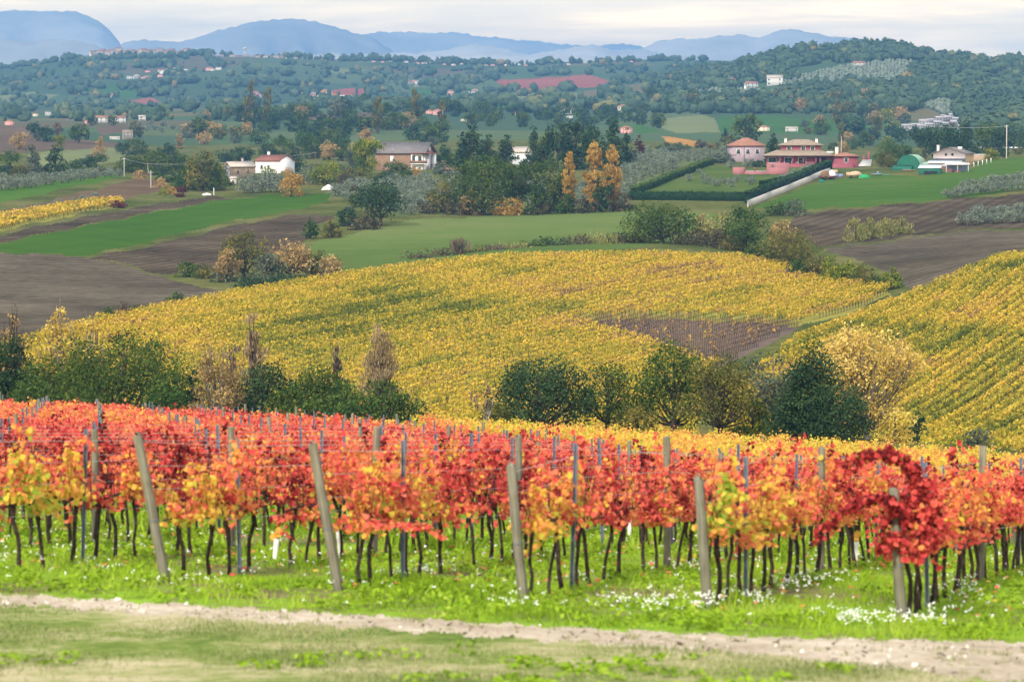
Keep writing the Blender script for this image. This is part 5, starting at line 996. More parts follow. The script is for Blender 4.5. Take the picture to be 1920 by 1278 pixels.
for nm, lb, x, yt, w, yb, kd, lm, gp in [
 ('umbrella_pine', 'bright topped umbrella pine at the left edge above the olive rows', 20, 283, 38, 334, 'umbrella', L_MIDG, G_L),
 ('plum_tree', 'yellow olive round tree beside the umbrella pine at the left edge', 38, 308, 34, 336, 'dome', L_OLYEL, G_L),
 ('cedar_tree', 'blue grey cedar between the umbrella pine and the darker cedar', 60, 271, 34, 330, 'cone', L_GREY, G_L),
 ('cedar_tree', 'dark layered cedar right of the blue grey cedar', 105, 273, 44, 329, 'cone', L_HOLM, G_L),
 ('oak_tree', 'peach orange tree on the brown slope at the left', 36, 248, 32, 280, 'round', L_PEACH, G_L),
 ('oak_tree', 'blue green tree at the top left edge of the brown slope', 62, 229, 26, 252, 'round', L_HOLM, G_L),
 ('oak_tree', 'dark round tree with a pale neighbour on the brown slope', 88, 237, 28, 266, 'round', L_HOLM, G_L),
 ('willow_tree', 'pale grey green tree left of the dark round tree on the brown slope', 70, 244, 18, 264, 'round', L_GREY, G_L),
 ('bare_tree', 'thin bare tree right of the dark round tree on the brown slope', 108, 232, 18, 258, 'vase', L_TWIG, G_L),
 ('lime_tree', 'yellow green upright tree behind the dark layered cedar', 112, 254, 26, 284, 'vase', L_LIME, G_L),
 ('oak_tree', 'large dark oak alone on the left slope below the white hill house', 148, 232, 34, 268, 'round', L_OAK, G_L),
 ('poplar_tree', 'slim ochre poplar below the small white shed', 188, 256, 13, 284, 'poplar', L_OCHRE, G_L),
 ('tree', 'tan bushy tree at the foot of the slim ochre poplar', 184, 274, 28, 296, 'dome', L_TAN, G_L),
 ('tree', 'dark round tree right of the low white roof', 167, 290, 30, 314, 'round', L_HOLM, G_L),
 ('tree', 'dark green dome of a tree below the white shed', 252, 261, 44, 290, 'dome', L_OAK, G_L),
 ('tree', 'blackish tree tucked left of the dark dome below the shed', 230, 267, 26, 290, 'round', L_HOLM, G_L),
 ('tree', 'broad green tree left in the clump behind the power poles', 248, 292, 56, 324, 'dome', L_OAK, G_L),
 ('tree', 'broad green tree right in the clump behind the power poles', 292, 284, 56, 324, 'dome', L_OAK, G_L),
 ('tree', 'round dark tree above the clump behind the power poles', 315, 268, 34, 296, 'round', L_HOLM, G_L),
 ('tree', 'fresh green tree right of the clump behind the power poles', 334, 282, 30, 322, 'round', L_MIDG, G_L),
 ('tree', 'dark round tree at the end of the grey olive orchard on the left', 372, 221, 30, 258, 'round', L_OAK, G_L),
 ('poplar_tree', 'slim tan poplar right of the orange vine strip', 338, 248, 14, 280, 'poplar', L_TAN, G_L),
 ('poplar_tree', 'dark poplar in front of the narrow white house on the left slope', 250, 224, 14, 258, 'poplar', L_OLYEL, G_L),
 ('poplar_tree', 'grey poplar right of the narrow white house on the left slope', 262, 228, 12, 258, 'poplar', L_GREY, G_L),
 ('tree', 'olive green tall tree, left in the garden left of the stone annex', 352, 294, 50, 356, 'dome', L_MIDG, G_H),
 ('tree', 'tallest olive green tree in the garden left of the stone annex', 380, 284, 58, 358, 'dome', L_OLYEL, G_H),
 ('tree', 'dark green tree next to the stone annex on its left', 411, 312, 36, 358, 'dome', L_OAK, G_H),
 ('tree', 'orange yellow tree behind the stone annex', 430, 304, 26, 330, 'dome', L_OCHRE, G_H),
 ('laurel', 'dark clipped block shaped tree up and left of the stone annex', 424, 280, 34, 306, 'block', L_HOLM, G_H),
 ('tree', 'dark round tree behind the stone annex chimney', 458, 276, 32, 306, 'round', L_HOLM, G_H),
 ('tree', 'dark spreading tree behind the white farmhouse roof', 504, 270, 36, 304, 'dome', L_HOLM, G_H),
 ('umbrella_pine', 'umbrella pine with green flat top behind the white farmhouse', 531, 258, 34, 302, 'umbrella', L_MIDG, G_H),
 ('cypress', 'narrow dark cypress, left of the pair beside the white farmhouse', 549, 274, 9, 302, 'column', L_HOLM, G_H),
 ('cypress', 'narrow dark cypress, right of the pair beside the white farmhouse', 559, 275, 9, 302, 'column', L_HOLM, G_H),
 ('cypress', 'egg shaped big dark tree right of the cypress pair', 584, 251, 38, 298, 'dome', L_OAK, G_H),
 ('tree', 'peach orange tree right of the egg shaped dark tree', 618, 262, 36, 300, 'round', L_PEACH, G_H),
 ('tree', 'dark round tree right of the peach tree near the white farmhouse', 644, 270, 32, 302, 'round', L_OAK, G_H),
 ('tree', 'dark low spreading tree right of the white farmhouse wall', 558, 296, 46, 322, 'bush', L_HOLM, G_H),
 ('tree', 'orange leaved bush between white farmhouse and yellow tree', 541, 313, 20, 330, 'bush', L_OCHRE, G_H),
 ('tree', 'yellow green bush against the front of the white farmhouse', 504, 312, 28, 336, 'bush', L_LIME, G_H),
 ('tree', 'orange and green autumn tree right of the grey olives', 612, 298, 52, 346, 'dome', L_LIME, G_H),
 ('tree', 'bright ochre round tree at the right end of the grey olives', 546, 325, 44, 368, 'dome', L_OCHRE, G_H),
 ('bush', 'small yellow bush at the tip of the brown field', 306, 350, 16, 366, 'bush', L_LIME, G_H),
 ('bush', 'orange bush right of the small yellow bush by the brown field', 320, 348, 20, 364, 'bush', L_OCHRE, G_H),
 ('bush', 'dark red bush in the garden beside the brown field', 341, 346, 22, 360, 'bush', L_RED, G_H),
 ('bush', 'peach coloured bush at the power pole by the brown field', 302, 332, 24, 352, 'bush', L_PEACH, G_H),
 ('bush', 'pale orange bush between two power poles', 262, 318, 26, 336, 'bush', L_PEACH, G_H),
 ('bush', 'purple brown bush on the grass edge beside the brown field', 338, 358, 20, 369, 'bush', L_RED, G_H),
 ('bush', 'red brown bush at the right end of the yellow vine strip', 220, 374, 26, 390, 'bush', L_RED, G_H),
 ('tree', 'glowing yellow green tree left of the brown gabled house', 686, 264, 58, 328, 'vase', L_LIME, G_C),
 ('tree', 'light green tree in front of the brown gabled house wall', 744, 300, 44, 338, 'dome', L_MIDG, G_C),
 ('tree', 'peach column tree behind the glowing yellow green tree', 687, 234, 24, 280, 'poplar', L_PEACH, G_C),
 ('tree', 'grey green tree behind and left of the glowing yellow tree', 664, 270, 30, 312, 'round', L_GREY, G_C),
 ('bush', 'orange bush at the foot of the white gabled wing', 782, 312, 24, 330, 'bush', L_OCHRE, G_C),
 ('tree', 'dark tree right of the brown gabled house', 832, 272, 32, 314, 'round', L_HOLM, G_C),
 ('tree', 'fresh green low tree right of the brown gabled house', 850, 288, 34, 316, 'dome', L_MIDG, G_C),
 ('bush', 'olive brown bush under the glowing yellow green tree', 674, 318, 34, 342, 'bush', L_OLYEL, G_C),
 ('bush', 'dark bush left of the glowing yellow green tree', 650, 322, 34, 348, 'bush', L_SCRUB, G_C),
 ('bush', 'green bush right of the light green tree at the gabled house', 764, 318, 26, 340, 'bush', L_OAK, G_C),
 ('pine_tree', 'large blue black conifer right of the gabled house, leftmost of the conifers', 880, 230, 68, 322, 'cone', L_HOLM, G_C),
 ('pine_tree', 'conifer with yellowish neighbour just right of the leftmost conifer', 912, 248, 44, 322, 'cone', L_HOLM, G_C),
 ('pine_tree', 'conifer hiding the left of the white house in the trees', 948, 248, 44, 320, 'cone', L_HOLM, G_C),
 ('pine_tree', 'dark conifer right of the white house in the trees', 1000, 240, 36, 320, 'cone', L_HOLM, G_C),
 ('tree', 'yellow green tree between two dark conifers', 1018, 250, 30, 318, 'round', L_LIME, G_C),
 ('pine_tree', 'broad black green pine left of the tallest pine', 1046, 226, 50, 318, 'round', L_HOLM, G_C),
 ('pine_tree', 'tallest black green pine behind the golden poplars', 1080, 212, 56, 318, 'cone', L_HOLM, G_C),
 ('pine_tree', 'dark pine right of the tallest pine', 1112, 234, 44, 318, 'round', L_HOLM, G_C),
 ('pine_tree', 'spreading dark pine above the rightmost golden poplar', 1148, 226, 52, 318, 'cone', L_HOLM, G_C),
 ('pine_tree', 'last dark conifer left of the dark red tree', 1176, 242, 36, 314, 'cone', L_HOLM, G_C),
 ('maple_tree', 'narrow dark red tree at the right end of the conifers', 1198, 254, 17, 298, 'column', L_RED, G_C),
 ('tree', 'yellow tree in the gap below the white house in the trees', 1012, 274, 18, 310, 'poplar', L_OCHRE, G_C),
 ('pine_tree', 'ragged dark pine between lilac house and pink villa', 1450, 246, 34, 308, 'cone', L_HOLM, G_R),
 ('oak_tree', 'large green oak with yellow edge behind the lilac house', 1400, 214, 54, 272, 'round', L_OAK, G_R),
 ('tree', 'dark small cone tree left behind the lilac house', 1360, 240, 18, 266, 'cone', L_HOLM, G_R),
 ('tree', 'dark oval tree, left of the pair below the wooded slope', 1583, 220, 16, 252, 'column', L_HOLM, G_R),
 ('tree', 'dark oval tree, right of the pair below the wooded slope', 1605, 216, 18, 252, 'column', L_HOLM, G_R),
 ('tree', 'yellow tan tree right of the villa chimney', 1580, 264, 22, 308, 'round', L_TAN, G_R),
 ('tree', 'fresh green tree left of the green barn', 1662, 262, 42, 312, 'round', L_MIDG, G_R),
 ('tree', 'second fresh green tree close to the green barn', 1696, 268, 38, 308, 'dome', L_MIDG, G_R),
 ('tree', 'olive brown tree low in front of the fresh green tree', 1666, 284, 40, 314, 'dome', L_OLYEL, G_R),
 ('oak_tree', 'first dark green tree in the mass behind the cream farmhouse', 1736, 238, 44, 298, 'round', L_HOLM, G_R),
 ('oak_tree', 'second dark green tree in the mass behind the cream farmhouse', 1766, 230, 48, 298, 'round', L_HOLM, G_R),
 ('oak_tree', 'third dark green tree in the mass behind the cream farmhouse', 1794, 232, 44, 296, 'round', L_HOLM, G_R),
 ('oak_tree', 'cone topped dark tree at the right of the mass behind the farmhouse', 1812, 226, 34, 294, 'cone', L_HOLM, G_R),
 ('oak_tree', 'broad dark tree apart from the mass near the tall white pole', 1850, 230, 62, 290, 'round', L_OAK, G_R),
 ('oak_tree', 'darker tree at the right shoulder of the broad dark tree', 1874, 236, 40, 290, 'round', L_HOLM, G_R),
 ('tree', 'small yellow tree below the long white roof', 1859, 277, 26, 300, 'dome', L_LIME, G_R),
 ('tree', 'small dark tree under the tall white pole', 1882, 276, 20, 296, 'round', L_HOLM, G_R),
 ('bush', 'grey green tree at the left of the lilac house', 1352, 280, 44, 306, 'bush', L_GREY, G_R),
 ('bush', 'dark shrub between lilac house and terrace', 1422, 300, 30, 313, 'bush', L_HOLM, G_R),
 ('tree', 'dark cypress on the hill by the white chapel house', 189, 205, 7, 226, 'column', L_HOLM, G_F),
 ('tree', 'round tree left of the white hilltop house', 172, 218, 19, 236, 'round', L_HOLM, G_F),
 ('tree', 'round tree in front of the white hilltop house', 213, 217, 20, 236, 'round', L_OAK, G_F),
 ('pine_tree', 'dark broad pine over the long grey roofed shed', 272, 198, 22, 222, 'round', L_HOLM, G_F),
 ('tree', 'dark pine right of the broad pine over the grey shed', 289, 199, 14, 222, 'round', L_HOLM, G_F),
 ('tree', 'upright oak at the right of the grey roofed shed', 302, 196, 15, 222, 'dome', L_OAK, G_F),
 ('tree', 'olive yellow tree, left of a pair on the skyline field', 427, 197, 17, 224, 'round', L_OLYEL, G_F),
 ('tree', 'olive yellow tree, right of a pair on the skyline field', 447, 198, 13, 224, 'round', L_OLYEL, G_F),
 ('tree', 'tan tree left of the olive yellow pair on the skyline field', 388, 205, 13, 224, 'round', L_TAN, G_F),
 ('tree', 'dark tree on the brown ridge field', 587, 198, 20, 214, 'dome', L_HOLM, G_F),
]: A(nm, lb, x, yt, w, yb, kd, lm, gp, 'bush' if nm == 'bush' else 'tree')
# scattered trees in the middle distance, one by one
def scatter(poly, n, group, label, seed, wr, kinds, hr=(.8, 1.15), D0=640, D1=2600, mind=6):
    rng = np.random.RandomState(seed); xs, ys = zip(*poly); got = []; tries = 0
    while len(got) < n and tries < n * 60:
        tries += 1; x = rng.uniform(min(xs), max(xs)); y = rng.uniform(min(ys), max(ys))
        if not inpoly(np.array(x), np.array(y), poly): continue
        if any(abs(x - a) < mind and abs(y - b) < mind * .5 for a, b in got): continue
        got.append((x, y))
    for x, y in got:
        kd, lm = kinds[rng.randint(len(kinds))]; w = rng.uniform(*wr); h = w * rng.uniform(*hr) * {'cone': 1.5, 'poplar': 2.4, 'column': 3.0}.get(kd, 1); w = w * {'poplar': .55, 'column': .4}.get(kd, 1)
        mid_tree('tree', f'{KN[lm.name]} {label}', x, y - h, w, y, kd, lm, group)
GRN = [('round', L_OAK), ('dome', L_HOLM), ('round', L_HOLM), ('dome', L_OAK), ('round', L_MIDG)]
MIX = GRN + [('round', L_OLYEL), ('dome', L_LIME), ('round', L_TAN), ('round', L_PEACH), ('poplar', L_OLYEL), ('dome', L_GREY)]
scatter([(430, 222), (640, 215), (720, 226), (860, 238), (870, 285), (700, 268), (640, 285), (440, 268)], 62, 'woodland above the farmhouses', 'tree in the wood between the farmhouses and the brown ridge field', 31, (20, 36), GRN + MIX)
scatter([(870, 215), (1240, 210), (1240, 262), (1180, 250), (1000, 240), (880, 240)], 40, 'trees behind the conifers', 'tree among the small fields behind the dark conifers', 32, (14, 28), GRN)
scatter([(640, 205), (860, 206), (860, 222), (640, 218)], 15, 'trees along the brown ridge field', 'tree along the edge of the brown ridge field', 33, (18, 30), [('round', L_HOLM), ('round', L_OAK)])
scatter([(1220, 190), (1500, 186), (1640, 190), (1650, 214), (1250, 214)], 54, 'belt of trees above the pale fields', 'tree in the belt above the pale fields left of the wooded hill', 34, (16, 28), GRN + [('round', L_OLYEL), ('round', L_TAN)], mind=5)
scatter([(1480, 235), (1700, 215), (1720, 262), (1660, 285), (1560, 285), (1500, 262)], 34, 'trees behind the pink villa', 'tree in the hollow behind the pink villa', 35, (14, 30), MIX)
scatter([(330, 250), (430, 235), (440, 268), (420, 280), (340, 270)], 12, 'trees above the white farmhouse', 'tree on the slope above and left of the white farmhouse', 36, (16, 30), MIX)
scatter([(180, 280), (330, 300), (330, 330), (240, 328), (120, 322)], 10, 'hedge behind the left olive rows', 'bushy tree in the hedge behind the left olive rows', 37, (18, 34), [('bush', L_OAK), ('bush', L_HOLM), ('bush', L_MIDG)], (.4, .6))
scatter([(1880, 250), (1990, 250), (1990, 285), (1890, 282)], 8, 'trees behind the long white roof', 'tree behind the long white roof at the right edge', 38, (22, 40), GRN)
# ------------------------------------------------------------------ olive trees
OLV = []
for v in range(6):
    seedc[0] += 1; OLV.append(make_tree(np.random.RandomState(seedc[0]), 'dome', 4, 4.4, L_OLIVE, 4.4, base=.9, csize_px=1.9, dens=.9, limbs=6, trunk_r=.16))
def olive(x, y, w, label, group):
    X, Y, Z = at(x, y, 380); s = w / FPX * Y / 4.4; v = OLV[rngm.randint(6)]
    r = root('olive_tree', (X, Y, Z - .05), label, 'olive tree', group, rngm.uniform(0, 6.28), (s, s, s * rngm.uniform(.85, 1.1))); link('trunk', v[0], r); link('crown', v[1], r)
def grid_olives(poly, sx, sy, w, label, group, seed, keep=1.0, skew=0.0):
    rng = np.random.RandomState(seed); xs, ys = zip(*poly); y = min(ys); r_ = 0
    while y < max(ys):
        x = min(xs) + (r_ % 2) * sx * .5 + skew * (y - min(ys))
        while x < max(xs):
            xx, yy = x + rng.normal(0, sx * .12), y + rng.normal(0, sy * .15)
            if inpoly(np.array(xx), np.array(yy), poly) and rng.uniform() < keep: olive(xx, yy, w * rng.uniform(.8, 1.2), label, group)
            x += sx
        y += sy; r_ += 1
for i in range(17): olive(4 + i * 13.5 + rngm.normal(0, 2), 358 - i * 1.75 + rngm.normal(0, .7), 24 - i * .5, 'grey olive tree in the front row of the orchard at the left edge', 'olives of the left orchard, front row')
for i in range(15): olive(2 + i * 14.5 + rngm.normal(0, 2), 345 - i * 1.4 + rngm.normal(0, .7), 21 - i * .4, 'grey olive tree in the rear row of the orchard at the left edge', 'olives of the left orchard, rear row')
for i in range(9): olive(8 + i * 21 + rngm.normal(0, 2), 412 - i * 4.9, 16, 'small olive bush in the line between yellow vine strip and brown field', 'small olives along the yellow vine strip')
for i, (x, y) in enumerate([(458, 362), (474, 363), (491, 361), (508, 360), (524, 361), (466, 350), (484, 349), (500, 348), (518, 348), (534, 350), (570, 346), (586, 344), (602, 346), (577, 336)]):
    olive(x, y, 27, 'grey green olive in the dense clump in front of the white farmhouse', 'olives in front of the white farmhouse')
grid_olives([(610, 372), (660, 352), (700, 348), (850, 340), (890, 372), (800, 402), (745, 404), (690, 386)], 17, 7, 22, 'pale olive tree in the orchard below the brown gabled house', 'olives below the brown gabled house', 41, .95)
grid_olives([(960, 350), (1190, 348), (1180, 384), (1170, 392), (1000, 396)], 19, 10, 22, 'pale olive tree in the orchard behind the golden poplars', 'olives behind the golden poplars', 42, .9)
grid_olives([(1190, 345), (1330, 302), (1330, 290), (1200, 290), (1175, 310), (1170, 340)], 15, 6, 18, 'pale olive tree in the orchard between conifers and garden hedge', 'olives between conifers and garden hedge', 43, .95)
grid_olives([(1300, 290), (1372, 286), (1372, 302), (1336, 300)], 12, 6, 15, 'pale olive tree in the orchard left of the lilac house', 'olives left of the lilac house', 44)
for x, y, w in [(1292, 340, 15), (1318, 336, 14), (1325, 345, 17), (1342, 350, 17), (1358, 344, 16), (1371, 351, 17), (1382, 342, 16), (1406, 346, 20), (1369, 316, 15), (1402, 314, 19), (1388, 322, 17), (1448, 326, 19), (1312, 326, 12)]:
    olive(x, y, w, 'small olive tree on the hedged lawn below the pink villa', 'olives on the hedged lawn')
for x, y, w in [(1480, 338, 19), (1494, 334, 20), (1508, 329, 20), (1520, 322, 20), (1466, 343, 17)]:
    olive(x, y, w, 'silvery olive along the dark hedge in front of the villa', 'olives along the dark hedge')
for i in range(13): olive(1776 + i * 15 + rngm.normal(0, 2), 371 - i * 1.7 + rngm.normal(0, .8), 22, 'olive tree in the front row of the upper right grove', 'olives of the upper right grove, front row')
for i in range(11): olive(1806 + i * 13 + rngm.normal(0, 2), 359 - i * 2.2 + rngm.normal(0, .8), 22, 'olive tree in the rear row of the upper right grove', 'olives of the upper right grove, rear row')
for i in range(10): olive(1806 + i * 15 + rngm.normal(0, 2), 421 - i * .6 + rngm.normal(0, 1), 24, 'olive tree in the front row of the lower right grove', 'olives of the lower right grove, front row')
for i in range(9): olive(1822 + i * 14 + rngm.normal(0, 2), 408 - i * .8 + rngm.normal(0, 1), 23, 'olive tree in the rear row of the lower right grove', 'olives of the lower right grove, rear row')
for i in range(13): olive(248 + i * 11 + rngm.normal(0, 3), 240 + (i % 3) * 4 + rngm.normal(0, 1), 14, 'grey olive in the orchard right of the narrow white hill house', 'olives of the left hill orchard')
BSH = [('bush', L_OAK), ('bush', L_HOLM), ('bush', L_MIDG), ('bush', L_SCRUB), ('bush', L_OLYEL), ('bush', L_GREY), ('dome', L_OAK)]
def bushes(poly, n, group, label, seed, wr):
    rng = np.random.RandomState(seed); xs, ys = zip(*poly); k = 0
    while k < n:
        x = rng.uniform(min(xs), max(xs)); y = rng.uniform(min(ys), max(ys))
        if not inpoly(np.array(x), np.array(y), poly): continue
        k += 1; kd, lm = BSH[rng.randint(len(BSH))]; w = rng.uniform(*wr); mid_tree('bush', f'{KN[lm.name]} {label}', x, y - w * rng.uniform(.45, .85), w, y, kd, lm, group, 'bush')
bushes([(290, 338), (430, 330), (440, 350), (400, 362), (345, 356)], 14, 'shrubs in the garden left of the stone annex', 'shrub in the garden left of the stone annex', 71, (14, 30))
bushes([(560, 320), (720, 318), (720, 342), (640, 352), (600, 345)], 22, 'shrubs between the white farmhouse and gabled house', 'shrub between the white farmhouse and gabled house', 72, (16, 34))
bushes([(650, 345), (700, 345), (690, 392), (650, 400)], 9, 'shrubs on the bank left of the lone oak', 'shrub on the bank behind the lone dark oak', 73, (18, 34))
bushes([(800, 325), (980, 318), (980, 340), (840, 345)], 14, 'shrubs below the conifers', 'shrub at the foot of the dark conifers', 74, (18, 36))
bushes([(1640, 300), (1700, 300), (1690, 318), (1640, 318)], 8, 'shrubs by the green barn', 'shrub left of the green barn', 75, (14, 26))
bushes([(1240, 275), (1380, 268), (1370, 285), (1240, 288)], 12, 'shrubs left of the lilac house', 'shrub along the track left of the lilac house', 76, (14, 28))
bushes([(0, 318), (330, 312), (330, 330), (0, 334)], 20, 'shrubs behind the left olive rows', 'shrub in the hedge behind the left olive rows', 77, (14, 30))
bushes([(430, 265), (640, 285), (640, 305), (430, 285)], 14, 'shrubs behind the white farmhouse', 'shrub behind the white farmhouse', 78, (14, 30))
bushes([(1830, 285), (1990, 283), (1990, 296), (1840, 298)], 8, 'shrubs before the long white roof', 'shrub in front of the long white roofed building', 79, (12, 22))
# ------------------------------------------------------------------ buildings
def plain(name, c, var=.12, sc=1.5, rough=.9, bump=.2):
    m, t, out = new_mat(name); p = t.nodes.new('ShaderNodeTexCoord').outputs['Object']
    n1 = math_node(t, 'ADD', math_node(t, 'MULTIPLY', noise(t, p, sc * .3, 5, .6), .6), math_node(t, 'MULTIPLY', noise(t, p, sc * 2.2, 4, .6), .4))
    surf(t, out, ramp(t, n1, [(.32, tuple(v * (1 - var) for v in c)), (.68, tuple(min(1, v * (1 + var)) for v in c))]), rough, .15, n1, bump, .03); return m
def tiled(name, c, ang=0):
    m, t, out = new_mat(name); p = t.nodes.new('ShaderNodeTexCoord').outputs['Object']
    w = t.nodes.new('ShaderNodeTexWave'); w.bands_direction = 'X'; w.inputs['Scale'].default_value = 1.1; w.inputs['Distortion'].default_value = .6; t.links.new(mapping(t, p, rot=(0, 0, ang)), w.inputs['Vector'])
    n1 = math_node(t, 'ADD', math_node(t, 'MULTIPLY', noise(t, p, 1.3, 5, .7), .7), math_node(t, 'MULTIPLY', w.outputs['Fac'], .3))
    surf(t, out, ramp(t, n1, [(.3, tuple(v * .6 for v in c)), (.5, c), (.7, tuple(min(1, v * 1.35) for v in c))]), .9, .1, n1, .5, .06); return m
B = dict(pink=plain('pink_render', (.26, .072, .092)), pink2=plain('pale_pink_render', (.29, .12, .125)), lilac=plain('lilac_render', (.33, .25, .29)), white=plain('white_render', (.70, .70, .70)), cream=plain('cream_render', (.62, .42, .23)), palec=plain('pale_lilac_render', (.55, .50, .52)),
    stone=plain('tan_stone', (.33, .24, .165), .35, 4), dstone=plain('grey_stone', (.17, .16, .165), .3, 4), brick=plain('brown_brick', (.30, .19, .13), .3, 4), gstone=plain('pale_grey_stone', (.36, .33, .34), .35, 2),
    terra=tiled('terracotta_tiles', (.26, .125, .085)), red=tiled('red_roof_tiles', (.20, .085, .068)), tan=tiled('weathered_tan_tiles', (.24, .185, .14)), grey=tiled('grey_brown_tiles', (.15, .135, .135)), ltile=tiled('pale_tiles', (.40, .34, .29)), dgrey=plain('dark_grey_sheet', (.10, .10, .12)),
    green=plain('green_tarpaulin', (.02, .115, .075), .3), lgreen=plain('faded_green_sheet', (.24, .36, .27), .2), corr=plain('pale_metal_sheet', (.46, .50, .49)), wood=plain('brown_boards', (.17, .10, .06), .3), trim=plain('white_window_trim', (.66, .62, .58)), blackish=plain('dark_opening', (.02, .022, .025)),
    conc=plain('pale_concrete', (.46, .42, .38), .18), bluet=plain('blue_grey_paint', (.20, .25, .38)), redp=plain('red_paint', (.35, .04, .05)), tanp=plain('tan_boards', (.46, .34, .22)), gtarp=plain('bright_green_tarpaulin', (.03, .24, .08)), rust=plain('rusty_metal', (.16, .07, .05), .3), rubber=plain('black_rubber', (.02, .02, .02)))
m, t, out = new_mat('window_glass'); surf(t, out, (.03, .045, .05), .12, .5); B['glass'] = m
def bx(x0, x1, y0, y1, z0, z1):
    V = np.array([(x0, y0, z0), (x1, y0, z0), (x1, y1, z0), (x0, y1, z0), (x0, y0, z1), (x1, y0, z1), (x1, y1, z1), (x0, y1, z1)], float)
    return V, np.array([(0, 3, 2, 1), (4, 5, 6, 7), (0, 1, 5, 4), (1, 2, 6, 5), (2, 3, 7, 6), (3, 0, 4, 7)])
def gable_wall(x0, x1, y0, y1, z0, z1, h, axis):
    """box with a pentagon end; ridge along axis"""
    if axis == 'x': P = [(x, y, z) for x in (x0, x1) for y, z in ((y0, z0), (y1, z0), (y1, z1), ((y0 + y1) / 2, z1 + h), (y0, z1))]
    else: P = [(x, y, z) for y in (y0, y1) for x, z in ((x0, z0), (x1, z0), (x1, z1), ((x0 + x1) / 2, z1 + h), (x0, z1))]
    Q = [(0, 1, 6, 5), (1, 2, 7, 6), (2, 3, 8, 7), (3, 4, 9, 8), (4, 0, 5, 9), (0, 1, 2, 4), (2, 3, 4, 4), (5, 6, 7, 9), (7, 8, 9, 9)]
    return np.array(P, float), np.array(Q)
def gable_roof(x0, x1, y0, y1, z, h, axis, ov=.45, th=.2):
    if axis == 'y':
        V, Q = gable_roof(y0, y1, x0, x1, z, h, 'x', ov, th); return V[:, [1, 0, 2]], Q
    ym = (y0 + y1) / 2; sl = h / ((y1 - y0) / 2); parts = []
    for s, ye in ((-1, y0 - ov), (1, y1 + ov)):
        ze = z - ov * sl + .02; zr = z + h + .02; xs = (x0 - ov, x1 + ov)
        P = [(xs[0], ye, ze), (xs[1], ye, ze), (xs[1], ym, zr), (xs[0], ym, zr)]; P += [(a, b, c + th) for a, b, c in P]
        parts.append((np.array(P, float), np.array([(0, 3, 2, 1), (4, 5, 6, 7), (0, 1, 5, 4), (1, 2, 6, 5), (2, 3, 7, 6), (3, 0, 4, 7)])))
    return join(parts)
def hip_roof(x0, x1, y0, y1, z, h, ov=.7, th=.16, top=0.0):
    x0 -= ov; x1 += ov; y0 -= ov; y1 += ov; w, d = x1 - x0, y1 - y0; i = min(w, d) / 2 * (1 - top)
    E = [(x0, y0), (x1, y0), (x1, y1), (x0, y1)]; T_ = [(x0 + i, y0 + i), (x1 - i, y0 + i), (x1 - i, y1 - i), (x0 + i, y1 - i)]
    V = [(a, b, z) for a, b in E] + [(a, b, z + th) for a, b in E] + [(a, b, z + th + h) for a, b in T_]
    Q = [(0, 3, 2, 1)] + [(k, (k + 1) % 4, 4 + (k + 1) % 4, 4 + k) for k in range(4)] + [(4 + k, 4 + (k + 1) % 4, 8 + (k + 1) % 4, 8 + k) for k in range(4)] + [(8, 9, 10, 11)]
    return np.array(V, float), np.array(Q)
def shed_roof(x0, x1, y0, y1, z0, z1, ov=.3, th=.12):
    """single slope rising from z0 at the front to z1 at the back"""
    s = (z1 - z0) / (y1 - y0); P = [(x0 - ov, y0 - ov, z0 - ov * s + .02), (x1 + ov, y0 - ov, z0 - ov * s + .02), (x1 + ov, y1 + ov, z1 + ov * s + .02), (x0 - ov, y1 + ov, z1 + ov * s + .02)]
    P += [(a, b, c + th) for a, b, c in P]; return np.array(P, float), np.array([(0, 3, 2, 1), (4, 5, 6, 7), (0, 1, 5, 4), (1, 2, 6, 5), (2, 3, 7, 6), (3, 0, 4, 7)])
def part(name, mat, parent, *shapes, label=None):
    V, Q = join(shapes); o = link(name, fix_tris(name, V, Q, [B[mat] if isinstance(mat, str) else mat], None, None, False), parent)
    if label: o['label'] = label
    return o
def window(parent, x, z, w, h, face='f', at_=0.0, trim='trim', name='window', sill=True):
    """frame on the wall and glass in it; face f = front wall at y = at_, s = right end wall at x = at_, l = left end wall"""
    f = .14
    def fb(a0, a1, z0, z1, o0, o1):
        if face == 'f': return bx(a0, a1, at_ - o1, at_ - o0, z0, z1)
        if face == 's': return bx(at_ + o0, at_ + o1, a0, a1, z0, z1)
        return bx(at_ - o1, at_ - o0, a0, a1, z0, z1)
    sh = [fb(x - w/2 - f, x - w/2, z - f, z + h + f, -.03, .07), fb(x + w/2, x + w/2 + f, z - f, z + h + f, -.03, .07), fb(x - w/2, x + w/2, z - f, z, -.03, .069), fb(x - w/2, x + w/2, z + h, z + h + f, -.03, .069)]
    o = part(name, trim, parent, *sh); part('pane', 'glass', o, fb(x - w/2, x + w/2, z, z + h, -.02, .03)); return o
def chimney(roof, x, y, z0, z1, w=.7, mat='trim', cap='tan'):
    c = part('chimney', mat, roof, bx(x - w/2, x + w/2, y - w/2, y + w/2, z0, z1)); part('chimney_cap', cap, c, bx(x - w/2 - .12, x + w/2 + .12, y - w/2 - .12, y + w/2 + .12, z1 + .003, z1 + .2)); return c
def house_at(name, x, y, D, label, rotz=0, cat='house', group=None):
    X, Y, Z = at(x, y, 560); return root(name, (X, Y, Z), label, cat, group, rotz, Y / D)
PXM = lambda D: D / FPX
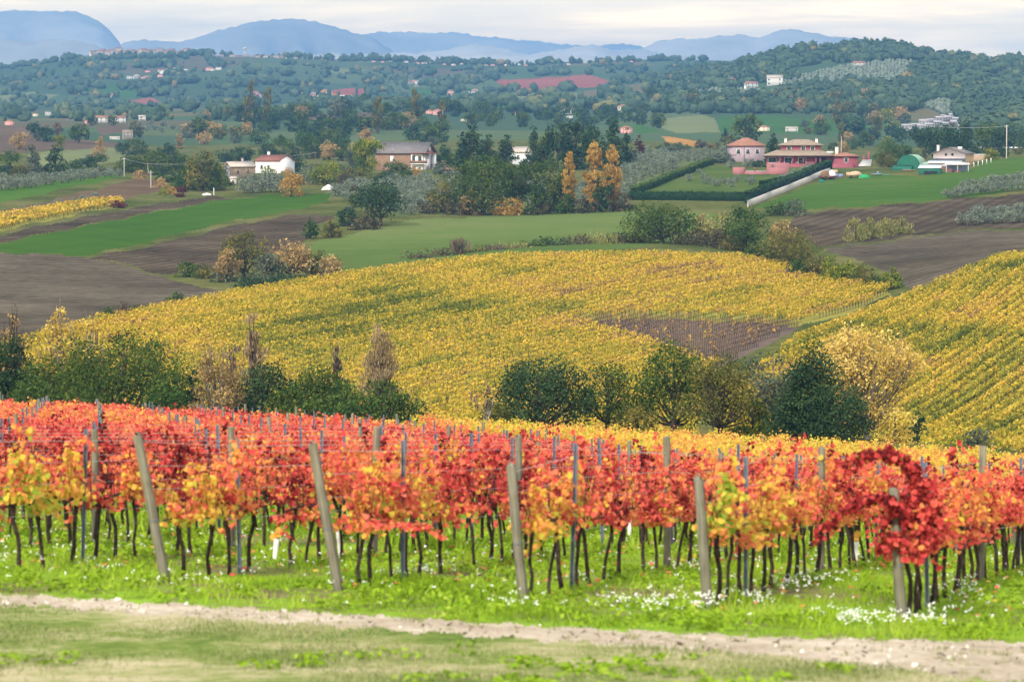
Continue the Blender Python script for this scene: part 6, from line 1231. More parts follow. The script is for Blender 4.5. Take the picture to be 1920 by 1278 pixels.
# pink villa
D = 800; u = PXM(D)
v = house_at('villa', 1523, 314, D, 'large pink two storey villa with tan hipped roofs above the hedged garden', math.radians(-8))
def vx(x): return (x - 1523) * u
def vz(y): return (314 - y) * u
part('wall', 'pink', v, bx(vx(1437), vx(1563), 0, 9, -2.5, vz(292.5)), bx(vx(1464), vx(1537), 1.8, 8.6, vz(292.5), vz(273)), bx(vx(1563), vx(1608), -1.0, 7.5, -3, vz(293.5)))
part('gallery', 'pink', v, bx(vx(1455), vx(1532), -1.2, -1.0, -2.5, vz(307)), bx(vx(1537), vx(1600), -2.8, -1.05, -3.2, vz(307.5)), *[bx(vx(x) - .2, vx(x) + .2, -1.19, -.8, vz(307), vz(292.8)) for x in (1464, 1487, 1507, 1530, 1538)])
r1 = part('roof', 'tan', v, hip_roof(vx(1435), vx(1558), -1.4, 9.2, vz(292.4), 1.5, .8, .18, .35)); r2 = part('roof', 'tan', v, hip_roof(vx(1464), vx(1537), 1.8, 8.6, vz(273), 1.55, .9)); r3 = part('roof', 'terra', v, hip_roof(vx(1560), vx(1607), -1.2, 7.6, vz(293.3), 1.0, .6))
chimney(r2, vx(1472), 3.4, vz(273), vz(260)); chimney(r2, vx(1530), 3.4, vz(273), vz(260.5)); chimney(r3, vx(1568), 1.5, vz(293), vz(276), .9)
part('skylight', 'corr', r1, np.array([(vx(1549), 1.0, vz(283.5)), (vx(1566), .6, vz(289)), (vx(1566), 2.6, vz(288)), (vx(1549), 3.0, vz(282.5)), (vx(1549), 1.0, vz(283)), (vx(1566), .6, vz(288.4)), (vx(1566), 2.6, vz(287.4)), (vx(1549), 3.0, vz(282))]) if False else bx(vx(1549), vx(1562), 1, 3, vz(288), vz(284)))
for x in (1479, 1505.5, 1523): window(v, vx(x), vz(285), 1.05, 1.5, 'f', 1.8)
for x, w in ((1448, 2.1), (1478, 1.9), (1504, 2.0)): window(v, vx(x), vz(309 if w < 2.05 else 305), w, vz(296) - vz(309 if w < 2.05 else 305), 'f', 0)
window(v, vx(1586), vz(304), .9, 1.2, 'f', -1.0)
part('doorway', 'blackish', v, bx(vx(1532), vx(1549), -.04, .2, vz(310), vz(294.5)))
part('downpipe', 'trim', v, bx(vx(1460.5), vx(1461.5), -.1, -.002, -2, vz(293)))
part('balustrade', 'trim', v, *[bx(vx(x) - .08, vx(x) + .08, -3.1, -2.9, -2.4, -1.5) for x in np.arange(1584, 1606, 3)], bx(vx(1583), vx(1607), -3.12, -2.88, -1.5, -1.3))
tw = house_at('terrace_wall', 1420, 327, 775, 'stepped pink terrace wall with dark openings below the villa', math.radians(-4), 'wall'); u2 = PXM(775)
part('wall', 'pink2', tw, bx(-46 * u2, -24 * u2, 0, .5, -1, 1.9), bx(-24 * u2, 18 * u2, .02, .52, -1, .85), bx(18 * u2, 58 * u2, 0, .5, -1, 1.9), bx(18 * u2, 60 * u2, 4, 4.5, -1, 3.1)); part('terrace_floor', 'conc', tw, bx(-23 * u2, 18 * u2, .53, 5, .4, .9))
for x in (-40, -20, 0, 20, 41): part('vent_opening', 'blackish', tw, bx(x * u2 - .5, x * u2 + .5, -.03, .3, -.6, .05))
for x in (-5, -24): part('pillar', 'pink', tw, bx(x * u2 - .15, x * u2 + .15, -.02, .4, .86, 1.9))
gp_ = house_at('gate_pillars', 1624, 301, 830, 'pair of pink gate pillars beside the pale ramp right of the villa', 0, 'gate'); part('pillar', 'pink', gp_, bx(-.9, -.5, 0, .4, -1.5, 1.6)); part('pillar', 'pink', gp_, bx(.5, .95, 0, .4, -1.5, 2.6)); part('rail', 'rust', gp_, bx(-.5, .5, .1, .18, .2, .9))
rp = house_at('ramp', 1620, 312, 812, 'pale concrete ramp climbing to the pink gate pillars', 0, 'ramp'); part('slab', 'conc', rp, (np.array([(-3.2, -4, -1.6), (1.2, -4, -1.6), (4.2, 16, 1.5), (1.6, 16, 1.5), (-3.2, -4, -1.2), (1.2, -4, -1.2), (4.2, 16, 1.8), (1.6, 16, 1.8)]), bx(0, 1, 0, 1, 0, 1)[1]))
# lilac house
D = 850; u = PXM(D); h_ = house_at('house', 1405, 304, D, 'lilac two storey house under a hipped terracotta roof left of the pink villa', math.radians(6))
part('wall', 'lilac', h_, bx(-32 * u, 29 * u, 0, 9, -2, 30 * u)); part('roof', 'terra', h_, hip_roof(-32 * u, 29 * u, 0, 9, 30 * u, 2.3, .5, .2, .05)); part('downpipe', 'dgrey', h_, bx(-10.4 * u, -9.6 * u, -.12, -.004, -1, 30 * u))
for x in (-21, -3, 15): window(h_, x * u, 15 * u, 1.0, 1.35, 'f', 0, 'trim')
# cream farmhouse and its sheds
D = 780; u = PXM(D); h_ = house_at('farmhouse', 1787, 312, D, 'cream farmhouse with a grey roof, pale gable and round attic windows', math.radians(-24))
part('wall', 'cream', h_, gable_wall(-5.6, 3.4, 0, 9.0, -2.5, 3.5, 1.55, 'y'))
part('gable_front', 'palec', h_, (np.array([(-5.59, -.06, .2), (3.39, -.06, .2), (3.39, -.06, 3.45), (-1.1, -.06, 4.95), (-5.59, -.06, 3.45), (-5.59, 0, .2), (3.39, 0, .2), (3.39, 0, 3.45), (-1.1, 0, 4.95), (-5.59, 0, 3.45)]), np.array([(0, 1, 2, 4), (2, 3, 4, 4), (0, 1, 6, 5), (1, 2, 7, 6), (2, 3, 8, 7), (3, 4, 9, 8), (4, 0, 5, 9)])))
rf = part('roof', 'grey', h_, gable_roof(-5.6, 3.4, 0, 9.0, 3.5, 1.55, 'y', .45)); chimney(rf, -4.9, 2.4, 3.3, 5.6, .6, 'trim', 'trim'); part('chimney', 'trim', rf, bx(.2, 1.3, 4, 4.6, 4.6, 5.35))
for x in (-2.0, -.2): part('round_window', 'blackish', h_, (np.array([(x + .38 * math.cos(a), yy, 3.2 + .38 * math.sin(a)) for yy in (-.1, 0) for a in np.linspace(0, 2 * PI, 8, endpoint=False)]), np.array([(0, 1, 2, 3), (0, 3, 4, 7), (4, 5, 6, 7)] + [(i, (i + 1) % 8, 8 + (i + 1) % 8, 8 + i) for i in range(8)])))
for y in (2.0, 4.6, 7.2): window(h_, y, .4, .6, 1.1, 's', 3.4, 'brick' if False else 'cream')
ln = part('lean_to', 'palec', h_, bx(.6, 3.35, -4.2, -.065, -2.5, 1.3)); part('lean_to_roof', 'dgrey', ln, shed_roof(-5.8, 3.35, -4.2, -.07, 1.1, 2.0, .2)); part('porch_post', 'wood', ln, bx(-5.7, -5.5, -4.1, -3.9, -2.5, 1.05))
s_ = house_at('shed', 1747, 327, 745, 'dark green field shed with a pale sloping roof in front of the farmhouse', math.radians(-14), 'shed'); part('wall', 'green', s_, bx(-3.4, 2.2, 0, 4.5, -.8, 1.55)); part('roof', 'corr', s_, shed_roof(-3.4, 2.2, 0, 4.5, 1.6, 2.35, .2)); part('doorway', 'blackish', s_, bx(-2.0, 1.4, -.05, .2, -.5, .9))
s_ = house_at('shed', 1768, 318, 762, 'low brown shed with a long pale roof behind the dark green field shed', math.radians(-14), 'shed'); part('wall', 'rust', s_, bx(-4, 4.6, 0, 3, -1.5, 1.6)); part('roof', 'corr', s_, shed_roof(-4, 4.6, 0, 3, 1.65, 2.2, .2)); part('window_strip', 'corr', s_, bx(-3, 3.6, -.04, 0, .9, 1.3))
s_ = house_at('shelter', 1792, 323, 750, 'open sided white roofed shelter with clutter right of the green field shed', math.radians(-8), 'shelter'); part('roof', 'white', s_, shed_roof(-2.6, 3.4, 0, 4, 2.0, 2.3, .2)); [part('post', 'corr', s_, bx(x, x + .14, y, y + .14, -1, 2.0)) for x in (-2.5, .4, 3.2) for y in (.05, 3.7)]; part('back_wall', 'bluet', s_, bx(-2.3, 3.2, 3.4, 3.6, -1, 1.9)); part('boxes', 'redp', s_, bx(-.2, 1.2, .6, 1.6, -1, .3)); part('boxes', 'rust', s_, bx(-2.2, -.9, .5, 1.5, -1, .9))
# barrel roofed green barn
bn = house_at('barn', 1703, 318, 770, 'green tarpaulin barn with a rounded pale green roof', math.radians(-20), 'barn'); an = np.linspace(0, PI, 13)
arc = np.array([(3.2 * math.cos(a), 3.2 * math.sin(a) * .95) for a in an]); n_ = len(arc)
V = np.array([(x, y, z + 1.0) for y in (0, 8) for x, z in arc]); part('roof', 'lgreen', bn, (V, np.array([(i, i + 1, n_ + i + 1, n_ + i) for i in range(n_ - 1)])))
part('front_sheet', 'green', bn, (np.array([(x * .985, y, z * .985 + 1.0) for y in (.08, .2) for x, z in arc] + [(3.15, .08, -1.5), (-3.15, .08, -1.5), (3.15, .2, -1.5), (-3.15, .2, -1.5)]), np.array([(i, i + 1, n_ - 2 - i, n_ - 1 - i) for i in range(n_ // 2)] + [(0, n_ - 1, 2 * n_ + 1, 2 * n_)])))
part('side_wall', 'dstone', bn, bx(2.95, 3.15, .25, 7.9, -1.5, 1.0), bx(-3.15, -2.95, .25, 7.9, -1.5, 1.0)); lt = part('lean_to', 'green', bn, bx(-3.9, 1.2, -2.6, -.05, -1.5, .1)); part('lean_to_roof', 'green', lt, shed_roof(-3.9, 1.2, -2.6, -.05, .15, 1.0, .1)); ln2 = part('side_shelter', 'blackish', bn, bx(3.4, 6.2, 1, 5, -1.5, 1.3)); part('side_roof', 'lgreen', ln2, shed_roof(3.3, 6.4, .8, 5.2, 1.45, 2.0, .15))
fl = house_at('flat_hut', 1705, 320, 748, 'small flat roofed red sided hut between barn and green field shed', 0, 'hut'); part('wall', 'redp', fl, bx(-1.4, 1.2, 0, 1.6, -1, .2)); part('roof', 'lgreen', fl, bx(-1.6, 1.5, -.2, 1.8, .203, .34))
lr = house_at('long_building', 1880, 283, 900, 'long low building with a flat white roof at the right edge', 0, 'building'); part('wall', 'gstone', lr, bx(-6, 20, 0, 6, -2, .8)); part('roof', 'white', lr, bx(-6.6, 20.6, -.7, 6.6, .803, 1.25)); part('pillar', 'gstone', lr, bx(-6.4, -6, -.5, -.1, -2, .8)); part('doorway', 'blackish', lr, bx(3, 5, -.05, .2, -1.6, .5)); part('wall_opening', 'blackish', lr, bx(10, 11.4, -.05, .2, -.8, .4))
bk = house_at('low_wall', 1838, 301, 790, 'brown boundary wall beside the cream farmhouse', math.radians(-6), 'wall'); part('wall', 'stone', bk, bx(-2.5, 2.5, 0, .3, -1.2, 1.6)); part('coping', 'white', bk, bx(-2.6, 2.6, -.05, .35, 1.603, 1.75))
# white and stone farmhouse on the left
D = 790; u = PXM(D); h_ = house_at('farmhouse', 502, 325, D, 'white farmhouse with red tiled roof beside the stone annex', math.radians(-24))
part('wall', 'white', h_, gable_wall(-3.9, 3.6, 0, 9, -3, 3.4, 1.5, 'x'))
V, Q = gable_roof(-3.9, 3.6, 0, 9, 3.4, 1.5, 'x', .3); rf = part('roof', 'red', h_, (V, Q)); chimney(rf, -3.2, 6.5, 3.6, 6.0, .6, 'white', 'dgrey')
for x in (-1.9, .3): window(h_, x, 1.15, .7, 1.1, 'f', 0, 'white')
part('drainpipe', 'ltile', h_, bx(2.6, 2.75, -.1, -.003, -3, 3.2))
an_ = house_at('stone_annex', 461, 334, 776, 'tan stone annex with a pale sloping roof and dark left wall by the white farmhouse', math.radians(20), 'house')
part('wall', 'stone', an_, gable_wall(-4.2, 2.6, 0, 6.6, -3, 3.1, 1.2, 'x')); rf = part('roof', 'ltile', an_, gable_roof(-4.2, 2.6, 0, 6.6, 3.1, 1.2, 'x', .3)); part('end_wall', 'dstone', an_, bx(-4.5, -4.22, .2, 6.4, -3, 3.4)); chimney(rf, .2, 4.4, 3.6, 5.4, .6, 'gstone', 'dgrey')
for x, z, w, hh in ((-2.2, 1.2, .6, 1.0), (.6, 1.3, .5, 1.2), (.6, -.9, .9, 1.0)): window(an_, x, z, w, hh, 'f', 0, 'stone')
window(an_, 2.4, .8, 1.2, 1.1, 'l', -4.5, 'gstone'); part('porch', 'white', an_, bx(-4.4, -3.2, -1.2, -.02, -3, -1.2))
hu = house_at('hut', 437, 345, 748, 'tiny white hut left of the stone annex', 0, 'hut'); part('wall', 'palec', hu, bx(-.8, .8, 0, 1.6, -.6, 1.4)); part('roof', 'ltile', hu, shed_roof(-.8, .8, 0, 1.6, 1.42, 1.9, .2)); part('door', 'wood', hu, bx(-.3, .3, -.05, 0, -.5, 1.0))
# brown gabled house
D = 810; u = PXM(D); h_ = house_at('gabled_house', 760, 319, D, 'brown brick house with grey roof and white balconied gable wing', math.radians(-20))
part('wall', 'brick', h_, gable_wall(-9.2, 5.6, 0, 8.0, -2.5, 5.0, 2.7, 'x')); rf = part('roof', 'grey', h_, gable_roof(-9.2, 5.9, 0, 8.0, 5.0, 2.7, 'x', .6, .25)); chimney(rf, -7.4, 2.2, 5.4, 7.4, .5, 'dgrey', 'dgrey')
part('gable_end', 'pink2', h_, (np.array([(5.64, 0, 4.9), (5.64, 8, 4.9), (5.64, 4, 7.55), (5.6, 0, 4.9), (5.6, 8, 4.9), (5.6, 4, 7.55)]), np.array([(0, 1, 2, 2), (3, 4, 5, 5), (0, 1, 4, 3), (1, 2, 5, 4), (2, 0, 3, 5)])))
part('gable_opening', 'blackish', h_, bx(5.65, 5.75, 2.2, 2.9, 5.2, 6.6)); part('gable_opening', 'white', h_, bx(5.65, 5.75, 3.9, 5.2, 5.2, 6.6))
wg = part('wing_wall', 'white', h_, bx(1.9, 5.55, -.35, -.005, -2.5, 4.7), bx(5.66, 5.9, .1, 7.9, -2.5, 4.75)); part('eave_slab', 'pink2', h_, bx(2.2, 7.4, -1.6, 8.2, 4.78, 4.95)); part('column', 'gstone', h_, bx(6.4, 7.1, .6, 1.3, -2.5, 4.77)); part('column', 'white', h_, bx(6.4, 7.1, 4.6, 6.0, -2.5, 4.77))
bc = part('balcony', 'white', h_, bx(2.0, 7.3, -1.6, -.36, 1.7, 1.9)); part('railing', 'wood', bc, bx(2.0, 7.3, -1.62, -1.54, 1.92, 2.7)); bc = part('balcony', 'ltile', h_, bx(5.95, 9.0, 5.2, 9.4, 1.6, 1.8)); part('railing', 'wood', bc, bx(8.92, 9.0, 5.2, 9.4, 1.83, 2.7))
for x, z, w, hh in ((2.7, 2.1, .9, 2.0), (4.6, 2.2, 1.0, 1.7), (2.9, -1.2, .9, 2.2), (4.6, -.6, .7, 1.4)): window(h_, x, z, w, hh, 'f', -.35)
window(h_, 2.4, 2.2, 1.0, 1.6, 's', 5.9); window(h_, 3.4, -.2, .6, 1.0, 's', 5.9); sk = part('shutter', 'white', h_, bx(-4.6, -3.6, -.14, -.004, 2.3, 4.0)); part('porch_roof', 'white', h_, bx(-8.5, -5.2, -3, -.1, -.4, -.2)); part('porch_pier', 'brick', h_, bx(-8.4, -8.0, -2.9, -2.5, -3, -.41))
ow = house_at('outbuilding', 853, 323, 800, 'low outbuilding with a pink tiled roof right of the gabled house', math.radians(-6), 'outbuilding'); part('wall', 'gstone', ow, bx(-3.2, 3.6, 0, 4, -2, .8)); part('roof', 'terra', ow, shed_roof(-3.2, 3.6, 0, 4, .85, 1.7, .4)); part('door', 'bluet', ow, bx(-1, 1, -.05, 0, -1.5, .5))
wh = house_at('house', 984, 308, 840, 'white house with a pale grey roof half hidden among the conifers', math.radians(-12)); part('wall', 'white', wh, gable_wall(-4.2, 3.8, 0, 8, -3, 3.6, 1.4, 'x')); part('roof', 'ltile', wh, gable_roof(-4.2, 3.8, 0, 8, 3.6, 1.4, 'x', .4)); [window(wh, x, 1.4, .8, 1.2, 'f', 0) for x in (-2, 1)]; window(wh, 3, 1, .8, 1.2, 's', 3.8)
# hedges and garden wall
def strip_path(pts_px, D0=560, step=None):
    P = [at(x, y, D0) for x, y in pts_px]; return np.array(P)
def hedge(name, pts_px, h, w, label, seed, D0=560, lm=L_HEDGE):
    rng = np.random.RandomState(seed); P = strip_path(pts_px, D0); seg = np.linalg.norm(np.diff(P[:, :2], axis=0), axis=1); L = seg.sum(); n = int(L * 26); uu = rng.uniform(0, L, n); cu = np.concatenate([[0], np.cumsum(seg)])
    X = np.interp(uu, cu, P[:, 0]); Y = np.interp(uu, cu, P[:, 1]); Z = ground(X, Y); k = np.clip(np.searchsorted(cu, uu) - 1, 0, len(seg) - 1); d = np.diff(P[:, :2], axis=0)[k] / seg[k][:, None]
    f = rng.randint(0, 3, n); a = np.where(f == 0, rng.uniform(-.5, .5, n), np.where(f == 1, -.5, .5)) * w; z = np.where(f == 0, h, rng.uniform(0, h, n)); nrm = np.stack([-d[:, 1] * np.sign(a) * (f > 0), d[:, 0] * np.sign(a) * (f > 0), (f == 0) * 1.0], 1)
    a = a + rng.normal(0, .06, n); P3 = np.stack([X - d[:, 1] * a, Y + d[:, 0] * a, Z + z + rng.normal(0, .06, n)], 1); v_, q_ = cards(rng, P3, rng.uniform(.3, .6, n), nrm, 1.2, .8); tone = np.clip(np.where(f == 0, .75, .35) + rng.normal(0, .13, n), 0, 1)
    body = []
    for i in range(len(P) - 1):
        dd = (P[i + 1, :2] - P[i, :2]) / seg[i]; nn = np.array([-dd[1], dd[0]]) * w * .42; m_ = max(2, int(seg[i] / 4)); tt = np.linspace(0, 1, m_ + 1); c = P[i, :2] + (P[i + 1, :2] - P[i, :2]) * tt[:, None]; g = ground(c[:, 0], c[:, 1])
        row = np.stack([np.column_stack([c - nn, g - .2]), np.column_stack([c + nn, g - .2]), np.column_stack([c + nn, g + h * .95]), np.column_stack([c - nn, g + h * .95])], 1).reshape(-1, 3); ii = np.arange((m_ + 1) * 4).reshape(-1, 4)
        q = [np.stack([ii[:-1, j], ii[:-1, (j + 1) % 4], ii[1:, (j + 1) % 4], ii[1:, j]], -1) for j in range(4)]; body.append((row, np.concatenate(q + [ii[:1], ii[-1:]])))
    bV, bQ = join(body); Va, Qa = join([(v_, q_), (bV, bQ)])
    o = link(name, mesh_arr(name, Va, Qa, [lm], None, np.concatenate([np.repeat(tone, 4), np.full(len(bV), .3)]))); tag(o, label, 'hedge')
hedge('hedge', [(1402, 381), (1440, 366), (1480, 351), (1520, 334), (1556, 318)], 2.5, 1.6, 'long dark clipped hedge along the top of the white garden wall', 61)
hedge('hedge', [(1180, 375), (1250, 375), (1320, 376), (1400, 377)], 1.9, 1.4, 'dark hedge closing the bottom of the garden lawn', 62)
hedge('hedge', [(1184, 366), (1230, 349), (1290, 325), (1334, 308)], 1.7, 1.5, 'lighter clipped hedge along the left side of the garden lawn', 63, 560, L_MIDG)
hedge('hedge', [(1427, 352), (1450, 347), (1474, 342)], 1.5, 1.2, 'short dark hedge piece inside the garden near the long hedge', 64)
P = strip_path([(1402, 388), (1440, 372.5), (1480, 357), (1520, 340), (1556, 325)]); wp = []
for i in range(len(P) - 1):
    c = np.linspace(P[i], P[i + 1], 5); dd = (P[i + 1] - P[i])[:2]; dd /= np.linalg.norm(dd); nn = np.array([-dd[1], dd[0]]) * .15; g = ground(c[:, 0], c[:, 1]); row = np.stack([np.column_stack([c[:, :2] - nn, g - .4]), np.column_stack([c[:, :2] + nn, g - .4]), np.column_stack([c[:, :2] + nn, g + 1.35]), np.column_stack([c[:, :2] - nn, g + 1.35])], 1).reshape(-1, 3); ii = np.arange(20).reshape(-1, 4)
    wp.append((row, np.concatenate([np.stack([ii[:-1, j], ii[:-1, (j + 1) % 4], ii[1:, (j + 1) % 4], ii[1:, j]], -1) for j in range(4)] + [ii[:1], ii[-1:]])))
V, Q = join(wp); tag(link('garden_wall', mesh_arr('garden_wall', V, Q, [B['conc']])), 'pale concrete garden wall sloping below the long dark hedge', 'wall')
# farm clutter on the grass
def wheel(parent, x, y, r=.45, w=.22):
    a = np.linspace(0, 2 * PI, 14, endpoint=False); V = np.array([(x + r * math.cos(q), y + s * w / 2, r + r * math.sin(q)) for s in (-1, 1) for q in a] + [(x, y - w / 2 - .01, r), (x, y + w / 2 + .01, r)]); n = 14
    Q = np.array([(i, (i + 1) % n, n + (i + 1) % n, n + i) for i in range(n)] + [((i + 1) % n, i, 2 * n, 2 * n) for i in range(n)] + [(n + i, n + (i + 1) % n, 2 * n + 1, 2 * n + 1) for i in range(n)])
    w_ = part('wheel', 'rubber', parent, (V, Q)); part('hub', 'rust', w_, bx(x - .12, x + .12, y - w / 2 - .03, y + w / 2 + .03, r - .12, r + .12))
def heap(L, Wd, H, seed):
    rng = np.random.RandomState(seed); n, m_ = 14, 8; V = []
    for i in range(m_):
        s = i / (m_ - 1)
        for j in range(n):
            a = 2 * PI * j / n; k = (1 - s ** 2.2) ** .6 * (1 + .12 * math.sin(3 * a + seed) + rng.normal(0, .04)); V.append((math.cos(a) * L / 2 * k, math.sin(a) * Wd / 2 * k, H * s + rng.normal(0, .03)))
    V = np.array(V); ii = np.arange(n * m_).reshape(m_, n); j = np.roll(ii, -1, 1); return V, np.stack([ii[:-1], j[:-1], j[1:], ii[1:]], -1).reshape(-1, 4)
def gx(x, y, D0=560): return at(x, y, D0)
tr = root('trailer', gx(1552, 337), 'farm trailer under a brown and white cover beside the end of the garden wall', 'trailer', None, .3); part('bed', 'rust', tr, bx(-2.0, 2.0, -.9, .9, .5, 1.0)); part('cover', 'wood', tr, (heap(2.6, 1.7, 1.3, 2)[0] + np.array([-.7, 0, 1.0]), heap(2.6, 1.7, 1.3, 2)[1])); part('cover', 'white', tr, (heap(1.8, 1.6, 1.4, 3)[0] + np.array([1.0, 0, 1.0]), heap(1.8, 1.6, 1.4, 3)[1]), label='white plastic cover'); wheel(tr, -1.0, -.95); wheel(tr, 1.0, -.95); wheel(tr, 1.0, .95); wheel(tr, -1.0, .95)
wg = root('hay_wagon', gx(1601, 334), 'tan sided wooden wagon left of the green heap on the grass', 'wagon', None, .15); part('bed', 'rust', wg, bx(-1.7, 1.7, -.8, .8, .4, .6)); part('side_board', 'tanp', wg, bx(-1.7, 1.7, -.86, -.81, .55, 1.25)); part('side_board', 'tanp', wg, bx(-1.7, 1.7, .81, .86, .55, 1.45)); part('load', 'tanp', wg, (heap(2.8, 1.4, .5, 5)[0] + np.array([.4, 0, 1.2]), heap(2.8, 1.4, .5, 5)[1])); wheel(wg, -1.0, -.9, .35); wheel(wg, 1.0, -.9, .35); part('drawbar', 'rust', wg, bx(-3.4, -1.7, -.06, .06, .42, .54))
gh = root('tarp_heap', gx(1620, 334), 'bright green covered heap on the grass below the villa', 'heap', None, 0); part('sheet', 'gtarp', gh, heap(2.8, 2.2, 1.0, 7)); part('edge_stone', 'gstone', gh, bx(-1.5, -1.2, -1.1, -.8, 0, .2))
dh = root('tarp_heap', gx(1540, 342), 'small dark green covered heap left of the farm trailer', 'heap', None, 0); part('sheet', 'green', dh, heap(1.6, 1.4, .8, 8))
bt = root('harrow', gx(1646, 330), 'blue grey harrow lying on the grass right of the bright green heap', 'farm tool', None, .1); part('frame', 'bluet', bt, bx(-1.6, 1.0, -.7, .7, .4, .6), bx(-.2, .2, -.2, .2, .6, 1.1)); part('drawbar', 'bluet', bt, bx(1.0, 2.8, -.08, .08, .35, .47)); [part('tine', 'rust', bt, bx(x, x + .08, y, y + .08, 0, .4)) for x in (-1.4, -.7, 0, .7) for y in (-.5, .4)]
bl = root('crate_stack', gx(1566, 333), 'blue and cream crates piled between the trailer and wall end', 'crates', None, .2); part('crate', 'bluet', bl, bx(-.6, .6, -.6, .6, 0, 1.0)); part('crate', 'tanp', bl, bx(-.7, .5, -.5, .6, 1.003, 1.9)); part('crate', 'bluet', bl, bx(.75, 1.9, -.5, .5, 0, .9))
wt = root('tarp_heap', gx(616, 356), 'long white plastic covered heap on the grass right of the ochre tree', 'heap', None, math.radians(25)); part('sheet', 'white', wt, heap(3.8, 1.5, .9, 9), heap(2.0, 1.3, 1.3, 4))
wh_ = root('tarp_heap', gx(388, 366), 'low white covered heap on the grass below the dark garden trees', 'heap', None, 0); part('sheet', 'white', wh_, heap(2.2, 1.4, .5, 10))
# poles and wires
def pole(x, y, ytop, r, label, mat='conc', D0=480, arm=True):
    X, Y, Z = at(x, y, D0); h = pix_dir(x, ytop)[1] * Y - Z; o = root('utility_pole', (X, Y, Z), label, 'pole'); part('pole', mat, o, tube(np.array([(0, 0, -.3), (0, 0, h * .5), (0, 0, h)]), [r, r * .85, r * .65], 8))
    if arm: part('crossarm', mat, o, bx(-.7, .7, -.06, .06, h - .5, h - .38))
    return np.array([X, Y, Z + h - .35])
p1 = pole(233, 331, 295, .13, 'utility pole at the end of the green strip, leftmost of the three'); p2 = pole(277, 330, 305, .11, 'utility pole between the leftmost pole and the one on the brown field', 'wood'); p3 = pole(283, 352, 320, .12, 'utility pole at the right tip of the brown field'); p4 = pole(591, 322, 284, .12, 'utility pole right of the white farmhouse', 'wood'); p5 = pole(1887, 297, 234, .15, 'tall white pole on the grass bank at the right edge'); p6 = pole(726, 337, 312, .13, 'short concrete pole in front of the brown gabled house', arm=False); p7 = pole(1577, 312, 256, .09, 'thin metal mast behind the pink villa', 'corr', arm=False); pole(401, 366, 352, .1, 'short white post by the white heap in the garden', 'white', arm=False)
for a, b, lb in [(p1, p2, 'sagging cable between the two upper left poles'), (p2, p3, 'sagging cable running down to the pole on the brown field'), (p2, p4, 'long cable crossing in front of the white farmhouse trees'), (p5, p5 + np.array([-22, 40, 1.0]), 'cable leaving the tall white pole to the left')]:
    tt = np.linspace(0, 1, 12)[:, None]; c = a + (b - a) * tt; c[:, 2] -= 4 * tt[:, 0] * (1 - tt[:, 0]) * np.linalg.norm(b - a) * .02; tag(link('cable', mesh_arr('cable', *tube(c, .03, 4, False), [B['dgrey'] if False else B['corr']])), lb, 'cable')
# fence of white posts by the green field
for i, (x, y) in enumerate([(1826, 313), (1834, 311), (1842, 309), (1850, 307), (1858, 305)]):
    X, Y, Z = at(x, y, 560); o = link('fence_post', mesh_arr('fence_post', *bx(-.08, .08, -.08, .08, -.2, 1.2), [B['white']]), None, (X, Y, Z)); tag(o, 'white fence post on the bank right of the cream farmhouse', 'post', 'white fence posts by the farmhouse')
# ------------------------------------------------------------------ small far houses
def house_mesh(name, w, d, h, rh, wall, roof, kind='gable', wins=2):
    V, Q = gable_wall(-w/2, w/2, 0, d, -3, h, rh, 'x') if kind == 'gable' else bx(-w/2, w/2, 0, d, -3, h)
    R = gable_roof(-w/2, w/2, 0, d, h, rh, 'x', .4, .25) if kind == 'gable' else hip_roof(-w/2, w/2, 0, d, h, rh, .4)
    wn = [bx(x - .5, x + .5, -.06, 0, z, z + 1.2) for x in np.linspace(-w/2 + 1.5, w/2 - 1.5, wins) for z in ([h - 2.0] if h < 4 else [h - 2.0, h - 4.8])]
    V2, Q2 = join(wn); Va, Qa = join([(V, Q), R, (V2, Q2)]); mi = np.concatenate([np.zeros(len(Q)), np.ones(len(R[1])), np.full(len(Q2), 2)])
    return fix_tris(name, Va, Qa, [B[wall], B[roof], B['glass']], mi, None, False)
B['fwhite'] = plain('far_white_render', (.72, .70, .66)); B['fcream'] = plain('far_cream_render', (.62, .52, .40)); B['fpink'] = plain('far_pink_render', (.60, .30, .27)); B['fstone'] = plain('far_stone', (.42, .36, .31))
HM = [house_mesh('house', 11, 9, 5.5, 2, a, b, k, n) for a, b, k, n in [('fwhite', 'terra', 'gable', 3), ('fcream', 'terra', 'hip', 3), ('fstone', 'tan', 'gable', 3), ('fpink', 'terra', 'hip', 3), ('fwhite', 'ltile', 'gable', 2)]]
HT = [house_mesh('house', 12, 10, 8.5, 2.2, a, b, 'gable', 3) for a, b in [('fstone', 'tan'), ('fcream', 'terra'), ('fstone', 'terra'), ('gstone', 'tan')]]
rngh = np.random.RandomState(9)
def far_house(x, y, w, me, label, group=None, D0=640, rot=None, name='house', cat='house', hs=1.0, base=11.0):
    X, Y, Z = at(x, y, D0); s = w / FPX * Y / base; o = link(name, me, None, (X, Y, Z), rngh.uniform(-.6, .6) if rot is None else rot, (s, s, s * hs)); tag(o, label, cat, group); return o
far_house(215, 262, 18, HM[4], 'small white shed with a flat pale roof on the left slope', hs=.5, rot=.1); far_house(240, 262, 17, HT[0], 'narrow white two storey house between poplars on the left slope', rot=.2, hs=1.1); bpy.data.objects[-1] if False else None
far_house(146, 312, 32, HM[4], 'low white roofed shed behind the left olive rows', hs=.35, rot=.1)
far_house(190, 230, 24, HM[0], 'white hilltop house with a red roof by the dark cypress', rot=.1, hs=.8); far_house(222, 230, 26, HM[0], 'longer white hilltop house right of the cypress house', rot=.1, hs=.7); far_house(165, 232, 12, HM[3], 'small pink house left of the dark cypress', rot=.1)
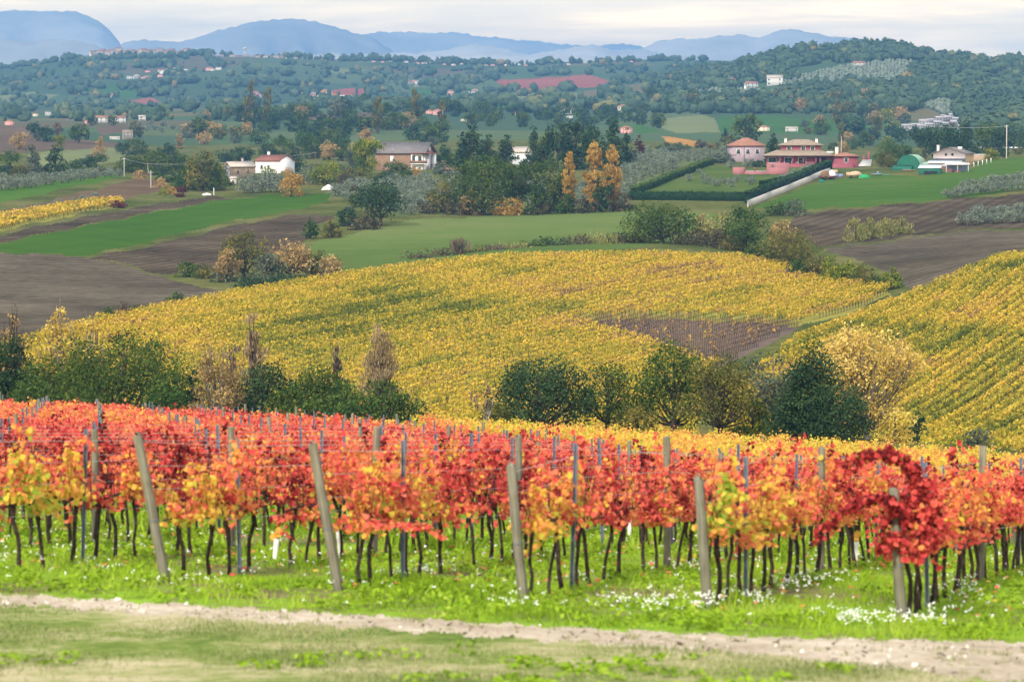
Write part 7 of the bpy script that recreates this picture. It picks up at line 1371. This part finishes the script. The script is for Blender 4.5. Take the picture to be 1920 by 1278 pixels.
far_house(278, 226, 36, HM[4], 'long grey roofed shed under the dark pines on the left hill', hs=.4, rot=.05); far_house(822, 216, 17, HM[3], 'bright pink house on the far ridge in the middle', rot=.2); far_house(806, 214, 12, HM[3], 'smaller pale pink house left of the bright pink house', rot=.2)
far_house(869, 228, 12, HM[4], 'tiny white shed in the field above the conifers', hs=.6); far_house(1062, 214, 19, HM[0], 'white house with red roof above the dark pines', rot=.1); far_house(1068, 222, 12, HM[4], 'low white annex below the red roofed white house', hs=.6); far_house(1120, 210, 12, HM[4], 'small white house among trees right of the pines'); far_house(1168, 210, 20, HM[1], 'white house with wide orange roof on the middle slope', rot=0)
far_house(965, 216, 10, HM[1], 'small cream house in the middle distance'); far_house(1176, 250, 20, HM[3], 'pinkish house behind the last conifers', rot=.2)
far_house(1366, 160, 28, HM[3], 'pink long house on the shoulder of the right hill', rot=0, hs=.8); far_house(1411, 165, 22, HM[0], 'white house between two dark trees on the right hill shoulder', rot=.2, hs=.8); far_house(1452, 160, 28, HM[4], 'house with a shining pale roof on the right hill shoulder', rot=-.2); far_house(1612, 127, 22, HM[0], 'white villa among olives high on the right hill', rot=.1, hs=.8); far_house(1605, 122, 10, HM[0], 'small annex left of the white villa among olives', hs=1)
far_house(1432, 246, 22, HM[1], 'cream house behind the big green oak', rot=0, hs=.7); far_house(1485, 247, 22, HM[4], 'white house right of the cream house behind the oak', rot=0, hs=.6); far_house(15, 235, 14, HM[3], 'pink house at the left edge on the valley floor')
cs = far_house(1694, 97, 18, house_mesh('castle', 11, 9, 9, .4, 'brick', 'tan', 'hip', 3), 'square brown castle block on top of the right hill', None, 1500, .1, 'castle', 'castle', .85)
far_house(1712, 182, 26, HT[3], 'stone ruin on the wooded right slope', None, 1300, .2, hs=.5)
# stepped grey hamlet on the right slope
for i, (x, y, w) in enumerate([(1700, 242, 18), (1716, 240, 16), (1732, 236, 18), (1748, 231, 18), (1764, 229, 18), (1780, 228, 18), (1794, 230, 16), (1728, 243, 16), (1744, 241, 18), (1760, 238, 18), (1776, 238, 18), (1792, 238, 18), (1804, 243, 14), (1712, 248, 16), (1786, 222, 14), (1770, 223, 12), (1757, 224, 10)]):
    far_house(x, y, w, house_mesh('stone_house', 11, 9, 5.5, 1.6, 'gstone', 'gstone', 'gable', 3) if i == 0 else [o_ for o_ in S.objects if o_.name.startswith('stone_house')][0].data, 'grey stone house stepped up the slope in the hamlet above the farm barns', 'houses of the grey stone hamlet', 1200, rngh.uniform(-.3, .3), 'stone_house', hs=rngh.uniform(.7, 1.1))
# hilltop village and the houses below it
vil = []
for x in np.arange(176, 350, 4.0):
    for j in range(rngh.randint(1, 3)):
        yr = np.interp(x, XR, RIDGE); vil.append((x + rngh.uniform(-1.5, 1.5), yr + 1.0 + j * 2.6 + rngh.uniform(-.6, .8)))
for x, y in vil: far_house(x, y, rngh.uniform(6, 11), HT[rngh.randint(4)], 'tiny stone house packed in the village on top of the left ridge', 'houses of the hilltop village', 3000, None, hs=rngh.uniform(.7, 1.3))
tow = house_mesh('bell_tower', 5, 5, 22, 1.2, 'fstone', 'tan', 'hip', 1)
for x, w, lb in [(205, 3.2, 'short bell tower at the left of the hilltop village'), (264, 4, 'tall square bell tower in the middle of the hilltop village'), (302, 3.2, 'bell tower at the right of the hilltop village')]:
    far_house(x, np.interp(x, XR, RIDGE) + 1.5, w, tow, lb, None, 3000, .2, 'bell_tower', 'tower', .55, 5.0)
for x in np.arange(372, 560, 9): far_house(x + rngh.uniform(-3, 3), np.interp(x, XR, RIDGE) + 1.6 + rngh.uniform(0, 2), rngh.uniform(6, 9), HT[rngh.randint(4)], 'tiny house along the ridge near the water tower', 'houses along the ridge by the water tower', 3000, None, hs=.6)
for x in list(np.arange(700, 1000, 19)) + [1060, 1100, 1180]: far_house(x + rngh.uniform(-5, 5), np.interp(x, XR, RIDGE) + 2 + rngh.uniform(0, 3), rngh.uniform(6, 9), HM[rngh.randint(5)], 'tiny pale house on the middle of the far ridge', 'houses on the middle of the far ridge', 3000, None, hs=.7)
for x, y, n, rx, ry, gp in [(318, 135, 16, 26, 4, 'the bright hamlet below the hilltop village'), (265, 146, 9, 24, 3, 'the lower left hamlet on the far hill'), (150, 152, 7, 26, 3, 'the far hillside left of the hamlets'), (395, 130, 5, 22, 3, 'the far hillside right of the bright hamlet'), (195, 183, 6, 14, 3, 'the valley floor below the left hill'), (450, 178, 8, 40, 5, 'the valley floor below the water tower'), (770, 156, 10, 50, 5, 'the middle of the far hillside'), (880, 176, 8, 40, 5, 'the valley floor below the pink field'), (620, 178, 7, 60, 8, 'the far valley in front of the ridge'), (40, 215, 6, 40, 4, 'the valley at the left edge'), (1330, 140, 6, 40, 6, 'the slope left of the wooded hill')]:
    for i in range(n): far_house(x + rngh.normal(0, rx * .6), y + rngh.normal(0, ry * .6), rngh.uniform(6, 11), HM[rngh.randint(5)], f'tiny pale house in {gp}', f'houses in {gp}', 1500, None, hs=rngh.uniform(.7, 1))
# water tower
X, Y, Z = at(459, 105, 3000); k = Y / FPX; h = (105 - 87) * k; wt_ = root('water_tower', (X, Y, Z), 'mushroom shaped water tower standing on the far ridge', 'water tower')
part('shaft', 'conc', wt_, tube(np.array([(0, 0, -3), (0, 0, h * .3), (0, 0, h * .74)]), [1.5 * k * .55, 1.2 * k * .55, 1.1 * k * .55], 12)); part('tank', 'conc', wt_, tube(np.array([(0, 0, h * .70), (0, 0, h * .78), (0, 0, h * .86), (0, 0, h * .97), (0, 0, h)]), np.array([1.0, 2.5, 3.1, 2.9, 1.6]) * k, 16))
# ------------------------------------------------------------------ woods too far to count
def far_blob(rng, H, Wd, n):
    """a lumpy crown with leaf sprays standing off it"""
    nu, nv_ = 9, 6; V = []
    p1, p2, p3 = rng.uniform(0, 6, 3)
    for i in range(nv_):
        ph = PI * (i + .15) / (nv_ - .7)
        for j in range(nu):
            a = 2 * PI * j / nu; k = 1 + .16 * math.sin(3 * a + p1 + 2 * ph) + .12 * math.sin(2 * a + p2 - 3 * ph) + rng.normal(0, .06)
            V.append((math.sin(ph) ** .8 * math.cos(a) * k * Wd / 2 * .9, math.sin(ph) ** .8 * math.sin(a) * k * Wd / 2 * .9, H * (.48 + .47 * math.cos(ph) * (1 + .1 * math.sin(a * 2 + p3)))))
    V = np.array(V); ii = np.arange(nu * nv_).reshape(nv_, nu); j = np.roll(ii, -1, 1); Q = np.stack([ii[:-1], ii[1:], j[1:], j[:-1]], -1).reshape(-1, 4)
    P = V[rng.randint(len(V), size=n)]; o = P - np.array([0, 0, H * .45]); o /= np.linalg.norm(o, axis=1, keepdims=True); v, q = cards(rng, P * np.array([1.04, 1.04, 1.02]) + rng.normal(0, .03, (n, 3)), Wd * rng.uniform(.16, .32, n), o, 1.5, .75)
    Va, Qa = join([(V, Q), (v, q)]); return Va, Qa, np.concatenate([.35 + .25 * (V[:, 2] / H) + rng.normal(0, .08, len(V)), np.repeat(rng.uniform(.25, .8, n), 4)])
rngf = np.random.RandomState(123); BL = [far_blob(rngf, 1, 1.0, 40) for _ in range(10)]; BLS = [far_blob(rngf, 1, 1.0, 18) for _ in range(10)]
def wood(name, polys, label, seed, D0, D1, size=(6, 11), warm=.10, small=False, clump=False):
    """polys: (outline in the photo, number of trees)"""
    rng = np.random.RandomState(seed); V_, Q_, T_ = [], [], []; off = 0; lib = BLS if small else BL
    for poly, n in polys:
        xs, ys = zip(*poly); k = 0; tries = 0
        while k < n and tries < n * 40:
            tries += 1; x, y = rng.uniform(min(xs), max(xs)), rng.uniform(min(ys), max(ys))
            if not inpoly(np.array(x), np.array(y), poly): continue
            if clump and np.sin(x * .045 + 1.7 * np.sin(y * .11 + seed)) + np.sin(y * .33 + x * .021 + 2 * np.sin(x * .017)) + .7 * np.sin(x * .13 - y * .21) < rng.normal(.35, .35): continue
            X, Y, Z = at(x, y, D0, D1); k += 1; h = rng.uniform(*size) * rng.choice([.6, 1, 1.25]); w = h * rng.choice([.6, .9, 1.2, 1.7]); v, q, t_ = lib[rng.randint(10)]; a = rng.uniform(0, 6.28); c, s = math.cos(a), math.sin(a)
            V_.append(np.stack([(v[:, 0] * c - v[:, 1] * s) * w + X, (v[:, 0] * s + v[:, 1] * c) * w + Y, v[:, 2] * h + Z - .3], 1)); Q_.append(q + off); off += len(v)
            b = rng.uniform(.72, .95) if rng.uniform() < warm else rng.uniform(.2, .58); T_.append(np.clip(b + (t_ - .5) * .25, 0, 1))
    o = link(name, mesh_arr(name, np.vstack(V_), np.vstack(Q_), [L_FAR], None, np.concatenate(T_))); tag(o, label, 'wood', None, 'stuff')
def band(x0, x1, y0, y1): return [(x0, y0), (x1, y0), (x1, y1), (x0, y1)]
def line(p, w=2.5): return [(x, y - w) for x, y in p] + [(x, y + w) for x, y in reversed(p)]
ridge_l = [(x, float(np.interp(x, XR, RIDGE)) + 1.6) for x in range(-40, 1340, 20)]
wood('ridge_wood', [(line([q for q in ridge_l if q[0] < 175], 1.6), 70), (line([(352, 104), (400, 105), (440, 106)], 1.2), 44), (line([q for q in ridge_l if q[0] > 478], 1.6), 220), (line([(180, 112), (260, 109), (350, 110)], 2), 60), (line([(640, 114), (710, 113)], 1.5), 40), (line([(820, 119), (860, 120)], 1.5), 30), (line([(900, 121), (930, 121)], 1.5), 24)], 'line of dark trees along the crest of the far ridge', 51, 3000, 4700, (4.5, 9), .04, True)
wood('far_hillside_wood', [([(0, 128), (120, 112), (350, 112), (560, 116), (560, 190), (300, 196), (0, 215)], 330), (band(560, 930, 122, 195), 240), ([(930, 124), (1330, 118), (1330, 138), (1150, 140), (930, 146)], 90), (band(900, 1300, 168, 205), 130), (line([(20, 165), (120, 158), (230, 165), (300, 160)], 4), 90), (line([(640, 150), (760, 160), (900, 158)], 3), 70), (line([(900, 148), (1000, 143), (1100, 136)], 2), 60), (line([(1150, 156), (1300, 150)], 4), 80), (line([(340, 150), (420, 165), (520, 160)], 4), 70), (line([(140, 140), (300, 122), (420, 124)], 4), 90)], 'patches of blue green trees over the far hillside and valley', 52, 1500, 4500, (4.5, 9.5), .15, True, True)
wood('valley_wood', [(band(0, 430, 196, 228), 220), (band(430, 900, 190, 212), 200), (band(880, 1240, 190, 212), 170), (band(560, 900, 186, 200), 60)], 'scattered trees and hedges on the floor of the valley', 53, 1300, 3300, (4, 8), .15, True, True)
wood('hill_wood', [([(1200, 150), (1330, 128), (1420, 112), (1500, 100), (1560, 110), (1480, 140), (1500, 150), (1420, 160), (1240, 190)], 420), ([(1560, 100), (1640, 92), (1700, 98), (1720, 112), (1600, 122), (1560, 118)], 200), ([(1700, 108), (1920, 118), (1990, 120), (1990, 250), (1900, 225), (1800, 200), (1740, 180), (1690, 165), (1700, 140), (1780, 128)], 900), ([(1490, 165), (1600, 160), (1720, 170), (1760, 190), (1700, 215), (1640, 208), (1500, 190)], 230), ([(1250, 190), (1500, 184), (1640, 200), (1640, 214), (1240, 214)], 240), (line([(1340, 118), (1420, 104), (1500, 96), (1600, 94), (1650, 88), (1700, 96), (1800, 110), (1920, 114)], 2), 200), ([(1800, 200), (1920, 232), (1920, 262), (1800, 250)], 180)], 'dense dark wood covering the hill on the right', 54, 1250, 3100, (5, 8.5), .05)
wood('hill_olives_wood', [([(1500, 150), (1580, 125), (1700, 112), (1720, 160), (1600, 165)], 0)], 'x', 55, 1500, 3000) if False else None
# olive dots on the two pale hillsides
def far_olives():
    rng = np.random.RandomState(56); V_, Q_, T_ = [], [], []; off = 0
    for poly, sx, sy in (([(1440, 160), (1580, 125), (1700, 112), (1740, 132), (1720, 160), (1600, 165)], 6.5, 3.2), ([(1720, 195), (1760, 185), (1900, 225), (1880, 250), (1790, 225)], 6.5, 3.4), ([(1280, 165), (1420, 170), (1480, 182), (1260, 186)], 6.5, 3.2)):
        xs, ys = zip(*poly)
        for y in np.arange(min(ys), max(ys), sy):
            for x in np.arange(min(xs), max(xs), sx):
                xx, yy = x + rng.normal(0, 1), y + rng.normal(0, .5) + (x - min(xs)) * .02
                if not inpoly(np.array(xx), np.array(yy), poly): continue
                X, Y, Z = at(xx, yy, 1250, 3000); h = rng.uniform(2.6, 3.8); v, q, t_ = BLS[rng.randint(10)]; V_.append(v * np.array([h * 1.15, h * 1.15, h]) + np.array([X, Y, Z - .2])); Q_.append(q + off); off += len(v); T_.append(np.clip(.45 + (t_ - .5) * .6 + rng.normal(0, .08), 0, 1))
    o = link('far_olive_groves', mesh_arr('far_olive_groves', np.vstack(V_), np.vstack(Q_), [L_OLIVE], None, np.concatenate(T_))); tag(o, 'dotted rows of tiny olive trees on the pale slopes of the right hill', 'olive groves', None, 'stuff')
far_olives()
for i, (x, y, w, h) in enumerate([(1097, 205, 9, 26), (1106, 206, 8, 24), (1114, 204, 8, 22), (1222, 180, 10, 26), (1236, 176, 9, 26), (1249, 178, 9, 24), (1256, 178, 9, 24), (1388, 160, 12, 22), (1398, 160, 12, 22), (1416, 158, 12, 22)]):
    mid_tree('cypress', 'dark pointed cypress in a group on the slopes left of the right hill', x, y - h, w, y, 'column', L_HOLM, 'cypresses left of the right hill', D=None)
for i, x in enumerate([1476, 1488, 1496, 1504, 1512, 1544, 1556, 1606, 1640, 1668, 1676, 1808]):
    y = float(np.interp(x, RX, RR)) + 1.5; w = [11, 9, 9, 10, 10, 14, 14, 12, 16, 22, 18, 18][i]; mid_tree('umbrella_pine' if i in (5, 6, 7) else 'tree', 'dark tree standing up from the crest of the right hill', x, y - w * .9, w, y, 'umbrella' if i in (5, 6, 7) else 'round', L_HOLM, 'trees on the crest of the right hill')
